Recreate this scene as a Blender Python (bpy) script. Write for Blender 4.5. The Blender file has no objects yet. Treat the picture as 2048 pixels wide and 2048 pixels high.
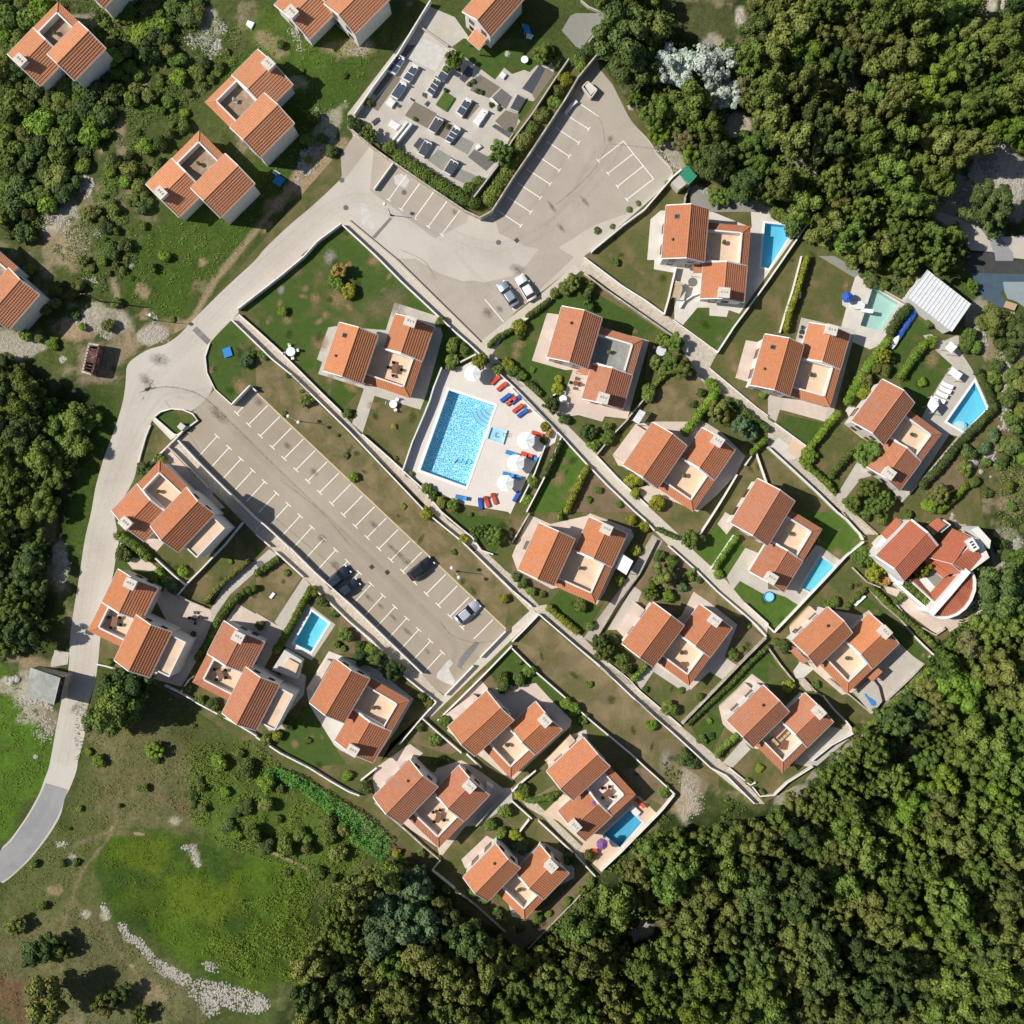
import bpy, math, random
import numpy as np
from mathutils import Vector, noise
from mathutils.geometry import tessellate_polygon

# ------------------------------------------------------------------ camera, world, sun, exposure
H = 190.0            # camera height over the ground, metres
PPM = 12.2           # photograph pixels (2048 frame) per metre on the ground
sc = bpy.context.scene
col = sc.collection
cam_d = bpy.data.cameras.new('camera'); cam = bpy.data.objects.new('camera', cam_d); col.objects.link(cam)
cam.location = (0, 0, H); cam.rotation_euler = (0, 0, 0)
cam_d.sensor_width = 36; cam_d.lens = 36 / 2 / ((1024 / PPM) / H)
cam_d.clip_start = 1; cam_d.clip_end = 2000
sc.camera = cam
SUN_EL = math.radians(45); SH_DIR = math.radians(-7)      # shadows run to the right, slightly down
w = bpy.data.worlds.new('World'); sc.world = w; w.use_nodes = True
nt = w.node_tree; nt.nodes.clear()
sky = nt.nodes.new('ShaderNodeTexSky'); sky.sky_type = 'NISHITA'; sky.sun_disc = False
sky.sun_elevation = SUN_EL
bg = nt.nodes.new('ShaderNodeBackground'); bg.inputs[1].default_value = 0.076
wo = nt.nodes.new('ShaderNodeOutputWorld')
nt.links.new(sky.outputs[0], bg.inputs[0]); nt.links.new(bg.outputs[0], wo.inputs[0])
sd = bpy.data.lights.new('sun', 'SUN'); sd.energy = 4.9; sd.angle = math.radians(0.53); sd.color = (1, 0.95, 0.87)
sun = bpy.data.objects.new('sun', sd); col.objects.link(sun)
ld = Vector((math.cos(SH_DIR) * math.cos(SUN_EL), math.sin(SH_DIR) * math.cos(SUN_EL), -math.sin(SUN_EL)))
sun.rotation_euler = ld.to_track_quat('-Z', 'Y').to_euler()
# sun stands towards -ld ; Nishita rotation is measured from +Y clockwise
sky.sun_rotation = math.atan2(-ld.x, -ld.y)
sc.view_settings.view_transform = 'Standard'; sc.view_settings.look = 'None'
sc.view_settings.exposure = 0.08; sc.view_settings.gamma = 1
sc.view_settings.use_curve_mapping = False
sc.cycles.max_bounces = 6; sc.cycles.transparent_max_bounces = 8

rng = np.random.default_rng(7); random.seed(7)
K = 512 / 1932.0

# ------------------------------------------------------------------ measured points of the site plan
def z(c, r, x, y): return (c * 512 + x * K, r * 512 + y * K)
def Zs(c, r, s):                      # "x,y x,y" read off an enlargement of one sixteenth of the plan
    return [z(c, r, *map(float, p.split(','))) for p in s.split()]
def Ds(ox, oy, k, s):
    return [(ox + float(p.split(',')[0]) * k, oy + float(p.split(',')[1]) * k) for p in s.split()]
def Ss(s): return [tuple(map(float, p.split(','))) for p in s.split()]
def Fs(s): return [(float(p.split(',')[0]) * 1.06, float(p.split(',')[1]) * 1.06) for p in s.split()]
def G(p, h=0.0):                      # plan pixel of a point h metres up -> metres
    f = (1 - h / H) / PPM
    return Vector(((p[0] - 1024) * f, (1024 - p[1]) * f))

# ------------------------------------------------------------------ materials
MATS = {}
def nodes(m):
    m.use_nodes = True; t = m.node_tree; t.nodes.clear()
    o = t.nodes.new('ShaderNodeOutputMaterial'); b = t.nodes.new('ShaderNodeBsdfPrincipled')
    t.links.new(b.outputs[0], o.inputs[0]); return t, b, o
def mix(t, fac, a, b, mode='MIX'):
    n = t.nodes.new('ShaderNodeMix'); n.data_type = 'RGBA'; n.blend_type = mode
    for s, v in ((0, fac), (6, a), (7, b)):
        if hasattr(v, 'node'): t.links.new(v, n.inputs[s])
        elif s == 0: n.inputs[0].default_value = v
        else: n.inputs[s].default_value = (*v, 1)
    return n.outputs[2]
def nz(t, scale, detail=4, rough=.55, co=None, lo=.35, hi=.65, dist=0.0):
    n = t.nodes.new('ShaderNodeTexNoise'); n.inputs['Scale'].default_value = scale
    n.inputs['Detail'].default_value = detail; n.inputs['Roughness'].default_value = rough; n.inputs['Distortion'].default_value = dist
    if co: t.links.new(co, n.inputs['Vector'])
    r = t.nodes.new('ShaderNodeMapRange'); r.inputs[1].default_value = lo; r.inputs[2].default_value = hi
    t.links.new(n.outputs[0], r.inputs[0]); return r.outputs[0]
def mat(name, c1, c2=None, s=1.0, rough=.85, c3=None, s3=.15, bump=0.0, sb=8.0, f3=(.5, .68), metal=0.0, fine=None):
    if name in MATS: return MATS[name]
    m = bpy.data.materials.new(name); t, b, o = nodes(m)
    g = t.nodes.new('ShaderNodeNewGeometry').outputs['Position']
    c = None
    if c2: c = mix(t, nz(t, s, 6, .65, g), c1, c2)
    if c3: c = mix(t, nz(t, s3, 5, .6, g, *f3, dist=.4), c if c else c1, c3)
    if fine:
        c = mix(t, nz(t, fine, 2, .6, g, .25, .75), c if c else c1, mix(t, 1.0, c if c else c1, (.80, .80, .80), 'MULTIPLY'))
    if c: t.links.new(c, b.inputs['Base Color'])
    else: b.inputs['Base Color'].default_value = (*c1, 1)
    b.inputs['Roughness'].default_value = rough; b.inputs['Metallic'].default_value = metal
    b.inputs['Specular IOR Level'].default_value = .25 if rough > .6 else .5
    if bump:
        bn = t.nodes.new('ShaderNodeBump'); bn.inputs['Strength'].default_value = bump; bn.inputs['Distance'].default_value = .05
        t.links.new(nz(t, sb, 4, .6, g, 0, 1), bn.inputs['Height']); t.links.new(bn.outputs[0], b.inputs['Normal'])
    MATS[name] = m; return m
def voro_mat(name, c1, c2, scale, joint=None, jw=.06, rough=.85, c3=None, s3=.4, stretch=None):
    m = bpy.data.materials.new(name); t, b, o = nodes(m)
    g = t.nodes.new('ShaderNodeNewGeometry').outputs['Position']
    v = t.nodes.new('ShaderNodeTexVoronoi'); v.inputs['Scale'].default_value = scale; t.links.new(g, v.inputs['Vector'])
    sp = t.nodes.new('ShaderNodeSeparateColor'); t.links.new(v.outputs['Color'], sp.inputs[0])
    c = mix(t, sp.outputs[0], c1, c2)
    if c3: c = mix(t, nz(t, s3, 5, .6, g, .45, .7), c, c3)
    if joint:
        e = t.nodes.new('ShaderNodeTexVoronoi'); e.feature = 'DISTANCE_TO_EDGE'; e.inputs['Scale'].default_value = scale
        t.links.new(g, e.inputs['Vector'])
        r = t.nodes.new('ShaderNodeMapRange'); r.inputs[1].default_value = 0; r.inputs[2].default_value = jw
        t.links.new(e.outputs['Distance'], r.inputs[0]); c = mix(t, r.outputs[0], joint, c)
    t.links.new(c, b.inputs['Base Color']); b.inputs['Roughness'].default_value = rough
    b.inputs['Specular IOR Level'].default_value = .25
    MATS[name] = m; return m
def leaf_mat(name, c1, c2):
    m = bpy.data.materials.new(name); t, b, o = nodes(m)
    a = t.nodes.new('ShaderNodeAttribute'); a.attribute_name = 'tint'
    oi = t.nodes.new('ShaderNodeObjectInfo')
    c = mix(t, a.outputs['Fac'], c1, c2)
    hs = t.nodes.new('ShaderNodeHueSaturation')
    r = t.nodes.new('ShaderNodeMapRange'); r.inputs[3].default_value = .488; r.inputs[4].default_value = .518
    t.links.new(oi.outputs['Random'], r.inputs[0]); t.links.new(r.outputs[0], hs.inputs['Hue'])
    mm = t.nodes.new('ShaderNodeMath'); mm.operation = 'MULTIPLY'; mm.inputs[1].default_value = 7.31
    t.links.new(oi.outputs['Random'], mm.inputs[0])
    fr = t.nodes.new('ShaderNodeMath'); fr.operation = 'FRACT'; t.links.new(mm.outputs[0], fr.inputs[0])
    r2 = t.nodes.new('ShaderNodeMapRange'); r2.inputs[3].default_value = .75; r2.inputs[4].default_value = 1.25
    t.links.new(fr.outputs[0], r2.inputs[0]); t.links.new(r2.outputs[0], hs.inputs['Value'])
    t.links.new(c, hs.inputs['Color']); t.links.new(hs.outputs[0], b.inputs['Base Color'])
    b.inputs['Roughness'].default_value = .7; b.inputs['Specular IOR Level'].default_value = .15
    MATS[name] = m; return m
leaf_mat('leaf_olive', (0.105, 0.12, 0.028), (0.215, 0.235, 0.058))
leaf_mat('leaf_mid', (0.082, 0.122, 0.024), (0.185, 0.25, 0.045))
leaf_mat('leaf_dark', (0.055, 0.085, 0.024), (0.13, 0.175, 0.042))
leaf_mat('leaf_bright', (0.11, 0.17, 0.02), (0.22, 0.31, 0.04))
leaf_mat('leaf_yellow', (.15, .17, .02), (.31, .31, .035))
leaf_mat('leaf_orange', (0.34, 0.22, 0.06), (0.58, 0.4, 0.12))
leaf_mat('leaf_blue', (0.075, 0.125, 0.055), (0.15, 0.225, 0.095))
leaf_mat('leaf_silver', (.36, .42, .34), (.62, .68, .60))
leaf_mat('leaf_brown', (0.115, 0.11, 0.045), (0.21, 0.195, 0.08))
leaf_mat('leaf_reed', (.05, .16, .03), (.11, .27, .05))
leaf_mat('leaf_moss', (.09, .14, .012), (.18, .23, .02))
mat('bark', (.09, .065, .045), (.16, .12, .09), 6)
mat('wall_white', (.74, .72, .68), (.66, .64, .60), .8, .9, (.50, .47, .42), .35, f3=(.62, .8))
mat('wall_boundary', (.80, .78, .74), (.68, .66, .62), 1.2, .9, (.48, .45, .40), .5, f3=(.58, .75))
mat('stone_wall', (.50, .45, .37), (.30, .27, .22), 2.5, .95, (.62, .58, .50), .7)
mat('render_peach', (.78, .55, .42), (.70, .48, .36), .9, .85)
mat('terrace_peach', (.70, .515, .37), (.64, .465, .33), .7, .8, (.56, .41, .30), .35)
mat('terrace_pink', (.78, .62, .54), (.70, .55, .48), .7, .8)
mat('terrace_brown', (.33, .24, .17), (.24, .17, .12), 1.5, .9, (.48, .36, .24), .5)
mat('terrace_grey', (.28, .28, .26), (.20, .20, .19), 6, .9, (.33, .33, .30), .6)
mat('chimney_stone', (.72, .68, .60), (.52, .48, .41), 3, .9)
mat('dark_metal', (.03, .03, .035), rough=.5)
mat('white_paint', (.82, .82, .80), (.74, .74, .72), 2, .5)
mat('gutter', (.50, .50, .50), rough=.5)
mat('wood_brown', (.22, .09, .045), (.15, .06, .03), 6, .6)
mat('wood_light', (.52, .38, .22), (.42, .30, .17), 6, .6)
mat('cloth_white', (.84, .84, .82), rough=.9)
mat('cloth_red', (.55, .07, .035), rough=.9); mat('cloth_blue', (.03, .10, .42), rough=.9)
mat('cloth_sky', (.04, .22, .55), rough=.9); mat('cloth_purple', (.20, .09, .28), rough=.9)
mat('glass_dark', (.02, .025, .03), rough=.12)
mat('metal_white', (.66, .67, .68), (.56, .58, .60), 1.5, .5)
mat('green_sheet', (.02, .24, .14), (.03, .30, .18), 3, .6)
mat('grey_roof', (.29, .30, .27), (.23, .24, .22), 1.2, .9, (.35, .36, .32), .5)
mat('rust', (.13, .055, .045), (.07, .035, .035), 3, .9, (.30, .22, .17), 1.2)
mat('granite_dark', (.055, .06, .075), (.09, .095, .11), 5, .25)
mat('granite_blue', (.05, .065, .11), (.08, .095, .14), 5, .25)
mat('marble', (.78, .78, .76), (.66, .66, .65), 3, .35)
mat('gravel_light', (.34, .33, .29), (.22, .22, .19), 9, .95, fine=14)
mat('gravel_dark', (.12, .12, .115), (.20, .19, .18), 9, .95, fine=14)
mat('gravel_brown', (.26, .22, .17), (.16, .14, .11), 8, .95, fine=14)
# ground sheets
mat('road_pale', (.545, .495, .425), (.495, .445, .38), .16, .95, (.59, .545, .48), .055, .15, 6, (.42, .66), fine=9)
mat('road_new', (.235, .235, .235), (.28, .28, .28), .4, .9, (.31, .305, .30), .12, .1, 7)
mat('lot', (.395, .335, .255), (.35, .295, .22), .14, .95, (.44, .38, .295), .07, .12, 6, (.45, .68), fine=9)
mat('lot_brown', (.45, .395, .33), (.405, .355, .295), .22, .95, (.49, .44, .375), .09, .12, 6, fine=9)
mat('asphalt_patch', (.17, .16, .15), (.21, .20, .19), 1.2, .95)
mat('concrete_patch', (.58, .56, .52), (.48, .46, .42), 1.2, .95)
mat('concrete', (.54, .495, .43), (.48, .44, .38), .7, .9, (.57, .53, .465), .25, fine=7)
mat('concrete_pale', (.62, .58, .52), (.56, .53, .47), .6, .9, (.53, .49, .43), .3)
mat('patio_pink', (.60, .49, .415), (.53, .43, .365), .6, .9, (.64, .54, .47), .3)
mat('patio_peach', (.64, .47, .35), (.58, .43, .32), .6, .9)
mat('deck_pale', (.72, .66, .595), (.68, .62, .56), .5, .85, (.75, .69, .63), .25, fine=9)
mat('line_white', (.86, .84, .78), (.70, .68, .62), 3, .8)
mat('line_yellow', (.62, .50, .30), (.50, .41, .26), 3, .8)
voro_mat('pavers', (.50, .45, .37), (.60, .545, .46), 4.5, (.40, .355, .29), .05, c3=(.54, .49, .42))
voro_mat('flagstone', (.42, .365, .29), (.58, .52, .43), 3.0, (.27, .23, .18), .05, c3=(.50, .44, .36))
mat('lawn_green', (.050, .092, .015), (.070, .115, .02), 1.1, .95, (.15, .12, .05), .20, .4, 14, (.54, .72), fine=5)
mat('lawn_bright', (.060, .125, .016), (.09, .155, .022), 1.1, .95, (.12, .12, .04), .3, .4, 14, (.56, .76), fine=5)
mat('lawn_mid', (.080, .104, .026), (.118, .116, .038), 1.3, .95, (.19, .145, .068), .22, .5, 14, (.45, .65), fine=3)
mat('lawn_dry', (.165, .135, .06), (.12, .118, .042), .9, .95, (.25, .19, .105), .26, .5, 14, (.42, .62), fine=3)
mat('soil', (.18, .125, .075), (.22, .16, .10), 1.2, .95, (.11, .12, .04), .4, .4, 12, fine=5)
mat('moss_meadow', (.06, .095, .012), (.12, .145, .016), .8, .95, (.035, .06, .014), .35, .6, 9, (.5, .7), fine=4)
mat('rubble_bed', (.42, .36, .29), (.30, .26, .21), 3, .95, (.52, .47, .40), .8, .5, 9, fine=8)
mat('rock', (.50, .46, .41), (.35, .32, .28), 2.0, .95, fine=6)
mat('rock_dark', (.30, .27, .25), (.20, .18, .17), 2.0, .95, fine=6)
mat('court_painted_shade', (.055, .09, .125), (.07, .11, .145), .8, .8); mat('court_pale', (.27, .32, .33), (.24, .29, .31), .8, .8); mat('asphalt_dark', (.05, .05, .05), (.065, .065, .065), 1.0, .9)  # first court colour paints the lower yard's shade as near-black blue
def stain_mat(name, c1, strip, thr=.30, amax=.5):
    m = bpy.data.materials.new(name); m.use_nodes = True; t = m.node_tree; t.nodes.clear(); o = t.nodes.new('ShaderNodeOutputMaterial')
    df = t.nodes.new('ShaderNodeBsdfDiffuse'); df.inputs[0].default_value = (*c1, 1); tr = t.nodes.new('ShaderNodeBsdfTransparent'); mx = t.nodes.new('ShaderNodeMixShader')
    uv = t.nodes.new('ShaderNodeUVMap'); uv.uv_map = 'UVMap'; sp = t.nodes.new('ShaderNodeSeparateXYZ'); t.links.new(uv.outputs[0], sp.inputs[0])
    g = t.nodes.new('ShaderNodeNewGeometry').outputs['Position']; n = nz(t, 1.3 if strip else 2.6, 6, .7, g, .25, .75)
    if strip: src = sp.outputs[1]; f = t.nodes.new('ShaderNodeMath'); f.operation = 'ABSOLUTE'; t.links.new(src, f.inputs[0]); dist = f.outputs[0]
    else: f = t.nodes.new('ShaderNodeVectorMath'); f.operation = 'LENGTH'; t.links.new(uv.outputs[0], f.inputs[0]); dist = f.outputs['Value']
    inv = t.nodes.new('ShaderNodeMath'); inv.operation = 'SUBTRACT'; inv.inputs[0].default_value = 1; t.links.new(dist, inv.inputs[1])
    ad = t.nodes.new('ShaderNodeMath'); ad.operation = 'MULTIPLY'; t.links.new(inv.outputs[0], ad.inputs[0]); t.links.new(n, ad.inputs[1])
    r = t.nodes.new('ShaderNodeMapRange'); r.inputs[1].default_value = .04; r.inputs[2].default_value = thr; r.inputs[4].default_value = amax; t.links.new(ad.outputs[0], r.inputs[0])
    t.links.new(r.outputs[0], mx.inputs[0]); t.links.new(tr.outputs[0], mx.inputs[1]); t.links.new(df.outputs[0], mx.inputs[2]); t.links.new(mx.outputs[0], o.inputs[0]); MATS[name] = m
stain_mat('oil', (.12, .10, .085), False, .6, .55); stain_mat('ochre_patch', (.34, .23, .13), False, .4, .62); stain_mat('tan_patch', (.24, .195, .11), False, .45, .55); stain_mat('dark_patch', (.04, .07, .014), False, .45, .6); stain_mat('dust', (.64, .60, .535), True, .7, .20)
stain_mat('tyre', (.30, .265, .22), True, .8, .11); stain_mat('grey_patch', (.40, .37, .32), False, .4, .6); stain_mat('track_earth', (.34, .27, .16), True, .3, .8); stain_mat('crack', (.15, .13, .115), True, .5, .45)
# roof tiles
def tile_mat(name, a, b2, c3):
    m = bpy.data.materials.new(name); t, b, o = nodes(m)
    g = t.nodes.new('ShaderNodeNewGeometry').outputs['Position']
    at = t.nodes.new('ShaderNodeAttribute'); at.attribute_name = 'tint'
    c = mix(t, at.outputs['Fac'], a, b2)
    c = mix(t, nz(t, .5, 6, .7, g, .48, .72), c, c3)
    oi = t.nodes.new('ShaderNodeObjectInfo'); hs = t.nodes.new('ShaderNodeHueSaturation'); r = t.nodes.new('ShaderNodeMapRange'); r.inputs[3].default_value = .88; r.inputs[4].default_value = 1.10
    t.links.new(oi.outputs['Random'], r.inputs[0]); t.links.new(r.outputs[0], hs.inputs['Value']); c = mix(t, nz(t, 1.7, 6, .75, g, .56, .80), c, (.20, .13, .10)); t.links.new(c, hs.inputs['Color'])
    t.links.new(hs.outputs[0], b.inputs['Base Color']); b.inputs['Roughness'].default_value = .85; b.inputs['Specular IOR Level'].default_value = .2
    MATS[name] = m
tile_mat('tiles', (.50, .20, .098), (.42, .162, .078), (.40, .19, .12))
tile_mat('tiles_warm', (.53, .215, .10), (.46, .18, .082), (.44, .215, .13))
tile_mat('tiles_worn', (.46, .19, .105), (.38, .155, .083), (.36, .20, .14))
tile_mat('tiles_old', (.57, .25, .13), (.49, .21, .105), (.50, .25, .15))
tile_mat('tiles_deep', (.46, .15, .085), (.40, .125, .07), (.43, .15, .09))
# pool materials
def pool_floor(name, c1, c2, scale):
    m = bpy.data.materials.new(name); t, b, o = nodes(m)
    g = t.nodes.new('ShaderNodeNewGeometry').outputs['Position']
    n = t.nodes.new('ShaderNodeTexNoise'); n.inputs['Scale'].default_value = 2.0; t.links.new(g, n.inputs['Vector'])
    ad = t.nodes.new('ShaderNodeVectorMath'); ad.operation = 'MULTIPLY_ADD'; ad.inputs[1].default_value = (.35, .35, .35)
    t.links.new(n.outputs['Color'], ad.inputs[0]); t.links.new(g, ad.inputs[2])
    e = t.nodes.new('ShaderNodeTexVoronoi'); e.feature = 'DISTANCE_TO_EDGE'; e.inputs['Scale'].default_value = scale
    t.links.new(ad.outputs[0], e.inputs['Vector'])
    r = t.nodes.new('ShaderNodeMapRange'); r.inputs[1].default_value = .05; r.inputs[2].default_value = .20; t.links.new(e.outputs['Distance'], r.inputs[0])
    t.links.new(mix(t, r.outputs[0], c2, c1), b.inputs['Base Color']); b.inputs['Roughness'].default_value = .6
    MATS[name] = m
pool_floor('pool_painted_caustics', (.07, .43, .68), (.85, .96, .97), 3.0)  # white net of caustic sunlight, painted into the pool floor colour
mat('pool_aqua', (.20, .62, .72), (.26, .68, .76), .5, .6)
mat('pool_sky', (.22, .60, .74), (.26, .64, .78), .5, .6)
mat('pool_mint', (.54, .62, .54), (.58, .66, .58), .4, .6)
mat('pool_deep', (.14, .44, .60), (.17, .48, .64), .5, .6)
mat('pool_white', (.50, .66, .72), (.56, .70, .76), .8, .6)
def water_mat(name, tint):
    m = bpy.data.materials.new(name); m.use_nodes = True; t = m.node_tree; t.nodes.clear()
    o = t.nodes.new('ShaderNodeOutputMaterial'); tr = t.nodes.new('ShaderNodeBsdfTransparent'); gl = t.nodes.new('ShaderNodeBsdfGlossy')
    tr.inputs[0].default_value = (*tint, 1); gl.inputs['Roughness'].default_value = .05
    fr = t.nodes.new('ShaderNodeFresnel'); fr.inputs[0].default_value = 1.33
    bn = t.nodes.new('ShaderNodeBump'); bn.inputs['Strength'].default_value = .35; bn.inputs['Distance'].default_value = .04
    g = t.nodes.new('ShaderNodeNewGeometry').outputs['Position']
    t.links.new(nz(t, 2.2, 3, .6, g, 0, 1), bn.inputs['Height'])
    for n in (fr, gl): t.links.new(bn.outputs[0], n.inputs['Normal'])
    mx = t.nodes.new('ShaderNodeMixShader'); t.links.new(fr.outputs[0], mx.inputs[0])
    t.links.new(tr.outputs[0], mx.inputs[1]); t.links.new(gl.outputs[0], mx.inputs[2]); t.links.new(mx.outputs[0], o.inputs[0])
    MATS[name] = m
water_mat('water', (.72, .92, .97)); water_mat('water_clear', (.80, .95, .98))

# ------------------------------------------------------------------ mesh helpers
def tag(o, label=None, cat=None, group=None, kind=None):
    for k, v in (('label', label), ('category', cat), ('group', group), ('kind', kind)):
        if v: o[k] = v
    return o
def np_mesh(name, V, F, m=None, smooth=False, tint=None, loops=4):
    me = bpy.data.meshes.new(name); V = np.asarray(V, np.float32); F = np.asarray(F, np.int32)
    me.vertices.add(len(V)); me.vertices.foreach_set('co', V.ravel())
    me.loops.add(F.size); me.loops.foreach_set('vertex_index', F.ravel())
    me.polygons.add(len(F)); me.polygons.foreach_set('loop_start', np.arange(0, F.size, loops, dtype=np.int32))
    me.polygons.foreach_set('use_smooth', np.full(len(F), smooth))
    if m: me.materials.append(MATS[m])
    if tint is not None:
        a = me.attributes.new('tint', 'FLOAT', 'FACE'); a.data.foreach_set('value', np.asarray(tint, np.float32))
    me.update(calc_edges=True); return me
def link(name, me, parent=None, loc=None, rz=None):
    o = bpy.data.objects.new(name, me); col.objects.link(o)
    if parent: o.parent = parent
    if loc is not None: o.location = loc
    if rz is not None: o.rotation_euler.z = rz
    return o
def empty(name, loc=(0, 0, 0), rz=0):
    o = bpy.data.objects.new(name, None); col.objects.link(o); o.location = loc; o.rotation_euler.z = rz
    o.empty_display_size = .5; return o
def copy_tree(o, parent=None):
    c = o.copy(); col.objects.link(c)
    if parent: c.parent = parent
    for ch in [x for x in KIDS.get(o.name, [])]: copy_tree(ch, c)
    return c
KIDS = {}
class MB:
    def __init__(s): s.v = []; s.f = []
    def add(s, vs, fs):
        n = len(s.v); s.v += [tuple(p) for p in vs]; s.f += [tuple(i + n for i in f) for f in fs]; return s
    def prism(s, poly, z0, z1, z1s=None):
        p = [tuple(q) for q in poly]
        a = sum(p[i][0] * p[(i + 1) % len(p)][1] - p[(i + 1) % len(p)][0] * p[i][1] for i in range(len(p)))
        if a < 0: p = p[::-1]; z1s = z1s[::-1] if z1s else None
        n = len(p); vs = [(x, y, z0) for x, y in p] + [(x, y, z1s[i] if z1s else z1) for i, (x, y) in enumerate(p)]
        return s.add(vs, [tuple(range(n - 1, -1, -1)), tuple(range(n, 2 * n))] + [(i, (i + 1) % n, n + (i + 1) % n, n + i) for i in range(n)])
    def box(s, cx, cy, cz, sx, sy, sz, rz=0):
        c, n = math.cos(rz), math.sin(rz)
        q = [(cx + c * a * sx / 2 - n * b * sy / 2, cy + n * a * sx / 2 + c * b * sy / 2) for a, b in ((-1, -1), (1, -1), (1, 1), (-1, 1))]
        return s.prism(q, cz - sz / 2, cz + sz / 2)
    def tube(s, pts, r, seg=8, r2=None):
        pts = [Vector(p) for p in pts]; n = len(pts); vs = []; fs = []
        for i, p in enumerate(pts):
            d = (pts[min(i + 1, n - 1)] - pts[max(i - 1, 0)]).normalized()
            a = d.orthogonal().normalized(); b = d.cross(a); rr = r + ((r2 if r2 is not None else r) - r) * i / max(1, n - 1)
            vs += [tuple(p + (a * math.cos(2 * math.pi * k / seg) + b * math.sin(2 * math.pi * k / seg)) * rr) for k in range(seg)]
        for i in range(n - 1):
            fs += [(i * seg + k, i * seg + (k + 1) % seg, (i + 1) * seg + (k + 1) % seg, (i + 1) * seg + k) for k in range(seg)]
        fs += [tuple(range(seg - 1, -1, -1)), tuple(range((n - 1) * seg, n * seg))]
        return s.add(vs, fs)
    def lathe(s, prof, seg=12, c=(0, 0)):
        vs = []; fs = []; n = len(prof)
        for r, zz in prof: vs += [(c[0] + r * math.cos(2 * math.pi * k / seg), c[1] + r * math.sin(2 * math.pi * k / seg), zz) for k in range(seg)]
        for i in range(n - 1):
            fs += [(i * seg + k, i * seg + (k + 1) % seg, (i + 1) * seg + (k + 1) % seg, (i + 1) * seg + k) for k in range(seg)]
        fs += [tuple(range(seg - 1, -1, -1)), tuple(range((n - 1) * seg, n * seg))]
        return s.add(vs, fs)
    def build(s, name, m, parent=None, smooth=False, loc=None, rz=None, bevel=0):
        me = bpy.data.meshes.new(name); me.from_pydata(s.v, [], s.f); me.materials.append(MATS[m])
        if smooth: me.polygons.foreach_set('use_smooth', [True] * len(me.polygons))
        o = link(name, me, parent, loc, rz)
        if bevel:
            b = o.modifiers.new('bevel', 'BEVEL'); b.width = bevel; b.segments = 2; b.limit_method = 'ANGLE'
        if parent: KIDS.setdefault(parent.name, []).append(o)
        return o
def inside(p, poly):
    x, y = p[0], p[1]; r = False; n = len(poly)
    for i in range(n):
        x1, y1 = poly[i]; x2, y2 = poly[(i + 1) % n]
        if (y1 > y) != (y2 > y) and x < (x2 - x1) * (y - y1) / (y2 - y1) + x1: r = not r
    return r
def inside_np(X, Y, poly):
    r = np.zeros(X.shape, bool); n = len(poly)
    for i in range(n):
        x1, y1 = poly[i]; x2, y2 = poly[(i + 1) % n]
        if y1 == y2: continue
        r ^= ((y1 > Y) != (y2 > Y)) & (X < (x2 - x1) * (Y - y1) / (y2 - y1) + x1)
    return r
def seg_d(X, Y, pts):
    d = np.full(X.shape, 1e9)
    for (x1, y1), (x2, y2) in zip(pts[:-1], pts[1:]):
        L = (x2 - x1) ** 2 + (y2 - y1) ** 2 + 1e-9
        t = np.clip(((X - x1) * (x2 - x1) + (Y - y1) * (y2 - y1)) / L, 0, 1)
        d = np.minimum(d, np.hypot(X - x1 - t * (x2 - x1), Y - y1 - t * (y2 - y1)))
    return d

# label helper: where a small thing stands, told by the nearest landmark
LM = []
USED = {}
def where(px, py):
    best = min(LM, key=lambda l: (l[0] - px) ** 2 + (l[1] - py) ** 2)
    dx, dy = px - best[0], py - best[1]; d = math.hypot(dx, dy)
    if d < 25: return 'beside ' + best[2]
    a = math.degrees(math.atan2(-dy, dx)) % 360
    w8 = ['right of', 'upper right of', 'above', 'upper left of', 'left of', 'lower left of', 'below', 'lower right of'][int((a + 22.5) // 45) % 8]
    return w8 + ' ' + best[2]
PEND = []
def auto(o, desc, cat, px, py, group=None):
    tag(o, None, cat, group); PEND.append((o, desc, px, py))
    return o
ORD = ['nearest', 'second nearest', 'third nearest', 'fourth nearest', 'fifth nearest', 'sixth nearest', 'seventh nearest', 'eighth nearest',
       'ninth nearest', 'tenth nearest', 'eleventh nearest', 'twelfth nearest']
# ------------------------------------------------------------------ the ground in sheets, with the pool basins cut out
POOLS = []       # (water polygon in plan px, floor material, depth, label)
POOLS.append((Zs(1, 1, '1455,1012 1800,1130 1585,1740 1240,1615'), 'pool_painted_caustics', 1.7, 'large rectangular shared swimming pool with painted light ripples on blue floor and round corner steps'))
POOLS.append((Fs('1443,421 1480,425 1494,437 1450,507 1436,503'), 'pool_sky', 1.3, 'clipped-corner blue pool on the beige deck under the topmost hedge'))
POOLS.append((Zs(3, 1, '790,235 985,360 850,570 695,525'), 'pool_mint', 1.3, 'pale mint four-sided pool with stepped shade, below the dark ivy bank'))
POOLS.append((Zs(3, 1, '1560,950 1650,1150 1480,1325 1350,1250'), 'pool_sky', 1.3, 'kite-shaped bright blue pool with curved white corner steps inside the dark hedge'))
POOLS.append((Zs(3, 2, '395,335 505,415 325,605 250,570'), 'pool_aqua', .5, 'narrow pale aqua pool beside the wall and the villa left of the round villa'))
POOLS.append((Zs(1, 2, '420,750 545,840 415,1055 285,990'), 'pool_aqua', 1.5, 'small turquoise pool in a stone deck below the lower car park'))
POOLS.append((Zs(2, 3, '885,320 980,410 815,600 690,500'), 'pool_deep', 1.3, 'deep blue corner pool between the villa and the purple parasol'))
SHEET_N = [0]
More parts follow.
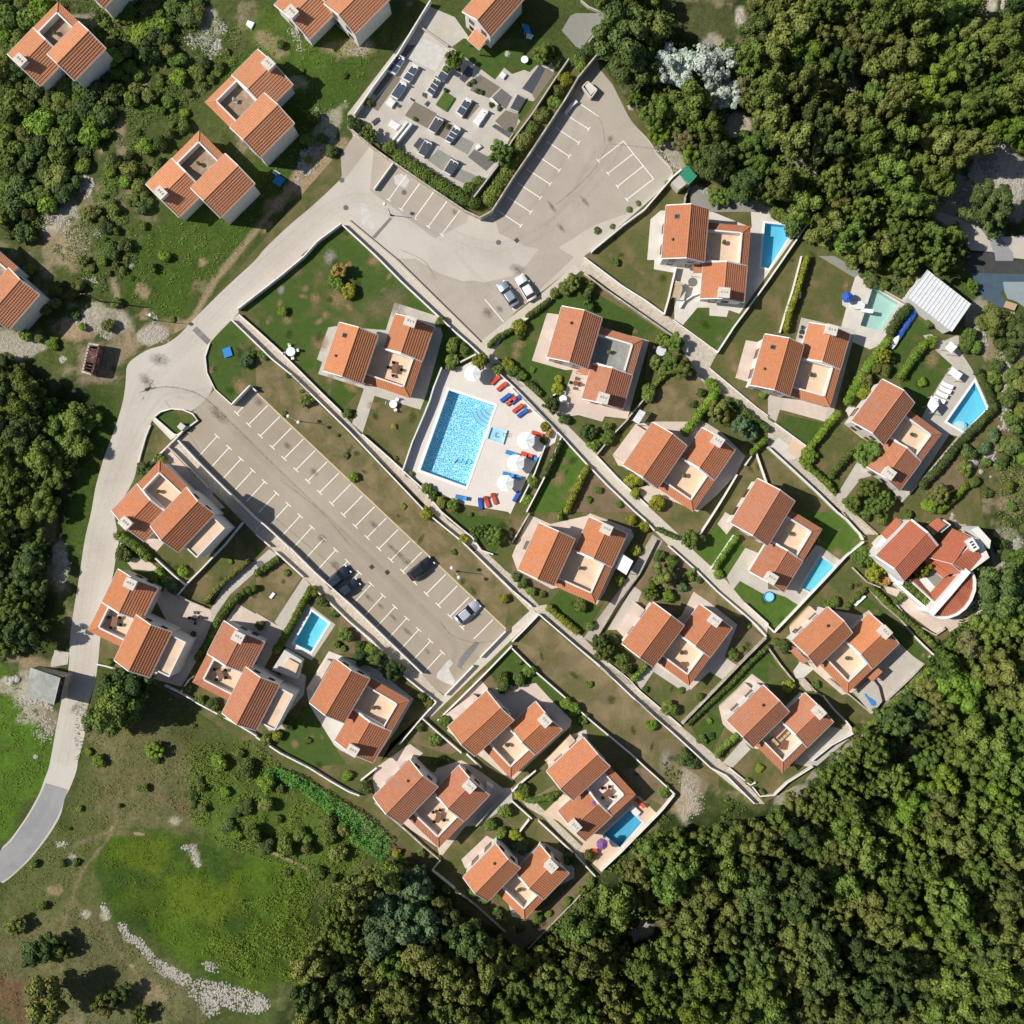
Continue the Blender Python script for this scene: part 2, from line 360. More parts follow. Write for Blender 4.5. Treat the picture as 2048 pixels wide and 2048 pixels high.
def chaikin(P, k=2, q=.2):
    for _ in range(k):
        out = []
        for (x1, y1), (x2, y2) in zip(P, P[1:] + P[:1]): out += [(x1 + (x2 - x1) * q, y1 + (y2 - y1) * q), (x2 - (x2 - x1) * q, y2 - (y2 - y1) * q)]
        P = out
    return P
LVL = np.zeros((560, 560), int)      # how many sheets already lie at each spot, so that each new one is 4 mm above
def level_z(poly, take=True):
    xs = [p[0] for p in poly]; ys = [p[1] for p in poly]
    i0, i1 = [int(np.clip(v // 4 + 24, 0, 559)) for v in (min(xs) - 6, max(xs) + 10)]
    j0, j1 = [int(np.clip(v // 4 + 24, 0, 559)) for v in (min(ys) - 6, max(ys) + 10)]
    gx, gy = np.meshgrid((np.arange(i0, i1 + 1) - 24) * 4 + 2, (np.arange(j0, j1 + 1) - 24) * 4 + 2)
    mk = inside_np(gx, gy, poly) | (seg_d(gx, gy, list(poly) + [poly[0]]) < 5)
    sub = LVL[j0:j1 + 1, i0:i1 + 1]
    lv = (sub[mk].max() if mk.any() else 0) + 1
    if take: sub[mk] = lv
    return .02 + .0045 * lv
def z_at(px, py):
    return .02 + .0045 * int(LVL[int(np.clip(py // 4 + 24, 0, 559)), int(np.clip(px // 4 + 24, 0, 559))])
def sheet(name, poly, m, holes=True, edge=True):
    zt = level_z(poly)
    loops = [[Vector((*G(p), 0)) for p in poly]]
    if holes:
        for pw, *_ in POOLS:
            if all(inside(p, poly) for p in pw): loops.append([Vector((*G(p), 0)) for p in pw])
    V = [v for l in loops for v in l]; T = tessellate_polygon(loops)
    nv = len(V); me = bpy.data.meshes.new(name)
    fs = []
    for a, b, c in T:
        if (V[b] - V[a]).cross(V[c] - V[a]).z < 0: a, b = b, a
        fs.append((a, b, c))
    vs = [(v.x, v.y, zt) for v in V]
    if edge:
        n0 = len(loops[0]); vs += [(v.x, v.y, -.02) for v in loops[0]]
        fs += [(i, (i + 1) % n0, nv + (i + 1) % n0, nv + i) for i in range(n0)]
    me.from_pydata(vs, [], fs); me.materials.append(MATS[m]); o = link(name, me); tag(o, kind='structure'); return o
def band(pts, w_, h_=0.0):                     # a strip of width w_ metres along plan points
    P = [G(p, h_) for p in pts]; L = []; R = []
    for i, p in enumerate(P):
        d = (P[min(i + 1, len(P) - 1)] - P[max(i - 1, 0)]).normalized(); n = Vector((-d.y, d.x)) * w_ / 2
        L.append(p + n); R.append(p - n)
    return L + R[::-1]
def unG(v): return (v[0] * PPM + 1024, 1024 - v[1] * PPM)

def bandpx(pts, w_): return [unG(v) for v in band(pts, w_)]
# ------------------------------------------------------------------ villas: measured corners of the roofs
# (q0,q1,q3) main roof: one end, other end along the ridge, across towards the second body; e0,e1 outer eave of the second body
A_ = 'hi'; B_ = 'lo'
HOUSES = [
 dict(q0=(149.5,161.5), q1=(212.2,96.6), q3=(92.6,110.2), e0=(15.1,108.5), e1=(116.5,4.5), an='lo', av=-1.5, ter='terrace_brown', tm='tiles_old', rv=-.25, tall=1.0,
      label='villa alone in the scrub with a brown empty roof terrace, in the top left corner', lm='the top left villa'),
 dict(q0=(520,315.4), q1=(588.9,246.5), q3=(458.5,256.5), e0=(410.8,205.4), e1=(514.7,98), an='hi', av=-1.4, ter='terrace_brown', tm='tiles_old', rv=-.25, tall=.6,
      label='villa on the green slope with a white chair on its brown roof terrace', lm='the upper hillside villa', furn='chair'),
 dict(q0=(441,436), q1=(510,367), q3=(381.6,376.3), e0=(292.8,369.7), e1=(397.5,261), an='lo', av=-1.1, ter='terrace_brown', tm='tiles_old', rv=-.25, tall=.6,
      label='hillside villa with a brown roof terrace and white chimney, beside the blue paddling pool', lm='the lower hillside villa'),
 dict(q0=(18,660), q1=(79.5,588.9), q3=(-42,605), e0=(-125,575), e1=(-30,478), an='lo', av=-1.3, ter='terrace_brown', tm='tiles_old', rv=-.25, tall=.8,
      label='villa cut by the left edge of the picture, above the rusty ruin', lm='the left edge villa'),
 dict(q0=(208,17), q1=(268,-47), q3=(145,-42), tm='tiles_old', rv=-.25, tall=.6, single=True,
      label='villa of which only one roof corner shows at the top edge', lm='the top edge roof corner'),
 dict(q0=(709.4,69), q1=(781,-3), q3=(645.8,10.6), e0=(549,10.6), e1=(653,-97), an='lo', av=-1.4, ter='terrace_brown', tm='tiles_old', rv=-.25, tall=.3,
      label='villa with white walls beside the cemetery wall, cut by the top edge', lm='the villa left of the cemetery'),
 dict(q0=(981,74), q1=(1049,-3), q3=(917.5,31.8), tm='tiles_old', rv=-.25, single=True, porch=True,
      label='villa with a small side porch roof above the cemetery, cut by the top edge', lm='the villa above the cemetery'),
 dict(q0=(646.2,741.7), q1=(679.2,644.6), q3=(723.8,766.3), e0=(817.6,795.4), e1=(869.4,654.3), an='hi', av=1.2, rv=.25, ter='terrace_peach', furn='table', fl=True,
      label='villa on the wide dark lawn directly left of the shared pool', lm='the big lawn villa'),
 dict(q0=(1094.2,714.7), q1=(1124.2,612.2), q3=(1174.5,737.3), e0=(1243.4,820.7), e1=(1286.4,679.5), an='lo', av=.6, rv=.25, ter='terrace_grey', vent=True,
      label='villa with the dark grey roof terrace above the shared pool', lm='the grey terrace villa'),
 dict(q0=(1323.5,517.3), q1=(1332.7,410.8), q3=(1408.3,525.3), e0=(1486.4,604.8), e1=(1503,453), an='lo', av=.2, rv=.25, ter='terrace_peach', fl=True,
      label='upright-standing villa directly left of the clipped-corner pool', lm='the topmost pool villa'),
 dict(q0=(1501,770.4), q1=(1530,668), q3=(1579.7,789), e0=(1659.2,814), e1=(1700.3,668.4), an='hi', av=.3, rv=.25, ter='terrace_peach', fl=True,
      label='villa with roof windows below the mint green pool', lm='the mint pool villa'),
 dict(q0=(1703,843), q1=(1765,758.5), q3=(1769,887), e0=(1802.3,985), e1=(1879,864.5), an='lo', av=.1, rv=.2, ter='terrace_peach',
      label='villa with a round green tree against its roof, left of the kite-shaped pool', lm='the kite pool villa'),
 dict(q0=(1246.6,930.7), q1=(1305.4,844.6), q3=(1316,975.8), e0=(1385.7,1023.5), e1=(1470,900.2), an='hi', av=.6, rv=.2, ter='terrace_peach',
      label='villa under the olive trees, right of the shared pool', lm='the olive garden villa'),
 dict(q0=(1036,1139.3), q1=(1078.3,1045.2), q3=(1107.5,1172.4), e0=(1190.4,1207.4), e1=(1254.5,1067.7), an='hi', av=.8, rv=.2, ter='terrace_peach',
      label='villa with a white awning on its right side, just below the shared pool', lm='the white awning villa'),
 dict(q0=(1461,1046.5), q1=(1515.6,957), q3=(1536,1090), e0=(1566.5,1184.3), e1=(1644.6,1058.5), an='lo', av=.1, rv=.2, ter='terrace_peach',
      label='villa with a narrow aqua pool at its lower right side', lm='the aqua pool villa'),
 dict(q0=(1244,1287.7), q1=(1306.2,1204.2), q3=(1306.2,1334), e0=(1377.8,1371.2), e1=(1464,1255.9), an='hi', av=.35, rv=.15, ter='terrace_peach',
      label='villa with a long pink veranda beside the shaded lane, above the dry field', lm='the dry field villa'),
 dict(q0=(1583.7,1282.4), q1=(1655.3,1213.5), q3=(1634,1333.5), e0=(1695,1387), e1=(1797,1286.4), an='hi', av=.2, rv=.1, ter='terrace_peach', dish=True,
      label='villa with a concrete yard and blue splash on its slab, below the round villa', lm='the concrete yard villa'),
 dict(q0=(1453.3,1441.4), q1=(1526.2,1369.8), q3=(1505,1495.7), e0=(1563.8,1544), e1=(1667.2,1444), an='hi', av=.2, rv=.1, ter='terrace_peach', furn='sofa', dish=True,
      label='lowest villa on the right with outdoor sofas on its terrace', lm='the lowest right villa'),
 dict(q0=(356.4,1104.8), q1=(429.3,1028), q3=(302,1050.5), e0=(222.6,1020.8), e1=(320.6,921.4), an='lo', av=-.5, rv=-.15, ter='terrace_peach', tall=2.2, balc=True,
      label='villa at the upper end of the lower car park, next to the road bend', lm='the road bend villa'),
 dict(q0=(299.5,1354.7), q1=(343.7,1263.8), q3=(229.2,1319.5), e0=(173.6,1259.9), e1=(239.8,1139.3), an='hi', av=-.6, rv=-.15, ter='terrace_peach', tall=1.5, furn='table', balc=True,
      label='leftmost villa of the lower row, its roof reaching over the road edge', lm='the roadside villa'),
 dict(q0=(512,1461), q1=(559.7,1368.5), q3=(444,1426.8), e0=(383,1363.2), e1=(450.5,1242.6), an='hi', av=-.5, rv=-.1, ter='terrace_peach', tall=1.2, furn='table', balc=True,
      label='villa with dark furniture on its terrace, left below the small turquoise pool', lm='the courtyard villa'),
 dict(q0=(619.3,1405.6), q1=(671,1316.8), q3=(688.2,1445.4), e0=(746.5,1526.2), e1=(818,1400.3), an='lo', av=.1, rv=.1, ter='terrace_peach',
      label='villa with a green lawn at its lower left, just below the small turquoise pool', lm='the turquoise pool villa'),
 dict(q0=(895.7,1454), q1=(973.7,1381.5), q3=(951.3,1511), e0=(1023,1558), e1=(1122,1457.3), an='hi', av=.5, rv=.1, ter='terrace_peach',
      label='villa with a pink forecourt below the corner of the lower car park', lm='the car park corner villa'),
 dict(q0=(746.5,1594.3), q1=(819.4,1518.7), q3=(803.5,1648.6), e0=(877.2,1695), e1=(979.7,1590.3), an='hi', av=.3, rv=0, ter='terrace_peach', furn='table', dish=True,
      label='villa beside the bright reed band with dark furniture on its peach terrace', lm='the reed band villa'),
 dict(q0=(1093,1542.6), q1=(1167,1474.5), q3=(1147.2,1599.6), e0=(1172.4,1684.4), e1=(1269,1586.4), an='lo', av=.1, rv=0, ter='terrace_pink', furn='table',
      label='villa with a deep blue corner pool and a purple parasol', lm='the purple parasol villa'),
 dict(q0=(926,1754.6), q1=(991.7,1687), q3=(975.8,1802.3), e0=(1049.2,1839.4), e1=(1138,1745.4), an='hi', av=.2, rv=0, ter='terrace_peach', dish=True,
      label='lowest villa of all, at the pointed bottom corner of the estate', lm='the bottom corner villa'),
]
for h in HOUSES:
    c = ((h['q1'][0] + h['q3'][0]) / 2, (h['q1'][1] + h['q3'][1]) / 2)
    if not h.get('single'): c = ((h['q0'][0] + h['e1'][0]) / 2, (h['q0'][1] + h['e1'][1]) / 2)
    h['c'] = c; LM.append((c[0], c[1], h['lm']))
LM += [(1830, 1120, 'the round villa'), (905, 240, 'the walled cemetery'), (1687, 600, 'the white metal-roofed building'), (935, 900, 'the shared pool'),
       (700, 1030, 'the lower car park'), (1150, 330, 'the upper car park'), (95, 1370, 'the grey-roofed shed'), (190, 718, 'the rusty ruin'),
       (1370, 365, 'the green-roofed hut'), (1180, 1370, 'the dry field'), (345, 830, 'the walled round island'), (1480, 260, 'the dry grass clearing'),
       (1400, 160, 'the silver tree'), (300, 1850, 'the footpath fork'), (450, 1950, 'the rock ribbon')]

# ------------------------------------------------------------------ terrain, one sheet, with ground colour by what grows there
CX = np.concatenate([np.linspace(-420, -98, 14), np.arange(-92, 92.1, .46), np.linspace(98, 420, 14)])
NX = len(CX); X, Y = np.meshgrid(CX, CX, indexing='xy')
PX, PY = X * PPM + 1024, 1024 - Y * PPM
def vnoise(X, Y, s, seed, octs=4):
    r = np.random.default_rng(seed); T = r.random((257, 257)); out = np.zeros(X.shape); a = 1; tot = 0
    for k in range(octs):
        x = (X / s + 37.3 * k + 128) % 256; y = (Y / s + 11.7 * k + 128) % 256
        xi = x.astype(int); yi = y.astype(int); fx = x - xi; fy = y - yi; fx = fx * fx * (3 - 2 * fx); fy = fy * fy * (3 - 2 * fy)
        out += a * ((T[yi, xi] * (1 - fx) + T[yi, xi + 1] * fx) * (1 - fy) + (T[yi + 1, xi] * (1 - fx) + T[yi + 1, xi + 1] * fx) * fy)
        tot += a; a *= .5; s /= 2.03
    return out / tot
ESTATE = Ss('681,300 1190,110 1345,330 1380,360 1500,400 1620,440 1700,520 1850,540 1920,640 1960,700 2010,830 1960,940 1960,1000 1990,1150 1900,1270 1790,1350 1700,1450 1610,1560 1520,1610 1350,1500 1340,1620 1210,1740 1090,1870 1040,1885 960,1840 860,1740 700,1600 560,1530 480,1480 330,1380 190,1320 200,1150 260,960 310,840 250,720 380,650')
ROADL = Ss('0,1735 80,1680 120,1590 135,1500 165,1300 190,1150 215,1000 260,860 300,760 400,660 520,550 640,430')
LEFTG = Ss('400,150 700,0 820,0 690,260 560,420 420,560 330,640 230,600 330,450 260,380')
FLAT = [Ss('600,470 640,330 690,200 860,-40 1230,-40 1230,150'), Ss('1830,395 2060,395 2060,640 1900,640 1840,560')]
e_in = inside_np(PX, PY, ESTATE) | inside_np(PX, PY, FLAT[0]) | inside_np(PX, PY, FLAT[1]); dE = np.minimum(seg_d(PX, PY, ESTATE + ESTATE[:1]), np.minimum(seg_d(PX, PY, FLAT[0] + FLAT[0][:1]), seg_d(PX, PY, FLAT[1] + FLAT[1][:1]))); dR = seg_d(PX, PY, ROADL)
amp = np.where(e_in, 0, np.clip((dE - 15) / 90, 0, 1)) * np.clip((dR - 45) / 70, 0, 1)
for h in HOUSES: amp *= np.clip((np.hypot(PX - h['c'][0], PY - h['c'][1]) - 130) / 60, 0, 1)
ZG = amp * (vnoise(X, Y, 14, 3) - .35) * 2.4 + amp * (vnoise(X, Y, 3, 4) - .5) * .5
def gz(x, y):
    i = int(np.clip(np.searchsorted(CX, x), 1, NX - 1)); j = int(np.clip(np.searchsorted(CX, y), 1, NX - 1)); return float(ZG[j, i])
def C(*c): return np.array(c)
NB = None
base = C(.075, .098, .028); N1 = vnoise(X, Y, 9, 11, 5); N2 = vnoise(X, Y, 3.2, 12, 5); N3 = vnoise(X, Y, 1.3, 13, 4)
COLR = base[None, None] * (.75 + .6 * N2)[..., None]
def sm(x, a, b): x = np.clip((x - a) / (b - a), 0, 1); return x * x * (3 - 2 * x)
def paint(w_, c): 
    global COLR
    w_ = np.clip(w_, 0, 1)[..., None]; COLR = COLR * (1 - w_) + C(*c) * (.82 + .36 * N3)[..., None] * w_
def blob(x, y, rx, ry, c, s=1, rot=0, ragged=.9):
    a = math.radians(rot); dx, dy = PX - x, PY - y; u = dx * math.cos(a) + dy * math.sin(a); v = -dx * math.sin(a) + dy * math.cos(a)
    d = np.hypot(u / rx, v / ry) + (N2 - .5) * ragged * 1.6 + (N3 - .5) * ragged * .8
    paint(s * (1 - sm(d, .75, 1.1)), c)
def zone(poly, c, s=1, soft=14, ragged=26):
    ins = inside_np(PX, PY, poly); d = seg_d(PX, PY, poly + poly[:1]); d = np.where(ins, d, -d) + (N2 - .5) * ragged * 2
    paint(s * sm(d, -soft, soft), c)
def trail(pts, w_, c, s=1):
    d = seg_d(PX, PY, pts) + (N3 - .5) * w_ * .9; paint(s * (1 - sm(d, w_ * .35, w_)), c)
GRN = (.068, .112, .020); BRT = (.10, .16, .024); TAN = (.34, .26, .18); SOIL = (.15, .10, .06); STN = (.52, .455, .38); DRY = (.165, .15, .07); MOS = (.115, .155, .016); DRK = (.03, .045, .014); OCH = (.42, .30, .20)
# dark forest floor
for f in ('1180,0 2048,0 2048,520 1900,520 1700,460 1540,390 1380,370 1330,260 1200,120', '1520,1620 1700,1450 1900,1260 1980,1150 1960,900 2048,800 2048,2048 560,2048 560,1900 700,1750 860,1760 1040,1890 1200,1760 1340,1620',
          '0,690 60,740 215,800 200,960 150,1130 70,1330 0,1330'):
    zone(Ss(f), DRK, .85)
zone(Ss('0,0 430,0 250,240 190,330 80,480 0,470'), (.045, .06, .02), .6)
# mottled bare earth and dry grass between the plants of the wild slopes
N4 = vnoise(X, Y, 2.1, 77, 4); N5 = vnoise(X, Y, 5.5, 78, 4)
wild = np.where(e_in, 0.0, 1.0)
paint(wild * sm(N4 * .6 + N5 * .4, .50, .60) * .45, (.16, .155, .065)); paint(wild * sm(N5 * .5 + N4 * .5, .60, .66) * .6, (.33, .26, .18)); paint(wild * sm(N4, .30, .22) * .5, (.05, .075, .018))
# green slopes by the road
zone(Ss('420,150 560,60 700,60 800,0 680,270 600,330 560,420 440,540 400,590 350,650 240,600 250,500 340,440 330,400 560,300'), GRN, .95, 8, 14)
zone(Ss('470,60 560,0 700,80 620,160 540,130'), BRT, .5)
zone(Ss('190,790 240,830 225,900 190,980 170,1080 140,1200 110,1250 130,1060 160,950'), GRN, .9)
zone(Ss('0,1340 60,1380 110,1480 85,1560 20,1680 0,1680'), (.09, .17, .02), .95)
zone(Ss('0,1780 130,1650 150,1560 230,1560 260,1700 130,1900 0,1880'), (.12, .13, .045), .9)
# bottom left: dry meadow and the moss green hollow
zone(Ss('180,1420 360,1370 480,1560 400,1660 250,1680 190,1600'), DRY, .85)
zone(Ss('0,1870 150,1800 210,1830 400,1990 420,2048 0,2048'), (.16, .15, .072), .85)
zone(Ss('0,1950 60,1960 50,2048 0,2048'), (.17, .085, .055), .8)
zone(Ss('180,1720 215,1665 320,1655 400,1690 620,1740 600,1960 480,1990 300,1870 230,1830'), (.075, .12, .016), .97)
MZ = Ss('180,1720 215,1665 320,1655 400,1690 620,1740 600,1960 480,1990 300,1870 230,1830'); mz = inside_np(PX, PY, MZ) * 1.0
paint(mz * sm(N4 * .5 + N5 * .5, .50, .40) * .75, (.045, .085, .016)); paint(mz * sm(N1, .5, .62) * .8, (.085, .14, .014)); paint(mz * sm(N4, .60, .72) * .5, (.03, .055, .012))
blob(290, 1710, 60, 40, MOS, .9); blob(400, 1800, 80, 50, MOS, .7); blob(500, 1640, 80, 45, (.10, .13, .02), .8)
zone(Ss('380,1500 460,1450 700,1600 760,1700 660,1760 400,1660'), (.10, .15, .028), .9)
zone(Ss('690,1590 740,1600 870,1700 850,1730 760,1700 700,1640'), (.155, .105, .06), .9)
zone(Ss('820,1700 1000,1810 1040,1840 1200,1740 1190,1790 1060,1880 960,1840'), (.15, .10, .055), .9)
zone(Ss('180,1290 330,1370 480,1480 560,1530 700,1600 420,1560 330,1440 180,1400'), (.085, .10, .03), .8)
# tracks and bare earth
trail(Ss('345,20 320,90 280,150 262,200 240,270 250,330'), 12, TAN, .8)
trail(Ss('228,560 238,600 250,650 262,690'), 9, TAN, .85); trail(Ss('262,690 300,660 350,650'), 20, OCH, .6)
trail(Ss('600,350 560,400 480,500 430,560 390,630'), 9, OCH, .8)
trail(Ss('240,1555 232,1640 215,1680 165,1740 140,1810 125,1870 128,1940'), 5, (.22, .17, .10), .9)
trail(Ss('147,1800 200,1850 260,1930 320,1990'), 5, (.22, .17, .10), .8)
trail(Ss('150,1690 215,1665 290,1668'), 6, (.22, .17, .10), .7); trail(Ss('512,1690 600,1730 680,1770'), 7, (.10, .10, .04), .6)
trail(Ss('270,1540 320,1590 370,1620'), 8, (.20, .14, .08), .8)
for b in ((115,420,42,70,STN,.9,10),(125,500,60,45,TAN,.8,0),(140,470,50,40,OCH,.6,0),(160,660,50,26,OCH,.85,0),(205,640,60,28,STN,.8,15),(200,710,50,30,TAN,.8,0),(240,690,30,40,TAN,.7,0),
          (190,745,50,24,TAN,.8,10),(310,672,34,20,STN,.95,15),(370,655,40,14,OCH,.8,-40),(640,345,36,70,OCH,.9,40),(560,400,36,20,OCH,.75,-40),(540,85,40,22,OCH,.6,40),(700,95,50,20,OCH,.8,0),(590,165,22,14,STN,.6,0),
          (645,270,18,70,STN,.7,35),(420,45,26,30,STN,.8,0),(30,690,60,30,STN,.7,0),(285,580,12,18,OCH,.8,-30),(290,630,10,10,OCH,.7,0),(405,525,10,8,OCH,.9,0),(400,570,18,12,TAN,.5,0),
          (180,40,60,14,STN,.5,0),(85,190,60,12,STN,.7,10),(160,205,20,14,OCH,.7,0),(120,260,28,16,TAN,.6,20),(250,320,16,30,TAN,.7,0),(220,140,14,24,TAN,.5,0),
          (65,1400,40,44,STN,.75,0),(100,1440,20,30,TAN,.7,0),(10,1370,14,20,STN,.7,0),(80,1330,44,12,OCH,.7,10),(120,1130,14,44,STN,.7,0),(100,1045,14,40,TAN,.7,0),(170,850,16,40,TAN,.5,20),
          (350,1640,14,10,STN,.7,0),(145,1720,12,14,STN,.7,0),(175,1825,8,8,STN,.8,0),(212,1825,10,18,STN,.8,0),(300,1975,40,22,OCH,.5,20),(110,1780,16,10,OCH,.5,0),(390,1715,12,30,STN,.7,-20),
          (1375,1570,20,60,STN,.8,10),(1360,1600,40,26,OCH,.6,0),(1385,1545,34,40,TAN,.6,0),(1290,1860,22,22,STN,.8,20),(1210,1915,24,7,STN,.8,-15),(1125,1905,16,10,TAN,.7,0),(1290,2000,26,14,TAN,.6,0),(1140,1490+450,14,8,TAN,.5,0),
          (1420,45,70,44,(.10,.105,.04),.95,10),(1490,40,16,40,(.16,.14,.08),.7,0),(1480,30,10,24,STN,.8,0),(1985,8,14,26,STN,.9,0),(1475,255,22,24,STN,.9,30),(1430,90,26,20,STN,.7,0),(1370,280,30,22,(.20,.12,.06),.9,0),
          (1340,310,20,40,STN,.7,-40),(1700,180,14,44,STN,.6,-25),(1990,345,70,60,STN,.85,0),(1930,390,60,50,STN,.7,0),(1960,300,40,24,STN,.7,0),(2030,380,40,60,STN,.6,0),(1940,440,30,20,STN,.6,0),
          (1450,385,70,12,(.28,.15,.08),.7,8),(1950,650,30,60,STN,.6,0),(2010,690,60,40,TAN,.8,0),(1985,830,30,70,TAN,.6,20),(2000,900,40,60,(.17,.14,.08),.9,30),(1930,960,60,40,(.10,.105,.04),.8,0),(2030,970,50,60,DRY,.8,0),
          (1900,1000,60,40,GRN,.7,0),(1880,930,40,44,(.16,.10,.06),.9,0),(2020,1010,30,20,TAN,.8,20),(1990,1120,40,30,STN,.6,0),(2015,1080,30,24,STN,.6,0),(2040,1200,30,30,(.15,.14,.08),.5,0),
          (1905,1260,30,50,(.06,.08,.02),.9,-10),(1840,1370,24,20,STN,.7,0),(1800,1400,40,16,STN,.6,-30),(1700,1495,50,14,STN,.7,-40),(1580,1590,40,14,STN,.7,-30),(1820,1500,24,14,STN,.8,0),(1620,1550,24,12,STN,.6,0),(1890,890,20,30,STN,.6,30)):
    blob(*b[:5], b[5], b[6])
for tr, w_ in (('1536,295 1580,315 1630,345', 13), ('1690,352 1745,370 1800,400 1850,420', 10), ('1860,420 1900,445 1950,470 1990,480', 24)):
    trail(Ss(tr), w_, (.36, .33, .29), .9)
IDX = np.arange(NX * NX).reshape(NX, NX)
Fq = np.stack([IDX[:-1, :-1], IDX[:-1, 1:], IDX[1:, 1:], IDX[1:, :-1]], -1).reshape(-1, 4)
drop = np.zeros(NX * NX, bool).reshape(NX, NX)
for pw, *_ in POOLS: drop |= inside_np(PX, PY, pw)
keep = ~(drop.ravel()[Fq].any(1))
ZG[drop] = 0
me = np_mesh('terrain', np.stack([X.ravel(), Y.ravel(), ZG.ravel()], -1), Fq[keep], None, True)
ca = me.color_attributes.new('ground', 'FLOAT_COLOR', 'POINT')
ca.data.foreach_set('color', np.concatenate([COLR.reshape(-1, 3), np.ones((NX * NX, 1))], 1).astype(np.float32).ravel())
m = bpy.data.materials.new('ground_cover'); t, b, o = nodes(m)
at = t.nodes.new('ShaderNodeAttribute'); at.attribute_name = 'ground'; g = t.nodes.new('ShaderNodeNewGeometry').outputs['Position']
c = mix(t, nz(t, 1.9, 8, .8, g, .38, .62), at.outputs['Color'], mix(t, 1.0, at.outputs['Color'], (.50, .56, .46), 'MULTIPLY'))
c = mix(t, nz(t, 6.5, 4, .7, g, .45, .8), c, mix(t, 1.0, c, (1.5, 1.45, 1.4), 'MULTIPLY'))
t.links.new(c, b.inputs['Base Color']); b.inputs['Roughness'].default_value = .95; b.inputs['Specular IOR Level'].default_value = .1
bn = t.nodes.new('ShaderNodeBump'); bn.inputs['Strength'].default_value = .8; bn.inputs['Distance'].default_value = .12
t.links.new(nz(t, 5, 5, .7, g, 0, 1), bn.inputs['Height']); t.links.new(bn.outputs[0], b.inputs['Normal'])
MATS['ground_cover'] = m; me.materials.append(m)
tag(link('terrain', me), kind='structure')

# ------------------------------------------------------------------ sheets, lowest first
ROAD = (Zs(0, 3, '0,610 75,545 200,370 300,190 345,60') + Zs(0, 2, '370,1932 405,1740 460,1440 520,1200 530,900 600,480 640,200 690,0') +
        Zs(0, 1, '720,1740 790,1500 860,1330 930,1100 950,950 955,810 1110,705 1250,670 1350,600 1450,490 1700,240 1932,30') +
        Zs(1, 0, '60,1880 250,1700 420,1560 560,1430 650,1340 660,1250 640,1170 700,1080 740,1020 690,960 880,1120 1100,1260 1600,1620 1700,1650 1800,1570 1932,1360') +
        Zs(2, 0, '640,430 650,520 760,650 830,780 900,920 1040,1060 1100,1170 1200,1250 1220,1330 1130,1430 620,1880 545,1932') +
        Zs(2, 1, '545,10 470,75 250,250 0,440') + Zs(1, 1, '1880,500 1690,650 1040,20') + Zs(1, 0, '980,1900 690,1660 640,1685 330,1932') +
        Zs(1, 1, '360,0 0,290') + Zs(0, 1, '1800,430 1750,480 1650,580 1580,660 1545,760 1560,880 1620,1010 1450,1180 1380,1155 1290,1150 1200,1175 1160,1215 1135,1270 1100,1350 1050,1550 1000,1720 860,1932') +
        Zs(0, 2, '870,60 900,230 880,350 840,530 755,950 745,1100 720,1290 650,1500 640,1700 590,1870') + Zs(0, 3, '580,20 530,150 490,220 460,360 370,510 230,690 80,830 0,885'))
o = sheet('estate_ground', ESTATE, 'lawn_mid')
sheet('road', chaikin(ROAD), 'road_pale')
sheet('road', Zs(0, 3, '-40,650 0,625 45,590 88,548 150,462 212,370 268,275 312,190 345,112 512,162 492,225 468,292 438,360 400,430 355,500 290,592 222,675 150,750 72,818 0,865 -40,890'), 'road_new')
sheet('parking_bay_paving', Zs(1, 0, '890,1110 1030,1225 1600,1625 1590,1680 1350,1800 860,1440'), 'lot_brown')
sheet('parking_bay_paving', Zs(2, 0, '640,430 660,520 760,640 890,900 1040,1080 1100,1180 1210,1300 1130,1420 900,1600 620,1700 300,1900 100,1860 -100,1760 -130,1640 0,1370 330,880'), 'lot_brown')
sheet('parking_bay_paving', Zs(1, 1, '1040,20 1200,20 1380,130 1560,190 1640,185 1720,200 1932,150 2050,60 2150,-80 2240,-90 2400,10 1880,500 1690,650'), 'lot_brown')
sheet('asphalt_patch', Zs(1, 0, '740,1020 860,1105 690,1330 650,1380 640,1170'), 'lot_brown')
sheet('lower_car_park', Zs(0, 1, '1450,1180 1620,1010 1745,1120 1885,975') + Ss('512,782 763.8,1024 1012.8,1258.5 889.6,1389.7 830,1352 702.8,1209.5 628.6,1144.6 528,1049') + Zs(0, 1, '1700,1760 1340,1390 1530,1240'), 'lot')
sheet('road_patch', Zs(0, 1, '1450,560 1485,530 1590,635 1565,672'), 'asphalt_patch')
sheet('road_patch', Zs(1, 2, '1515,1160 1530,1110 1600,1030 1660,975 1690,990 1620,1080 1550,1170 1570,1200'), 'asphalt_patch')
sheet('road_patch', Zs(1, 2, '1440,1130 1465,1110 1490,1140 1455,1180 1500,1270 1490,1310 1430,1290 1360,1250 1370,1215'), 'concrete_patch')
sheet('road_patch', Zs(1, 0, '1040,1330 1100,1310 1160,1360 1130,1420 1050,1390'), 'concrete_patch')
sheet('road_patch', Zs(1, 0, '790,1530 840,1540 870,1640 900,1720 860,1730 800,1690'), 'concrete_patch')
sheet('road_patch', Zs(1, 0, '1010,1640 1030,1650 900,1800 875,1790'), 'asphalt_patch')
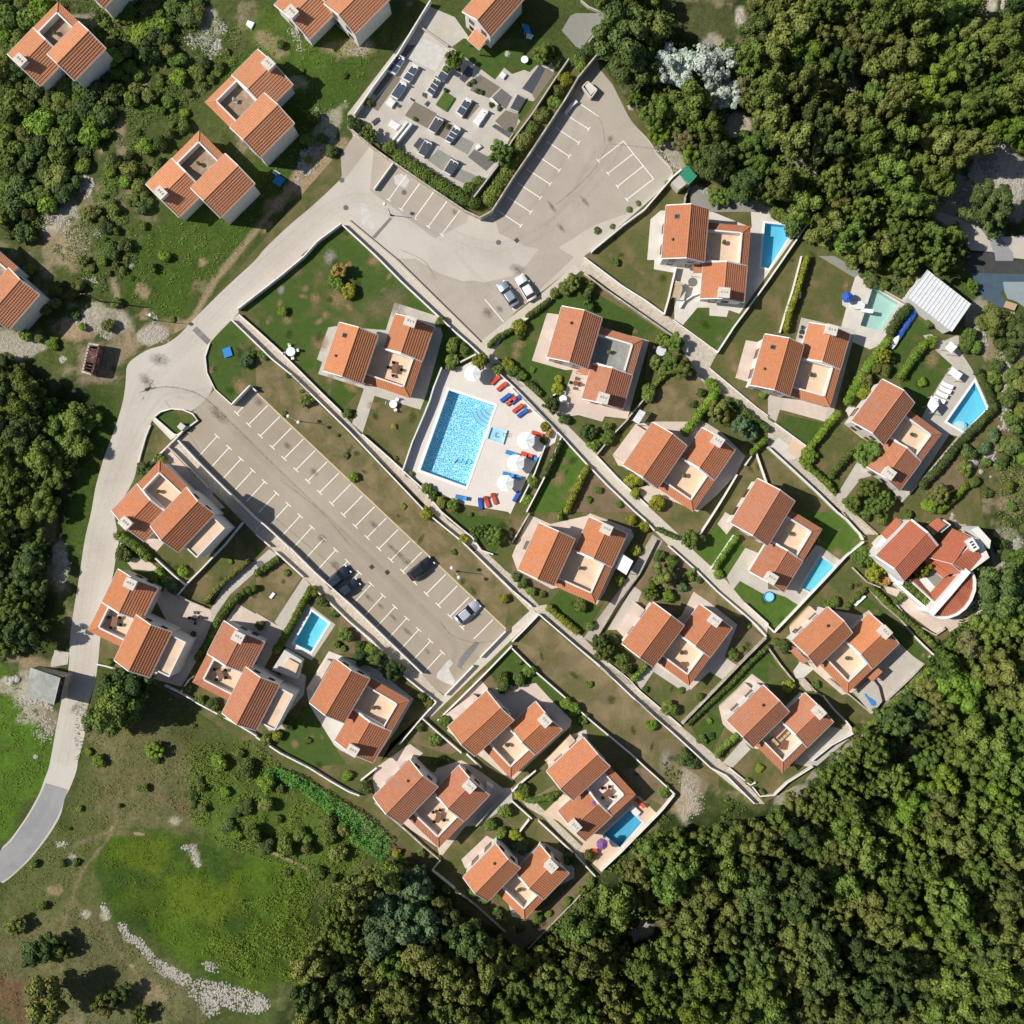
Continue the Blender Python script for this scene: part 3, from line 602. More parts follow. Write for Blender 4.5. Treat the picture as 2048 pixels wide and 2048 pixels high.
# lawns
LAW = [('lawn_green', Zs(0, 1, '1800,405 1932,290') + Zs(1, 1, '0,300 370,10') + Ss('681,450 750.5,512 938.6,688 962,711 890,735 860,803 807,940 721,867 681.6,823.4 554.4,697.5 512,656.4 477,628')),
       ('lawn_mid', Zs(1, 1, '640,1170 800,1000 890,1060 1240,1160 1310,1100 1115,1615')), 
       ('lawn_dry', Ss('463,645 512,692 583,753 851,1026 864,1026 1022,1180 1010,1255 763,1022 512,780 499,768 440,735 420,700 425,680')),
       ('lawn_green', Zs(0, 1, '1590,650 1750,490 1932,660 1932,980 1885,970 1745,1115 1620,1000 1560,860 1555,760')),
       ('lawn_green', Zs(0, 1, '1160,1215 1210,1180 1290,1155 1380,1160 1450,1190 1480,1240 1330,1350')), ('lawn_mid', Zs(0, 1, '1135,1280 1280,1390 1200,1500 1050,1680 1060,1560')),
       ('lawn_green', Zs(2, 1, '300,310 520,110 560,240 1215,610 1040,640 980,1060 870,1230 430,1210 220,1090 0,870 -90,590 90,490')),
       ('lawn_mid', Zs(2, 1, '560,10 1130,-430 1500,-350 1480,-120 1240,90 1150,430')), ('lawn_green', Zs(2, 1, '1300,520 1400,390 1490,450 1750,430 1550,715')),
       ('lawn_mid', Zs(3, 1, '0,190 110,0 250,-120 380,0 650,170 700,540 620,640 500,1170 0,1240')  + Zs(2, 1, '1860,1130 1505,835 1560,710')),
       ('lawn_mid', Zs(3, 1, '130,580 370,0 650,170 560,530 320,520')), ('lawn_green', Zs(3, 1, '1130,470 1250,590 1090,700 960,930 930,700')), ('lawn_green', Zs(3, 1, '990,950 1180,740 1280,720 1390,820 1200,1100 1130,1190')),
       ('lawn_green', Zs(3, 1, '80,1185 420,1260 300,1430 30,1250')), ('lawn_mid', Zs(3, 1, '620,1220 660,1340 700,1400 640,1560 440,1690 330,1510')), ('lawn_mid', Zs(3, 1, '600,1520 680,1540 480,1770 440,1700')),
       ('lawn_mid', Zs(3, 1, '560,1860 680,1680 740,1700 780,1900 640,1932')), ('soil', Zs(3, 1, '1250,1650 1440,1530 1480,1700 1300,1900 1200,1850')),
       ('lawn_dry', Zs(2, 1, '1100,1000 1400,900 1480,1010 1270,1370 1000,1250')), ('lawn_mid', Zs(2, 1, '420,1200 690,1250 860,1230 640,1470')), ('lawn_mid', Zs(2, 1, '660,1500 860,1260 1000,1300 800,1570 1100,1760 1020,1890')),
       ('lawn_bright', Zs(2, 1, '370,1380 550,1570 400,1932 150,1932')), ('soil', Zs(2, 1, '600,1600 920,1932 450,1932 560,1700')), ('lawn_mid', Zs(2, 1, '1540,1780 1800,1480 1900,1500 1932,1640 1650,1932 1500,1932')),
       ('lawn_green', Zs(2, 2, '270,700 360,580 640,720 700,680 560,900 500,930')), ('lawn_green', Zs(1, 2, '1450,0 1932,60 1800,320')), ('soil', Zs(2, 2, '0,380 0,470 250,640 300,570')),
       ('lawn_dry', Zs(2, 2, '930,560 1130,230 1420,460 1760,800 1300,700 1000,900 940,650')), ('soil', Zs(2, 2, '940,590 1150,260 1380,450 1300,620 1020,690')), ('lawn_mid', Zs(2, 2, '630,960 700,880 840,940 1090,1180 900,1270 690,1110')),
       ('lawn_mid', Zs(2, 2, '980,1360 1080,1200 1350,1360 1600,1280 1280,1600')), ('soil', Zs(2, 2, '1570,1060 1740,820 1910,960 1600,1280')), ('lawn_green', Zs(2, 2, '1350,1620 1932,1010 2100,1400 1900,1500 1640,1560 1500,1820 1400,1700')),
       ('lawn_bright', Zs(2, 2, '1390,300 1560,90 1680,180 1510,410')), ('lawn_bright', Zs(2, 2, '1520,430 1700,190 1760,280 1620,490')), ('lawn_bright', Zs(2, 2, '1670,590 1740,520 1900,620 1932,580 2030,900 1932,830')),
       ('lawn_bright', Zs(3, 2, '0,590 110,640 240,710 50,910 0,850')), ('lawn_bright', Zs(3, 2, '130,0 540,0 710,200 560,350 350,240')), ('lawn_mid', Zs(3, 2, '410,640 630,420 760,570 950,740 1230,1080 1150,1140 900,900 600,740 400,700')),
       ('lawn_green', Zs(3, 2, '730,620 1080,930 1250,1080 1170,1140 980,1010 830,760 640,700')), ('lawn_mid', Zs(3, 2, '270,1250 350,1180 600,1370 820,1500 700,1640 560,1500 330,1350')), ('lawn_mid', Zs(3, 2, '0,1120 200,1310 130,1440 0,1350')),
       ('lawn_green', Zs(0, 2, '890,250 930,170 1200,420 1400,640 1300,600 1000,430 850,500')), ('lawn_mid', Zs(0, 2, '1180,330 1350,300 1570,290 1610,320 1400,545 1230,400')), ('lawn_mid', Zs(0, 2, '1370,600 1620,340 1880,260 1932,330 1700,540 1550,680')),
       ('lawn_dry', Zs(0, 2, '1690,790 1760,700 1932,570') + Zs(1, 2, '0,500 160,350 340,490 150,820 0,760') + Zs(0, 2, '1800,690')), ('lawn_green', Zs(1, 2, '220,1650 430,1390 600,1600 600,1780 680,1900 340,1932 150,1790')), ('soil', Zs(1, 2, '430,560 1000,1110 950,1080 590,1060 640,830')),
       ('lawn_mid', Zs(1, 2, '1100,1250 1340,1430 1240,1540 1000,1760 940,1890 1180,1440')), ('soil', Zs(1, 2, '1250,1570 1530,1800 1460,1830 1180,1740')), ('lawn_dry', Zs(2, 2, '0,1020 200,790 910,1400 1560,1932 1560,2100 1300,2200 1250,2150 1020,1932 200,1230')),
       ('lawn_green', Zs(2, 2, '0,1030 170,1210 560,1560 480,1640 200,1400 0,1300')), ('lawn_green', Zs(1, 2, '1740,1170 1900,1000 1932,1040 1932,1400 1840,1330')), ('soil', Zs(1, 2, '1620,1290 1740,1180 1830,1330')),
       ('lawn_dry', Zs(2, 3, '130,240 350,110 385,190 230,340')), ('lawn_green', Zs(2, 3, '130,250 385,190 230,340')), ('soil', Zs(2, 3, '800,0 1000,0 1200,180 1180,250 1140,290 960,180')), ('lawn_mid', Zs(1, 3, '1330,770 1700,450 1780,520 1560,800 1700,1050 1932,1160 1932,1230 1500,900')),
       ('soil', Zs(2, 3, '320,1000 560,790 620,840 540,900 440,1000 230,1250 60,1380 -100,1250 100,1150')), ('lawn_mid', Zs(2, 3, '340,440 520,600 560,690 400,560')), ('lawn_mid', Zs(1, 3, '1000,0 1400,60 1300,0')),
       ('lawn_green', Zs(0, 2, '0,1780 0,1932 330,1932 310,1830 250,1650 150,1600'))]
for mt, pl in LAW: sheet('lawn', pl, mt)
# paths and paved yards
PTH = [('flagstone', Zs(0, 1, '1800,440 1932,555') + Ss('554.4,697.5 681.6,823.4 721,867 807.5,941 883,1024 895,1040 941,1074 1010,1140 1023,1150 1077,1209.5 1065,1228 1023,1185 864.5,1024 583.6,750.5 512,689.6 462.4,639')),
       ('pavers', Ss('681,447 694.9,440 771.7,503.5 787.6,517 959.8,684 1024,745 1087.6,803.5 1193.6,909.5 1297,1013 1366,1077 1389.7,1103.5 1453.3,1161.8 1493,1209.5 1536,1246.6 1532.8,1276 1490,1234 1437.4,1188 1336.7,1090 1270.5,1024 1172,925.4 1115.5,864.5 1024,774 938.6,690 750.5,514')),
       ('pavers', Zs(1, 1, '1690,650 1932,455') + Zs(2, 1, '240,270 470,70 520,110 90,490 -90,640 -160,760')),
       ('flagstone', Zs(2, 1, '470,70 545,10 1140,430 1550,730 1490,845 1850,1140 1932,1200') + Ss('1536,838 1612.9,891 1597,917.5 1668.5,991.7 1708,1024 1756,1069 1729.5,1069 1684.4,1024 1581,936 1536,896') + Zs(2, 1, '1932,1290 1480,970 1400,890 1215,600 640,180 520,110')),
       ('flagstone', Ss('1165,1273 1093,1209 1063.8,1213.5 1077,1228 1363,1480 1420,1536 1509,1607 1530,1608 1498,1573 1458,1536 1430,1510 1363,1453 1281,1383 1209,1319')),
       ('pavers', Zs(2, 2, '0,870 150,730 200,770 0,960') + Zs(1, 2, '1330,1540 1240,1560 1350,1430 1260,1330 1200,1230 1310,1340 1410,1390 1890,890 1932,900 1932,960')),
       ('flagstone', Zs(0, 1, '1265,1440 1340,1390 1700,1760 1932,1980') + Zs(1, 2, '60,95 440,455 720,700 1255,1225 1350,1330 1420,1390 1350,1430 1010,1120 700,830 360,490 150,310 0,170') + Zs(0, 1, '1620,1790')),
       ('lot_brown', Zs(2, 2, '1060,170 1140,220 950,500 620,990 540,950 830,560')), ('patio_pink', Zs(0, 1, '1265,1445 1700,1900 1560,1932 1200,1560')),
       ('concrete_pale', Zs(0, 1, '1130,1220 1165,1215 1330,1360 1290,1390')), ('concrete', Ss('346,894 359,893 430,985 420,990')),
       ('concrete', Zs(1, 1, '1045,350 1370,455 1410,600 1290,1030 1240,1160 895,1055 805,1335 725,1265 815,1000 470,890 500,800 460,780 545,540 600,530 980,560')),
       ('patio_pink', Zs(2, 1, '265,430 340,440 1035,640 870,1230 700,1210 680,1250 500,1200 430,1210 340,1195 370,1050 410,1000 460,860 400,860 150,790')),
       ('concrete_pale', Zs(2, 0, '1045,1655 1120,1590 1490,1590 1810,1720 1800,1560 1932,1560') + Fs('1465,400 1522,415 1395,592 1375,585') + Zs(2, 1, '1620,460 1490,450 1490,390 1400,390 1290,520 1225,480 1225,120 1215,125 1070,100 1075,30 1020,30')),
       ('gravel_light', Zs(2, 0, '1340,1420 1400,1400 1932,1560 1932,1600 1500,1600 1350,1540')), ('concrete_pale', Zs(3, 1, '655,165 690,130 1050,360 890,600 830,680 770,705 640,650 550,540 590,390 560,370 560,290 620,280')),
       ('gravel_light', Zs(3, 1, '380,0 500,0 700,110 655,165')), ('concrete', Zs(3, 1, '210,630 250,465 660,560 640,640 480,1240 90,1160 60,1250 0,1210 0,1040 200,700')), ('patio_pink', Zs(2, 1, '1765,635 1850,650 1932,600 1932,1020 1760,990 1780,950 1685,920')),
       ('patio_pink', Zs(3, 1, '130,1060 450,1130 430,1250 100,1160')), ('concrete', Zs(3, 1, '1170,600 1230,590 1330,640 1440,590 1440,700 1545,865 1675,1155 1460,1370 1370,1345 1075,1790 1010,1860 880,1700 1165,1210 1290,970 1390,825 1250,700')),
       ('concrete_pale', Zs(3, 1, '580,1170 620,1120 680,1160 620,1230')), ('patio_peach', Zs(3, 1, '580,1270 640,1220 880,1410 830,1430 700,1370')), ('concrete', Zs(3, 1, '510,1820 680,1540 750,1580 780,1660 700,1680 560,1860')),
       ('concrete_pale', Zs(3, 1, '20,1420 80,1370 250,1500 200,1530 140,1540 20,1440')), ('patio_peach', Zs(3, 1, '130,1470 190,1380 300,1440 230,1530')),
       ('patio_pink', Zs(2, 1, '760,1500 930,1270 1060,1250 1450,1250 1580,1330 1760,1510 1690,1650 1550,1800 1400,1932 1240,1860 1000,1780 1050,1720 880,1600 800,1580')),
       ('patio_pink', Zs(2, 1, '940,1760 1020,1730 1110,1790 1040,1890')), ('patio_pink', Zs(2, 2, '0,330 130,20 290,90 560,30 590,10 900,130 920,180 830,330 700,600 640,700 350,570 300,580 40,440')),
       ('patio_pink', Zs(2, 2, '600,-10 560,60 440,160 500,180')), ('concrete', Zs(2, 2, '920,560 980,600 940,700 780,890 720,890')), ('patio_pink', Zs(2, 2, '1370,600 1500,690 1700,850 1600,1100 1350,1340 1180,1280 1050,1180 1000,1000 1280,780')),
       ('concrete', Zs(2, 2, '1560,1060 1700,1160 1600,1270 1450,1180')), ('concrete', Zs(2, 2, '1060,1200 1080,1150 1350,1330 1300,1360')), ('concrete', Zs(2, 2, '940,1270 1020,1170 1070,1200 970,1350')),
       ('concrete', Zs(2, 2, '1760,270 1860,310 1932,250 1932,600 1900,620 1720,520 1665,590 1620,490')), ('patio_pink', Zs(2, 2, '1610,0 1700,60 1620,170 1550,90')), ('concrete', Zs(3, 2, '360,250 400,260 540,360 590,340 240,710 130,640 -20,590 0,580 130,600 250,400')),
       ('patio_pink', Zs(3, 2, '160,870 320,710 700,780 760,740 990,990 1160,1150 1080,1250 910,1420 860,1430 780,1520 640,1360 560,1380 340,1190 180,980')), ('concrete_pale', Zs(3, 2, '190,1200 240,1130 350,1180 270,1250 210,1260')), ('flagstone', Zs(3, 2, '230,1260 270,1255 340,1350 290,1350 240,1300')),
       ('concrete', Zs(3, 2, '930,1020 980,1010 1170,1140 1080,1250 910,1420 860,1300 900,1240')), ('concrete', Zs(3, 2, '650,1370 790,1260 830,1310 865,1440 790,1520')),
       ('patio_pink', Zs(2, 2, '1560,1470 1810,1220 1932,1310 1932,1800 1810,1780 1630,1640 1590,1600')), ('concrete', Zs(2, 2, '1590,1890 1740,1720 1800,1790 1660,1932')), ('concrete', Zs(3, 2, '200,1700 490,1620 660,1670 350,1932 200,1900')), ('flagstone', Zs(3, 2, '550,1610 600,1590 665,1665 600,1710')),
       ('patio_pink', Zs(3, 2, '870,550 1000,590 970,640 900,610')), ('patio_pink', Zs(3, 2, '970,700 1040,640 1250,790 1380,790 1580,650 1655,720 1580,780 1370,905 1340,860 1280,930')), ('patio_pink', Zs(0, 2, '960,380 1000,340 1120,370 1200,430 1190,450 1000,430')),
       ('patio_pink', Zs(0, 2, '1060,190 1140,110 1250,220 1180,300')), ('patio_pink', Zs(0, 2, '1120,560 1200,470 1300,610 1590,740 1610,800 1480,1130 1370,1320 1200,1270 1130,1240 1300,900')),
       ('concrete', Zs(0, 2, '1590,740 1700,540 1932,360 1932,450 1740,620 1640,760 1600,840')), ('concrete', Zs(1, 2, '0,370 100,280 160,320 0,450')),
       ('patio_pink', Zs(0, 2, '1710,820 1790,690 1932,770') + Zs(1, 2, '0,760 50,790 200,880 190,940 60,1180 -50,1100')), ('concrete', Zs(1, 2, '140,830 360,490 410,550 210,905')), ('concrete', Zs(1, 2, '150,1080 380,1240 360,1380 180,1590 220,1640 100,1650 40,1580 180,1300 200,1120')),
       ('concrete', Zs(1, 2, '390,690 600,850 420,1120 215,1010')), ('concrete_pale', Zs(1, 2, '380,1330 550,1050 630,1080 900,1180 1190,1410 1060,1640 880,1890 640,1800 590,1760 400,1450')), ('flagstone', Zs(1, 2, '900,1170 960,1100 1010,1120 930,1200')),
       ('patio_pink', Zs(1, 2, '1370,1580 1430,1520 1700,1270 1760,1340') + Zs(2, 2, '180,1290 270,1390 450,1570 440,1620 150,1880 0,2030') + Zs(1, 2, '1700,1850 1440,1650 1480,1600')), ('patio_pink', Zs(1, 2, '900,1932 1160,1750 1260,1820 1200,1870 1100,1932') + Zs(1, 3, '1550,60 1500,100 1000,330 900,200 880,100')),
       ('patio_pink', Zs(1, 3, '1370,0 1550,-60 1700,30 1860,150 1780,260 1580,440 1390,680 1370,600 1100,420')), ('concrete', Zs(1, 3, '1860,150 1932,150 1932,260 1690,430 1580,440')), ('patio_pink', Zs(2, 2, '240,1870 450,1680 560,1640 580,1750 300,1932')),
       ('patio_pink', Zs(1, 3, '1550,690 1740,510 1830,560 1580,760')), ('flagstone', Zs(2, 3, '0,160 70,120 160,240 540,600 560,720 240,370 120,300')), ('patio_peach', Zs(2, 3, '230,345 385,195 440,220 960,210 1100,350 750,715 670,780 510,620 540,570 350,400')),
       ('patio_pink', Zs(1, 3, '1780,580 1932,640') + Zs(2, 3, '0,620 180,650 240,560 380,640 470,760 470,830 330,900 100,1140 0,1120')),
       ('deck_pale', Zs(1, 1, '1430,850 1560,830 1620,800 1700,760 1780,850 1932,975') + Ss('1024,774 1115.5,864.5 1110,885 1086,900 1052,960 1021,1028') + Zs(1, 1, '1900,1930 1550,1870 1240,1710 1115,1620 1310,1100 1400,860'))]
for mt, pl in PTH: sheet('paving' if mt not in ('flagstone', 'pavers') else 'footpath', pl, mt)
sheet('paving', Zs(0, 2, '345,1060 400,1040 525,1060 510,1150 380,1170 250,1150 260,1110'), 'concrete'); 
def Y(s): return Ds(1536, 320, 512 / 1092, s)
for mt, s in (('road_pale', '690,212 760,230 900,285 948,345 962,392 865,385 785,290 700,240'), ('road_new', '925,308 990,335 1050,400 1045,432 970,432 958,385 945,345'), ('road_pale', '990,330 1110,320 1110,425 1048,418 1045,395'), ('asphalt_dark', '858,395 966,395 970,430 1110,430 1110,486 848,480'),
              ('court_painted_shade', '868,482 1110,488 1110,522 1000,522 1012,548 990,562 1012,604 1002,645 900,572'), ('court_pale', '1002,520 1110,520 1110,640 1060,604 1022,592 1008,560')):
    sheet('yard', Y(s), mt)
sheet('paving', Zs(2, 0, '375,230 440,120 480,100 600,100 730,100 520,370 480,350'), 'gravel_light')
# cemetery floor and grave plots
DK = 420 / 1932
def D(s): return Ds(690, 90, DK, s)
sheet('cemetery_floor', Zs(1, 0, '690,860 1310,50 1500,130 1620,300 1932,560') + Zs(2, 0, '200,490 380,440 0,1010') + Zs(1, 0, '1830,1230 1640,1480 1560,1430 1100,1160 690,960'), 'concrete')
for mt, s in (('lawn_green', '980,20 1090,-60 1330,-20 1500,-60 1900,-60 1960,60 1870,190 1760,190 1700,250 1600,210 1510,150 1380,320'), ('lawn_green', '1640,500 1740,520 1620,710 1580,660'),
              ('gravel_dark', '430,200 470,250 290,470 225,430'), ('gravel_dark', '530,0 650,0 560,110 480,90'), ('gravel_brown', '470,280 520,310 300,610 235,565'), ('concrete_patch', '560,110 720,-60 950,40 830,240'),
              ('gravel_brown', '1240,270 1430,390 1330,490 1150,420'), ('gravel_dark', '1440,400 1540,480 1480,590 1350,490'), ('granite_dark', '1130,190 1180,220 1170,280 1100,350 1050,310'), ('gravel_dark', '1210,290 1290,300 1190,380 1150,350'),
              ('gravel_brown', '640,520 845,630 760,770 550,650'), ('gravel_light', '860,960 980,1030 900,1160 760,1060'), ('gravel_light', '1050,830 1190,900 1130,1010 970,920'), ('gravel_brown', '900,690 1000,740 920,870 830,815'),
              ('gravel_dark', '1190,960 1390,1070 1300,1160 1130,1030'), ('granite_dark', '1790,180 1850,220 1720,450 1630,400'), ('gravel_brown', '1850,210 1930,260 1750,510 1720,450'), ('gravel_brown', '1480,600 1600,640 1580,740 1520,830 1380,700'),
              ('gravel_light', '1040,1130 1270,1230 1180,1310 980,1220'), ('gravel_brown', '1180,520 1240,560 1130,690 1080,660')):
    sheet('grave_plot' if 'lawn' not in mt else 'lawn', D(s), mt)
# painted lines
def stripe(a, b, w_=.15, m='line_white', tee=None):
    sheet('parking_line', bandpx([a, b], w_), m, False, False)
    if tee:
        d = (Vector(b) - Vector(a)).normalized(); n = Vector((-d.y, d.x)) * tee
        sheet('parking_line', bandpx([(a[0] - n.x, a[1] - n.y), (a[0] + n.x, a[1] + n.y)], w_), m, False, False)
for n in range(21):
    e = (512 + n * 23.7, 788 + n * 22.55)
    stripe((e[0] - 38.5, e[1] + 39), e, .15, 'line_white', None if n == 20 else 7)
for n in range(20):
    e = (434.6 + n * 23.7, 872.4 + n * 22.74)
    stripe(e, (e[0] - 36, e[1] + 39.5), .15, 'line_white', 7)
for a, b in (('1000,1510', '1135,1320'), ('1095,1580', '1235,1385'), ('1197,1648', '1340,1450'), ('1300,1712', '1440,1520'), ('1400,1772', '1537,1590')):
    stripe(Zs(1, 0, a)[0], Zs(1, 0, b)[0], .15, 'line_white', 5)
for a, b, tt in (('655,880', '470,755', 0), ('580,975', '395,860', 5), ('505,1078', '330,965', 5), ('433,1180', '262,1068', 5), ('357,1287', '187,1172', 5), ('288,1390', '113,1278', 5), ('215,1495', '40,1380', 5), ('143,1602', '-35,1485', 5), ('68,1705', '-107,1590', 5),
                 ('650,1215', '840,1065', 5), ('722,1310', '912,1163', 5), ('795,1408', '988,1255', 5), ('865,1507', '1068,1350', 5)):
    stripe(Zs(2, 0, a)[0], Zs(2, 0, b)[0], .15, 'line_white', tt or None)
stripe(*Zs(2, 0, '840,1065 1068,1350')); stripe(*Zs(1, 1, '1728,328 1868,497')); stripe(*Zs(2, 1, '-10,375 20,415'))
stripe((505, 778), (1012, 1258), .22, 'line_yellow')

# stains, worn spots and wheel tracks, each a thin patch with its own ragged outline
def decal(name, vs, uvs, fs, m):
    me_ = bpy.data.meshes.new(name); me_.from_pydata(vs, [], fs); me_.materials.append(MATS[m]); ul = me_.uv_layers.new(name='UVMap')
    for l in me_.loops: ul.data[l.index].uv = uvs[l.vertex_index]
    o = link(name, me_); tag(o, kind='structure'); return o
def spot(name, px, py, rx, ry, m, rot=0.0):
    P = [(px + rx * a * math.cos(rot) - ry * b4 * math.sin(rot), py + rx * a * math.sin(rot) + ry * b4 * math.cos(rot)) for a, b4 in ((-1, -1), (1, -1), (1, 1), (-1, 1))]
    zz = level_z(P) + .002; decal(name, [(*G(p), zz) for p in P], [(-1, 1), (1, 1), (1, -1), (-1, -1)], [(3, 2, 1, 0)], m)
def streak(name, pts, w_, m, sub=6):
    Q = []
    for a, b4 in zip(pts[:-1], pts[1:]): Q += [(a[0] + (b4[0] - a[0]) * k / sub, a[1] + (b4[1] - a[1]) * k / sub) for k in range(sub)]
    Q.append(pts[-1])
    for _ in range(6): Q = [Q[0]] + [((Q[i - 1][0] + Q[i][0] * 2 + Q[i + 1][0]) / 4, (Q[i - 1][1] + Q[i][1] * 2 + Q[i + 1][1]) / 4) for i in range(1, len(Q) - 1)] + [Q[-1]]
    B = band(Q, w_); n = len(Q); zz = level_z([unG(v) for v in B]) + .002; L, R = B[:n], B[n:][::-1]
    vs = [(v.x, v.y, zz) for v in L] + [(v.x, v.y, zz) for v in R]; uvs = [(i / n, 1 if 0 < i < n - 1 else 1.6) for i in range(n)] + [(i / n, -1 if 0 < i < n - 1 else -1.6) for i in range(n)]
    decal(name, vs, uvs, [(n + i, n + i + 1, i + 1, i) for i in range(n - 1)], m)
RB = random.Random(3)
def off(pts, d):
    P = [Vector(p) for p in pts]; out = []
    for i, p in enumerate(P): t_ = (P[min(i + 1, len(P) - 1)] - P[max(i - 1, 0)]).normalized(); out.append((p.x - t_.y * d, p.y + t_.x * d))
    return out
R1_ = Ss('125,1530 140,1450 158,1350 172,1200 195,1060 222,960 250,880 272,800 300,750 350,700 420,625 500,552 590,470 660,410 720,390 800,420 900,470 985,500 1060,480 1130,430 1210,340 1240,280')
for d_, w_, m_ in ((0, 1.7, 'dust'), (9, .8, 'tyre'), (-9, .8, 'tyre'), (17, 1.2, 'dust')): streak('wheel_track', off(R1_, d_), w_, m_)
R2_ = Ss('280,790 330,775 400,790 460,850 540,930 640,1025 740,1120 840,1215 920,1290 900,1330')
for d_, w_, m_ in ((0, 1.6, 'tyre'), (12, 1.0, 'dust'), (-14, 1.3, 'dust'), (-5, .3, 'oil')): streak('wheel_track', off(R2_, d_), w_, m_)
for d_ in (-6, 6): streak('wheel_track', off(Ss('430,780 380,790 330,790 290,850 262,900'), d_), .8, 'tyre')
streak('wheel_track', off(Ss('0,1735 50,1700 95,1630 120,1570'), 0), 1.5, 'dust')
for tr in ('905,500 960,560 1010,590', '1080,470 1150,380 1190,300', '1000,470 1080,400 1140,300 1160,220', '690,300 650,380 600,440'): streak('wheel_track', Ss(tr), 1.3, 'tyre')
for tr in ('1330,300 1215,285 1212,300 1190,340 1150,380 1110,410', '1209,290 1205,250 1190,225', '700,1090 640,1020 560,960', '520,1010 600,1080 690,1150 745,1170', '880,1240 900,1270 950,1290 1000,1280', '870,560 850,520 800,500', '330,800 400,900'): streak('crack', [(x + RB.uniform(-2, 2), y + RB.uniform(-2, 2)) for x, y in Ss(tr)], .16, 'crack')
for c_, r_, x, y, a, b4 in ((1, 1, 235, 1430, 45, 30), (1, 1, 20, 1100, 60, 40), (1, 1, 440, 1630, 50, 40), (1, 2, 600, 400, 60, 40), (1, 2, 850, 645, 60, 22), (1, 2, 940, 710, 40, 18), (1, 2, 1035, 795, 50, 18), (1, 2, 1140, 900, 60, 20), (1, 2, 1290, 1050, 40, 20), (1, 2, 1085, 325, 80, 30), (1, 2, 1020, 265, 50, 22), (1, 2, 890, 95, 60, 30),
      (1, 2, 1140, 380, 40, 40), (1, 2, 500, 200, 50, 40), (1, 2, 700, 500, 40, 30), (1, 1, 1750, 430, 60, 50), (1, 1, 1840, 400, 40, 30), (2, 0, 740, 1050, 30, 40), (2, 0, 550, 1520, 70, 20), (2, 0, 300, 1560, 80, 18), (2, 0, 370, 1720, 60, 20), (1, 0, 1500, 1600, 40, 30), (0, 1, 1650, 1200, 120, 50), (0, 1, 1200, 780, 100, 60), (0, 1, 1100, 940, 90, 50), (0, 2, 560, 1480, 30, 60), (2, 1, 40, 100, 80, 50)):
    spot('oil_stain', *z(c_, r_, x, y), a * K, b4 * K, 'oil', .75 if c_ == 1 and r_ == 2 else RB.random())
for c_, r_, x, y, a, m_ in ((1, 1, 475, 495, 42, 'ochre_patch'), (1, 1, 525, 445, 38, 'ochre_patch'), (1, 1, 620, 320, 95, 'ochre_patch'), (1, 1, 700, 380, 50, 'ochre_patch'), (1, 1, 372, 245, 34, 'ochre_patch'), (1, 1, 180, 358, 36, 'ochre_patch'), (1, 1, 1005, 155, 34, 'ochre_patch'), (1, 1, 885, 40, 55, 'ochre_patch'), (1, 1, 235, 480, 44, 'ochre_patch'), (1, 1, 480, 650, 70, 'ochre_patch'), (1, 1, 90, 495, 30, 'ochre_patch'),
      (1, 1, 720, 990, 70, 'ochre_patch'), (1, 1, 560, 930, 44, 'ochre_patch'), (1, 1, 890, 1130, 56, 'ochre_patch'), (1, 1, 900, 400, 110, 'tan_patch'), (1, 1, 1040, 330, 120, 'tan_patch'), (1, 1, 780, 500, 90, 'tan_patch'), (1, 1, 190, 255, 40, 'grey_patch'), (1, 1, 560, 10, 66, 'grey_patch'), (1, 1, 300, 120, 70, 'tan_patch'), (1, 1, 1100, 500, 90, 'tan_patch'), (1, 1, 450, 320, 50, 'ochre_patch'),
      (2, 1, 50, 670, 60, 'ochre_patch'), (2, 1, 30, 740, 50, 'ochre_patch'), (2, 1, 1680, 845, 50, 'ochre_patch'), (2, 1, 400, 1550, 50, 'tan_patch'), (2, 1, 350, 1680, 70, 'ochre_patch'), (3, 1, 585, 225, 40, 'ochre_patch'), (3, 1, 1240, 780, 80, 'ochre_patch'), (3, 1, 440, 400, 80, 'tan_patch'), (3, 2, 520, 305, 50, 'ochre_patch'), (2, 2, 1800, 900, 70, 'tan_patch'), (2, 2, 430, 1120, 80, 'tan_patch'),
      (2, 2, 300, 950, 90, 'tan_patch'), (2, 2, 700, 1390, 90, 'tan_patch'), (2, 2, 620, 1550, 80, 'tan_patch'), (2, 2, 1050, 1700, 110, 'tan_patch'), (2, 2, 1200, 1800, 120, 'tan_patch'), (2, 2, 1160, 1880, 90, 'grey_patch'), (0, 2, 1000, 1030, 0, 'tan_patch'), (0, 1, 1520, 45, 40, 'ochre_patch'), (0, 1, 1050, 430, 50, 'ochre_patch'), (0, 1, 1030, 240, 80, 'ochre_patch'), (0, 1, 1440, 240, 70, 'tan_patch'), (0, 1, 1820, 990, 90, 'ochre_patch'), (0, 1, 1590, 860, 40, 'ochre_patch')):
    if a: spot('worn_spot', *z(c_, r_, x, y), a * K * 1.25, a * K * RB.uniform(.7, 1.2), m_, RB.random() * 3)
LP = [pl for mt, pl in LAW]; PP = [pl for mt, pl in PTH]; n_ = 0
for _ in range(4000):
    if n_ >= 150: break
    px, py = RB.uniform(300, 1960), RB.uniform(460, 1850)
    if not any(inside((px, py), pl) for pl in LP) or any(inside((px + a, py + b4), pl) for pl in PP for a, b4 in ((0, 0), (9, 0), (-9, 0), (0, 9), (0, -9))) or inside((px, py), ROAD): continue
    if any(math.hypot(px - h['c'][0], py - h['c'][1]) < 60 for h in HOUSES): continue
    spot('worn_spot', px, py, RB.uniform(5, 17), RB.uniform(4, 12), RB.choice(['tan_patch', 'tan_patch', 'dark_patch', 'dark_patch', 'ochre_patch', 'dark_patch']), RB.random() * 3); n_ += 1
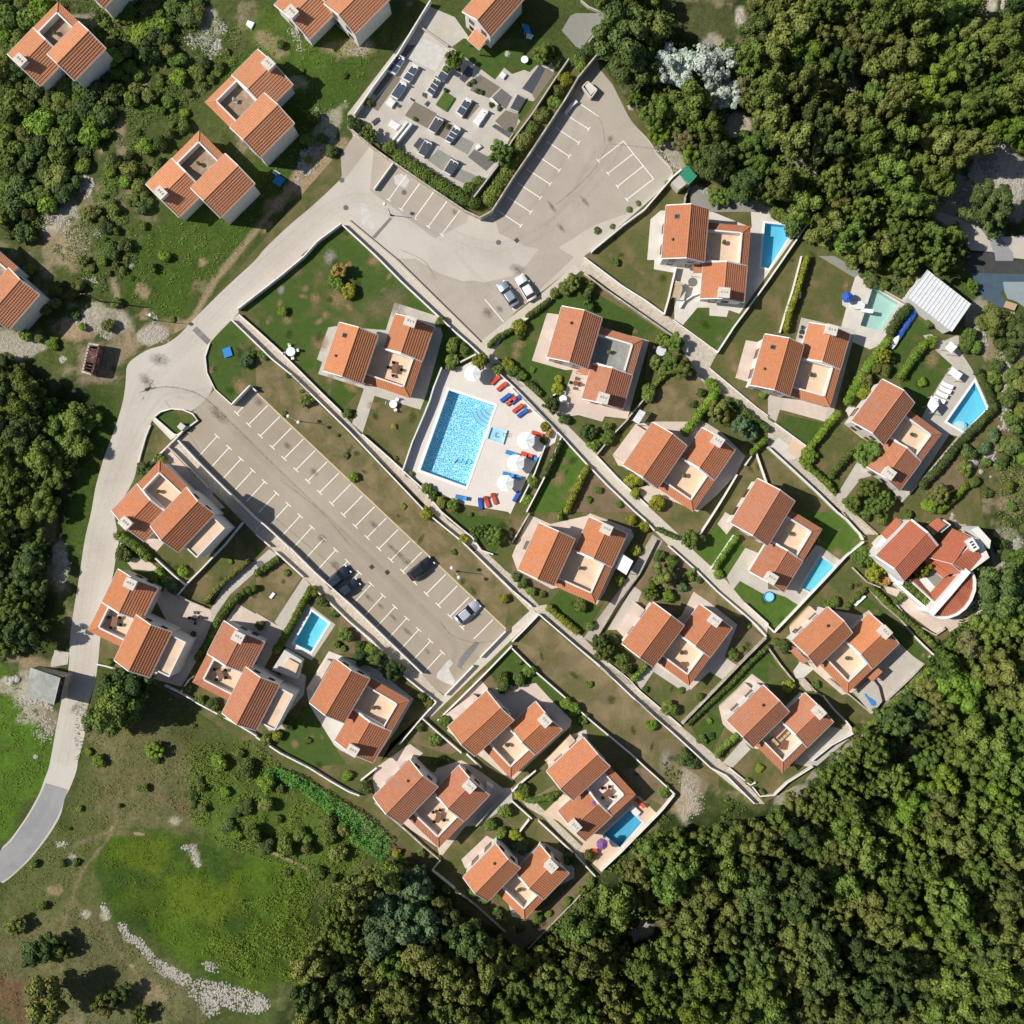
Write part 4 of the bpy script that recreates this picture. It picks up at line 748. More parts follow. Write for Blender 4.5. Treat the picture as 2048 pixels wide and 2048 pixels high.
for tr, w_ in (('240,1555 232,1640 215,1680 165,1740 140,1810 125,1870 128,1940', 1.0), ('147,1800 200,1850 260,1930 320,1990', .9), ('150,1690 215,1665 290,1668', .8), ('345,20 320,90 280,150 262,200 240,270', 1.5), ('228,560 238,600 250,650 262,690', 1.2), ('270,1540 320,1590 370,1620', 1.3), ('512,1690 600,1730 680,1770', .8)):
    streak('earth_track', Ss(tr), w_, 'track_earth')

# ------------------------------------------------------------------ pools: basin, coping, water
for i, (pw, fm, depth, lab) in enumerate(POOLS):
    cx = sum(p[0] for p in pw) / len(pw); cy = sum(p[1] for p in pw) / len(pw); zt = z_at(cx, cy) + .03
    root = empty('swimming_pool', (*G((cx, cy)), 0)); tag(root, lab, 'swimming pool'); o2 = G((cx, cy))
    P = [G(p) - o2 for p in pw]
    if sum(P[k].x * P[(k + 1) % len(P)].y - P[(k + 1) % len(P)].x * P[k].y for k in range(len(P))) < 0: P = P[::-1]
    n = len(P)
    def grow(P, d):
        out = []
        for k in range(n):
            a, b2, c2 = P[k - 1], P[k], P[(k + 1) % n]; d1 = (b2 - a).normalized(); d2 = (c2 - b2).normalized()
            n1 = Vector((d1.y, -d1.x)); n2 = Vector((d2.y, -d2.x)); bis = (n1 + n2).normalized(); out.append(b2 + bis * d / max(.4, bis.dot(n1)))
        return out
    v = [(p.x, p.y, zt) for p in P] + [(p.x, p.y, zt - depth) for p in P]
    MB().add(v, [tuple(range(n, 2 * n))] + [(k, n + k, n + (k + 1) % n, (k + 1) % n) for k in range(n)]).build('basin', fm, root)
    O2 = grow(P, .34 if i else .42); I2 = grow(P, -.02)
    mb = MB(); v = [(p.x, p.y, zz) for zz in (-.1, zt + .03) for p in O2] + [(p.x, p.y, zz) for zz in (-.1, zt + .03) for p in I2]
    f = []
    for k in range(n):
        k2 = (k + 1) % n
        f += [(k, k2, n + k2, n + k), (n + k, n + k2, 3 * n + k2, 3 * n + k), (2 * n + k, 3 * n + k, 3 * n + k2, 2 * n + k2)]
    mb.add(v, f).build('coping', 'white_paint' if i in (0, 1, 3, 5) else 'concrete_pale', root)
    wt = MB(); W2 = grow(P, -.005); wt.add([(p.x, p.y, zt - .10) for p in W2], [tuple(range(n))]); wt.build('water', 'water' if i in (0, 6, 3, 1) else 'water_clear', root)
    if i == 0:
        c0 = G(z(1, 1, 1785, 1140)) - o2; a0 = math.radians(197); a1 = math.radians(287) - .35
        for r, h2 in ((1.3, .35), (2.0, .62), (2.7, .9), (3.4, 1.15)):
            arc = [(c0.x + r * math.cos(a0 - .1 + (a1 - a0 + .2) * k / 12), c0.y + r * math.sin(a0 - .1 + (a1 - a0 + .2) * k / 12)) for k in range(13)]
            q = MB().prism([(c0.x, c0.y)] + arc, zt - depth + .01, zt - h2); q.build('step', 'pool_white', root)
            ring = [(c0.x + (r + .09) * math.cos(a0 - .1 + (a1 - a0 + .2) * k / 12), c0.y + (r + .09) * math.sin(a0 - .1 + (a1 - a0 + .2) * k / 12)) for k in range(13)]
            MB().prism(ring + arc[::-1], zt - h2 - .05, zt - h2 + .02).build('step_edge', 'cloth_sky', root)
    if i == 3:
        c0 = G(z(3, 1, 1450, 1290)) - o2
        for r, h2 in ((1.15, .3), (.8, .12)):
            q = MB().prism([(c0.x + r * math.cos(a * .4), c0.y + .1 + r * .8 * math.sin(a * .4)) for a in range(16)], zt - depth + .01, zt - h2); q.build('step', 'white_paint', root)
# children's pool on the deck
bp = Zs(1, 1, '1770,1282 1898,1318 1866,1422 1736,1384'); o2 = G(bp[0]); zt = z_at(*bp[0]); root = empty('paddling_pool', (*o2, 0))
tag(root, 'small square white children\'s pool at the right edge of the large shared pool', 'paddling pool'); P = [G(p) - o2 for p in bp]
c0 = sum(P, Vector((0, 0))) / 4; inn = [c0 + (p - c0) * .84 for p in P]; n = 4
v = [(p.x, p.y, zz) for zz in (0, zt + .32) for p in P] + [(p.x, p.y, zz) for zz in (zt + .04, zt + .32) for p in inn]
MB().add(v, [q for k in range(4) for k2 in [(k + 1) % 4] for q in ((k, k2, 4 + k2, 4 + k), (4 + k, 4 + k2, 12 + k2, 12 + k), (8 + k, 12 + k, 12 + k2, 8 + k2))] + [(8, 9, 10, 11)]).build('rim', 'pool_white', root)
MB().add([(p.x, p.y, zt + .24) for p in inn], [(0, 1, 2, 3)]).build('water', 'water_clear', root)
q = MB(); q.tube([(c0.x + .35 * math.cos(a), c0.y + .35 * math.sin(a), zt + .26) for a in np.linspace(1.2, 5.6, 10)], .05, 6); q.build('fountain_jet', 'cloth_sky', root)
q = MB()
for dx in (-.2, .2): q.tube([(P[1].x + dx - .45, P[1].y - .5, zt), (P[1].x + dx - .45, P[1].y - .45, zt + .9), (P[1].x + dx - .45, P[1].y - .9, zt + .9), (P[1].x + dx - .45, P[1].y - 1.0, zt + .2)], .035, 6)
q.build('handrail', 'dark_metal', root)

# ------------------------------------------------------------------ villas
def tiles(name, A, B, C2, D2, m, parent, course=.42, pitch=.34):
    A, B, C2, D2 = map(Vector, (A, B, C2, D2))       # A,B along the eave, D2,C2 above them
    L = (B - A).length; S = max((D2 - A).length, (C2 - B).length); nc = max(2, int(L / pitch)); nr = max(1, round(S / course))
    s = np.linspace(0, 1, nc * 4 + 1); prof = np.tile([0, .028, .042, .028], nc + 1)[:nc * 4 + 1]
    tt = (np.arange(nr)[:, None] + np.array([0, .28, 1.0])[None, :]).ravel() / nr; st = np.tile([.055, .012, .0], nr)
    A, B, C2, D2 = (np.array(q) for q in (A, B, C2, D2)); nrm = np.cross(B - A, D2 - A); nrm /= np.linalg.norm(nrm)
    if nrm[2] < 0: nrm = -nrm
    Sg, Tg = np.meshgrid(s, tt); hh = prof[None, :] + st[:, None]
    V = ((1 - Sg) * (1 - Tg))[..., None] * A + (Sg * (1 - Tg))[..., None] * B + (Sg * Tg)[..., None] * C2 + ((1 - Sg) * Tg)[..., None] * D2 + hh[..., None] * nrm
    ny, nx = Sg.shape; I = np.arange(ny * nx).reshape(ny, nx)
    F = np.stack([I[:-1, :-1], I[:-1, 1:], I[1:, 1:], I[1:, :-1]], -1)
    tr = rng.random((nr, nc)) * .8 + rng.random() * .2; tint = np.repeat(np.repeat(tr, 3, 0)[:3 * nr - 1], 4, 1)
    o = link(name, np_mesh(name, V.reshape(-1, 3), F.reshape(-1, 4), m, False, tint.ravel()), parent)
    return o
def slab(A, B, C2, D2, th=.12, drop=.03, grow=.06):
    P = [Vector(q) for q in (A, B, C2, D2)]; c = sum(P, Vector()) / 4; nrm = (P[1] - P[0]).cross(P[3] - P[0]).normalized()
    if nrm.z < 0: nrm = -nrm; P = P[::-1]
    up = []
    for p in P:
        d = p - c; d.z = 0; up.append(p + d.normalized() * grow * 1.3 - nrm * drop)
    lo = [p - nrm * th for p in up]
    return MB().add(lo + up, [(3, 2, 1, 0), (4, 5, 6, 7)] + [(k, (k + 1) % 4, 4 + (k + 1) % 4, 4 + k) for k in range(4)])
class Frame:
    def __init__(s, O, U, V, root): s.O, s.U, s.V, s.root = O, U, V, root
    def w(s, u, v, zz=0): q = s.O + s.U * u + s.V * v; return (q.x, q.y, zz)
    def poly(s, L): return [s.w(u, v)[:2] for u, v in L]
    def rect(s, u0, u1, v0, v1): return s.poly([(u0, v0), (u1, v0), (u1, v1), (u0, v1)])
def gable(fr, u0, u1, v0, v1, he, hr, rv, tm, over=.22, cut_v1=None, sides=(1, 1), zb=0.0):
    """walls with gables, two tiled slopes, ridge, boards"""
    vr = (v0 + v1) / 2 + rv; R = fr.root
    mb = MB(); q = [fr.w(u, v, zz) for u in (u0 + .25, u1 - .25) for v, zz in ((v0 + over + .1, zb), (v1 - over - .1, zb), (v1 - over - .1, he - .02), (vr, hr - .10), (v0 + over + .1, he - .02))]
    mb.add(q, [(0, 1, 2, 3, 4), (9, 8, 7, 6, 5), (0, 5, 6, 1), (1, 6, 7, 2), (2, 7, 8, 3), (3, 8, 9, 4), (4, 9, 5, 0)])
    w_ = mb.build('wall', 'wall_white', R)
    for k, (ve) in enumerate((v0, v1)):
        A, B, C2, D2 = fr.w(u0, ve, he), fr.w(u1, ve, he), fr.w(u1, vr, hr), fr.w(u0, vr, hr)
        slab(A, B, C2, D2).build('roof_board', 'white_paint', R)
        tiles('roof_slope', A, B, C2, D2, tm, R)
        g = Vector(fr.w(0, 1)) - Vector(fr.w(0, 0)); g = g.normalized() * (-.07 if k == 0 else .07)
        MB().tube([Vector(A) + g + Vector((0, 0, -.03)), Vector(B) + g + Vector((0, 0, -.03))], .07, 6).build('gutter', 'gutter', R)
    MB().tube([fr.w(u0 - .02, vr, hr + .02), fr.w(u1 + .02, vr, hr + .02)], .10, 8).build('ridge_tile_row', tm, R)
    for uu in (u0 - .02, u1 + .02):      # white verge on the gable ends
        q = MB()
        for ve in (v0, v1):
            a = Vector(fr.w(uu, ve, he + .06)); b3 = Vector(fr.w(uu, vr, hr + .09)); q.tube([a, b3], .085, 4)
        q.build('verge', 'white_paint', R)
    return w_
def window(fr, wall, u, v, zc, w_, h_, nrm, door=False):
    """opening on a wall; nrm = (du,dv) outward"""
    d = fr.U * nrm[0] + fr.V * nrm[1]; t_ = Vector((-d.y, d.x)); c = Vector(fr.w(u, v, 0)[:2])
    def bx(a0, a1, d0, d1, z0, z1, mb): mb.prism([tuple(c + t_ * a0 + d * d0), tuple(c + t_ * a1 + d * d0), tuple(c + t_ * a1 + d * d1), tuple(c + t_ * a0 + d * d1)], z0, z1)
    f = MB(); z0, z1 = zc - h_ / 2, zc + h_ / 2
    bx(-w_ / 2 - .08, -w_ / 2, -.02, .06, z0, z1, f); bx(w_ / 2, w_ / 2 + .08, -.02, .06, z0, z1, f)
    bx(-w_ / 2 - .08, w_ / 2 + .08, -.02, .06, z1, z1 + .08, f); bx(-w_ / 2 - .08, w_ / 2 + .08, -.02, .09, z0 - .08, z0, f)
    fo = f.build('door' if door else 'window', 'wood_brown', fr.root)
    p = MB(); bx(-w_ / 2, w_ / 2, -.03, .02, z0, z1, p); p.build('pane', 'glass_dark', fo)
def furniture(fr, u, v, zz, kind, px, lm):
    ang = math.atan2(fr.U.y, fr.U.x); c = fr.w(u, v)
    def place(name, desc, cat, du, dv):
        r = empty(name, fr.w(u + du, v + dv, zz), ang + rng.random()); tag(r, desc, cat); return r
    if kind == 'table':
        r = place('patio_table', 'dark table standing on the peach roof terrace of ' + lm, 'table', 0, 0)
        MB().box(0, 0, .72, 1.5, .9, .05).build('table_top', 'wood_brown', r)
        for a, b4 in ((-1, -1), (1, -1), (1, 1), (-1, 1)): MB().box(a * .66, b4 * .38, .35, .06, .06, .7).build('leg', 'dark_metal', r)
        for i, (du, dv) in enumerate(((-1.1, .1), (.9, -.5), (.2, 1.1), (-.1, -1.1))):
            r = place('patio_chair', None, 'chair', du, dv); chair_parts(r, 'dark_metal')
            r['label'] = ('left', 'upper', 'right', 'lower')[i] + ' dark chair at the terrace table, ' + lm; r['group'] = 'terrace chairs of ' + lm
    if kind == 'chair':
        r = place('patio_chair', 'white plastic chair alone on the brown terrace of ' + lm, 'chair', 0, 0); chair_parts(r, 'cloth_white', 1.3)

    if kind == 'sofa':
        for i, (du, dv, rz, ln, w9) in enumerate(((.9, -.6, 0, 2.2, 'long'), (-.9, -.9, 1.57, 1.6, 'short'))):
            r = place('outdoor_sofa', w9 + ' brown wicker sofa on the roof terrace of ' + lm, 'sofa', du, dv); r.rotation_euler.z = ang + rz
            MB().box(0, 0, .2, ln, .8, .4).build('seat', 'wood_brown', r); MB().box(0, .36, .5, ln, .14, .5).build('backrest', 'wood_brown', r)
            for k in range(int(ln / .7)): MB().box(-ln / 2 + .4 + k * .72, -.05, .45, .66, .62, .12).build('cushion', 'wood_light', r, bevel=.03)
        r = place('coffee_table', 'low brown table between the outdoor sofas on the terrace of ' + lm, 'table', -.2, .4)
        MB().box(0, 0, .38, 1.5, 1.0, .06).build('table_top', 'wood_brown', r)
        for a, b4 in ((-1, -1), (1, -1), (1, 1), (-1, 1)): MB().box(a * .62, b4 * .4, .18, .08, .08, .36).build('leg', 'wood_brown', r)
def chair_parts(r, m, s=1.0):
    MB().box(0, 0, .44 * s, .46 * s, .46 * s, .05).build('seat', m, r); MB().box(0, .22 * s, .70 * s, .46 * s, .05, .5 * s).build('backrest', m, r)
    for a, b4 in ((-1, -1), (1, -1), (1, 1), (-1, 1)): MB().box(a * .2 * s, b4 * .2 * s, .21 * s, .05, .05, .42 * s).build('leg', m, r)

for h in HOUSES:
    tall = h.get('tall', 0); he = 5.6 + tall; hr = he + 2.0; O = G(h['q0'], he)
    Q1 = G(h['q1'], he); Q3 = G(h['q3'], he); U = (Q1 - O).normalized(); V = Vector((-U.y, U.x))
    if V.dot(Q3 - O) < 0: V = -V
    Lu = (Q1 - O).length; Lv = (Q3 - O).dot(V); tm = h.get('tm', ('tiles', 'tiles_warm', 'tiles_worn')[(HOUSES.index(h) * 7) % 3])
    root = empty('villa', (0, 0, 0)); tag(root, h['label'], 'villa')
    fr = Frame(O, U, V, root); rv = h['rv']
    w_ = gable(fr, 0, Lu, 0, Lv, he, hr, rv, tm)
    for uu in (Lu * .3, Lu * .7):
        window(fr, w_, uu, Lv - .32, he - 1.3, 1.0, 1.1, (0, 1)); (window(fr, w_, uu, .32, he - 1.3, 1.0, 1.2, (0, -1)), window(fr, w_, uu, .32, 1.3, 1.4, 2.2, (0, -1), True)) if rv > -.12 else None
    for vv in (Lv * .28, Lv * .72):
        window(fr, w_, .25, vv, he - 1.5, .9, 1.1, (-1, 0)); window(fr, w_, Lu - .25, vv, he - 1.5, .9, 1.1, (1, 0)); window(fr, w_, .25, vv, 1.5, .9, 1.2, (-1, 0))
    vr = Lv / 2 + rv
    if h.get('fl'):
        for uu, vv in ((Lu * .78, Lv * .25),):
            zz = he + (hr - he) * vv / vr; r = math.atan2(hr - he, vr)
            q = MB().box(0, 0, 0, .7, .8, .14); o = q.build('roof_window', 'dark_metal', root, loc=fr.w(uu, vv, zz + .1)); o.rotation_euler = (0, 0, math.atan2(U.y, U.x))
            o.rotation_euler = (r * (1 if V.dot(Vector((-U.y, U.x))) > 0 else -1), 0, math.atan2(U.y, U.x))
            MB().box(0, 0, .08, .5, .6, .03).build('pane', 'glass_dark', o)
        q = MB().lathe([(.13, -.3), (.13, .5), (.22, .52), (.22, .6), (.05, .7)], 10); q.build('roof_vent', 'dark_metal', root, loc=fr.w(Lu * .35, Lv * .2, he + .45))
    if h.get('vent') or h.get('dish'):
        q = MB().lathe([(.10, -.3), (.10, .6), (.26, .62), (.2, .8)], 10); q.build('roof_vent', 'dark_metal', root, loc=fr.w(Lu * .72, Lv * .33, he + .8))
    if h.get('dish'):
        q = MB().lathe([(.02, 0), (.25, .03), (.42, .12), (.44, .13), (.26, .06), (.02, .04)], 16); d = q.build('satellite_dish', 'metal_white', root, loc=fr.w(Lu * .25, Lv * .70, he + .95)); d.rotation_euler = (.5, .3, 0)
        MB().tube([(0, 0, -.6), (0, 0, .02)], .03, 6).build('mast', 'dark_metal', d)
    if h.get('porch'):
        A, B, C2, D2 = fr.w(.3, -1.4, 2.4), fr.w(2.6, -1.4, 2.4), fr.w(2.6, .1, 3.1), fr.w(.3, .1, 3.1)
        A, B, C2, D2 = fr.w(-1.9, .9, 2.5), fr.w(-1.9, 3.4, 2.5), fr.w(.1, 3.4, 3.3), fr.w(.1, .9, 3.3)
        slab(A, B, C2, D2).build('porch_board', 'white_paint', root); tiles('porch_roof', A, B, C2, D2, tm, root)
        for v in (1.0, 3.3): MB().box(*fr.w(-1.8, v, 1.2), .2, .2, 2.4).build('porch_post', 'wall_white', root)
    if h.get('balc'):
        zz = he - .9; pz = MB().prism(fr.rect(1.2, Lu - .6, -2.6, .3), 0, zz - .2); pz.build('lower_wing', 'wall_white', root)
        MB().prism(fr.rect(1.5, Lu - .9, -2.3, .1), zz - .2, zz - .05).build('balcony_floor', 'terrace_peach', root)
        for r4 in ((1.2, Lu - .6, -2.6, -2.4), (1.2, 1.4, -2.4, .3), (Lu - .8, Lu - .6, -2.4, .3)): MB().prism(fr.rect(*r4), zz - .2, zz + .35).build('balcony_wall', 'wall_white', root)
    if h.get('single'): continue
    # second body
    e_h = 3.5 + tall * .8; e_r = e_h + 1.9
    E0 = G(h['e0'], e_h) - O; E1 = G(h['e1'], e_h) - O
    s0, s1, v2 = E0.dot(U), E1.dot(U), (E0.dot(V) + E1.dot(V)) / 2
    va = Lv + h['av']; an_hi = h['an'] == 'hi'; La = 5.9
    a0, a1 = (s1 - La, s1) if an_hi else (s0, s0 + La)
    w2 = gable(fr, a0, a1, va, v2, e_h, e_r, -.15, tm)
    vr2 = (va + v2) / 2 - .15
    for uu in (a0 + 1.5, a1 - 1.5): window(fr, w2, uu, v2 - .32, 1.6, 1.0, 1.2, (0, 1))
    ue = a1 - .25 if an_hi else a0 + .25; window(fr, w2, ue, vr2 + .9, 1.6, 1.0, 1.2, (1 if an_hi else -1, 0)); window(fr, w2, ue, vr2 - 1.1, 1.2, .95, 2.1, (1 if an_hi else -1, 0), True)
    # chimney at the outer end of the annex ridge
    uc = a1 - .75 if an_hi else a0 + .75; ang = math.atan2(U.y, U.x); zc = e_r + .75
    x, y, _ = fr.w(uc, vr2 - .1 if h['av'] > -.3 else vr2 + .2)
    ch = MB().box(0, 0, 0, 1.45, 1.6, 2.4).build('chimney', 'wall_white', root, loc=(x, y, zc - 1.1), rz=ang)
    MB().box(0, 0, 1.26, 1.65, 1.85, .14).build('chimney_cap', 'chimney_stone', ch, bevel=.02)
    for k in (-.4, .05, .45): MB().box(.08, k, 1.37, .34, .22, .10).build('flue_pot', 'stone_wall', ch)
    # terrace block
    t0, t1 = (s0, a0) if an_hi else (a1, s1); st = 1.45; th = e_h + .15; ph = e_h + .80
    MB().prism(fr.rect(t0 + (.32 if an_hi else -.2), t1 + (.2 if an_hi else -.32), Lv - .5, v2 - .32), 0, e_h - .9).build('wall', 'wall_white', root)
    MB().prism(fr.rect(t0 + (st if an_hi else -.1), t1 - (-.1 if an_hi else st), Lv - .4, v2 - st), e_h - .9, e_h - .62).build('terrace_floor', h['ter'], root)
    ins0, ins1 = (t0 + st - .1, t1) if an_hi else (t0, t1 - st + .1)
    par = [(ins0, ins1, v2 - st - .12, v2 - st + .12), ((ins0 - .12, ins0 + .12, Lv - .1, v2 - st - .12) if an_hi else (ins1 - .12, ins1 + .12, Lv - .1, v2 - st - .12)),
           ((t1 - .22, t1 - .02, va + .4, v2 - st - .12) if an_hi else (t0 + .02, t0 + .22, va + .4, v2 - st - .12))]
    for k, r4 in enumerate(par): MB().prism(fr.rect(*r4), e_h - 1.4, ph if k < 2 else ph + .15).build('parapet', 'wall_white', root)
    # strip roofs along the outer side and round the corner
    zi = ph - .22
    ca, cb = (t0, v2) , (ins0 - .12, v2 - st + .12)
    if not an_hi: ca, cb = (t1, v2), (ins1 + .12, v2 - st + .12)
    A, B, C2, D2 = fr.w(ca[0], v2, e_h), fr.w(t1 if an_hi else t0, v2, e_h), fr.w(t1 if an_hi else t0, cb[1], zi), fr.w(cb[0], cb[1], zi)
    slab(A, B, C2, D2).build('roof_board', 'white_paint', root); tiles('strip_roof', A, B, C2, D2, tm, root)
    A, B, C2, D2 = fr.w(ca[0], Lv - .1, e_h), fr.w(ca[0], v2, e_h), fr.w(cb[0], cb[1], zi), fr.w(cb[0], Lv - .1, zi)
    slab(A, B, C2, D2).build('roof_board', 'white_paint', root); tiles('strip_roof', A, B, C2, D2, tm, root)
    MB().tube([fr.w(ca[0], v2, e_h + .06), fr.w(cb[0], cb[1], zi + .06)], .09, 6).build('hip_tile_row', tm, root)
    # raised dividing wall where annex roof meets the terrace
    vd = a0 if an_hi else a1
    MB().add([fr.w(vd + d, v, zz) for d in (-.11, .11) for v, zz in ((va + .1, e_h - .5), (va + .1, e_h + .22), (vr2, e_r + .16), (v2 - st + .35, e_h + (e_r - e_h) * (st - .35) / (v2 - vr2) + .16), (v2 - st + .35, e_h - .5))],
             [(0, 1, 2, 3, 4), (9, 8, 7, 6, 5), (0, 5, 6, 1), (1, 6, 7, 2), (2, 7, 8, 3), (3, 8, 9, 4), (4, 9, 5, 0)]).build('divider_wall', 'white_paint', root)
    if h.get('furn'): furniture(fr, (t0 + t1) / 2 + (.6 if an_hi else -.6), (Lv + v2 - st) / 2 + .8, e_h - .62, h['furn'], h['c'], h['lm'])

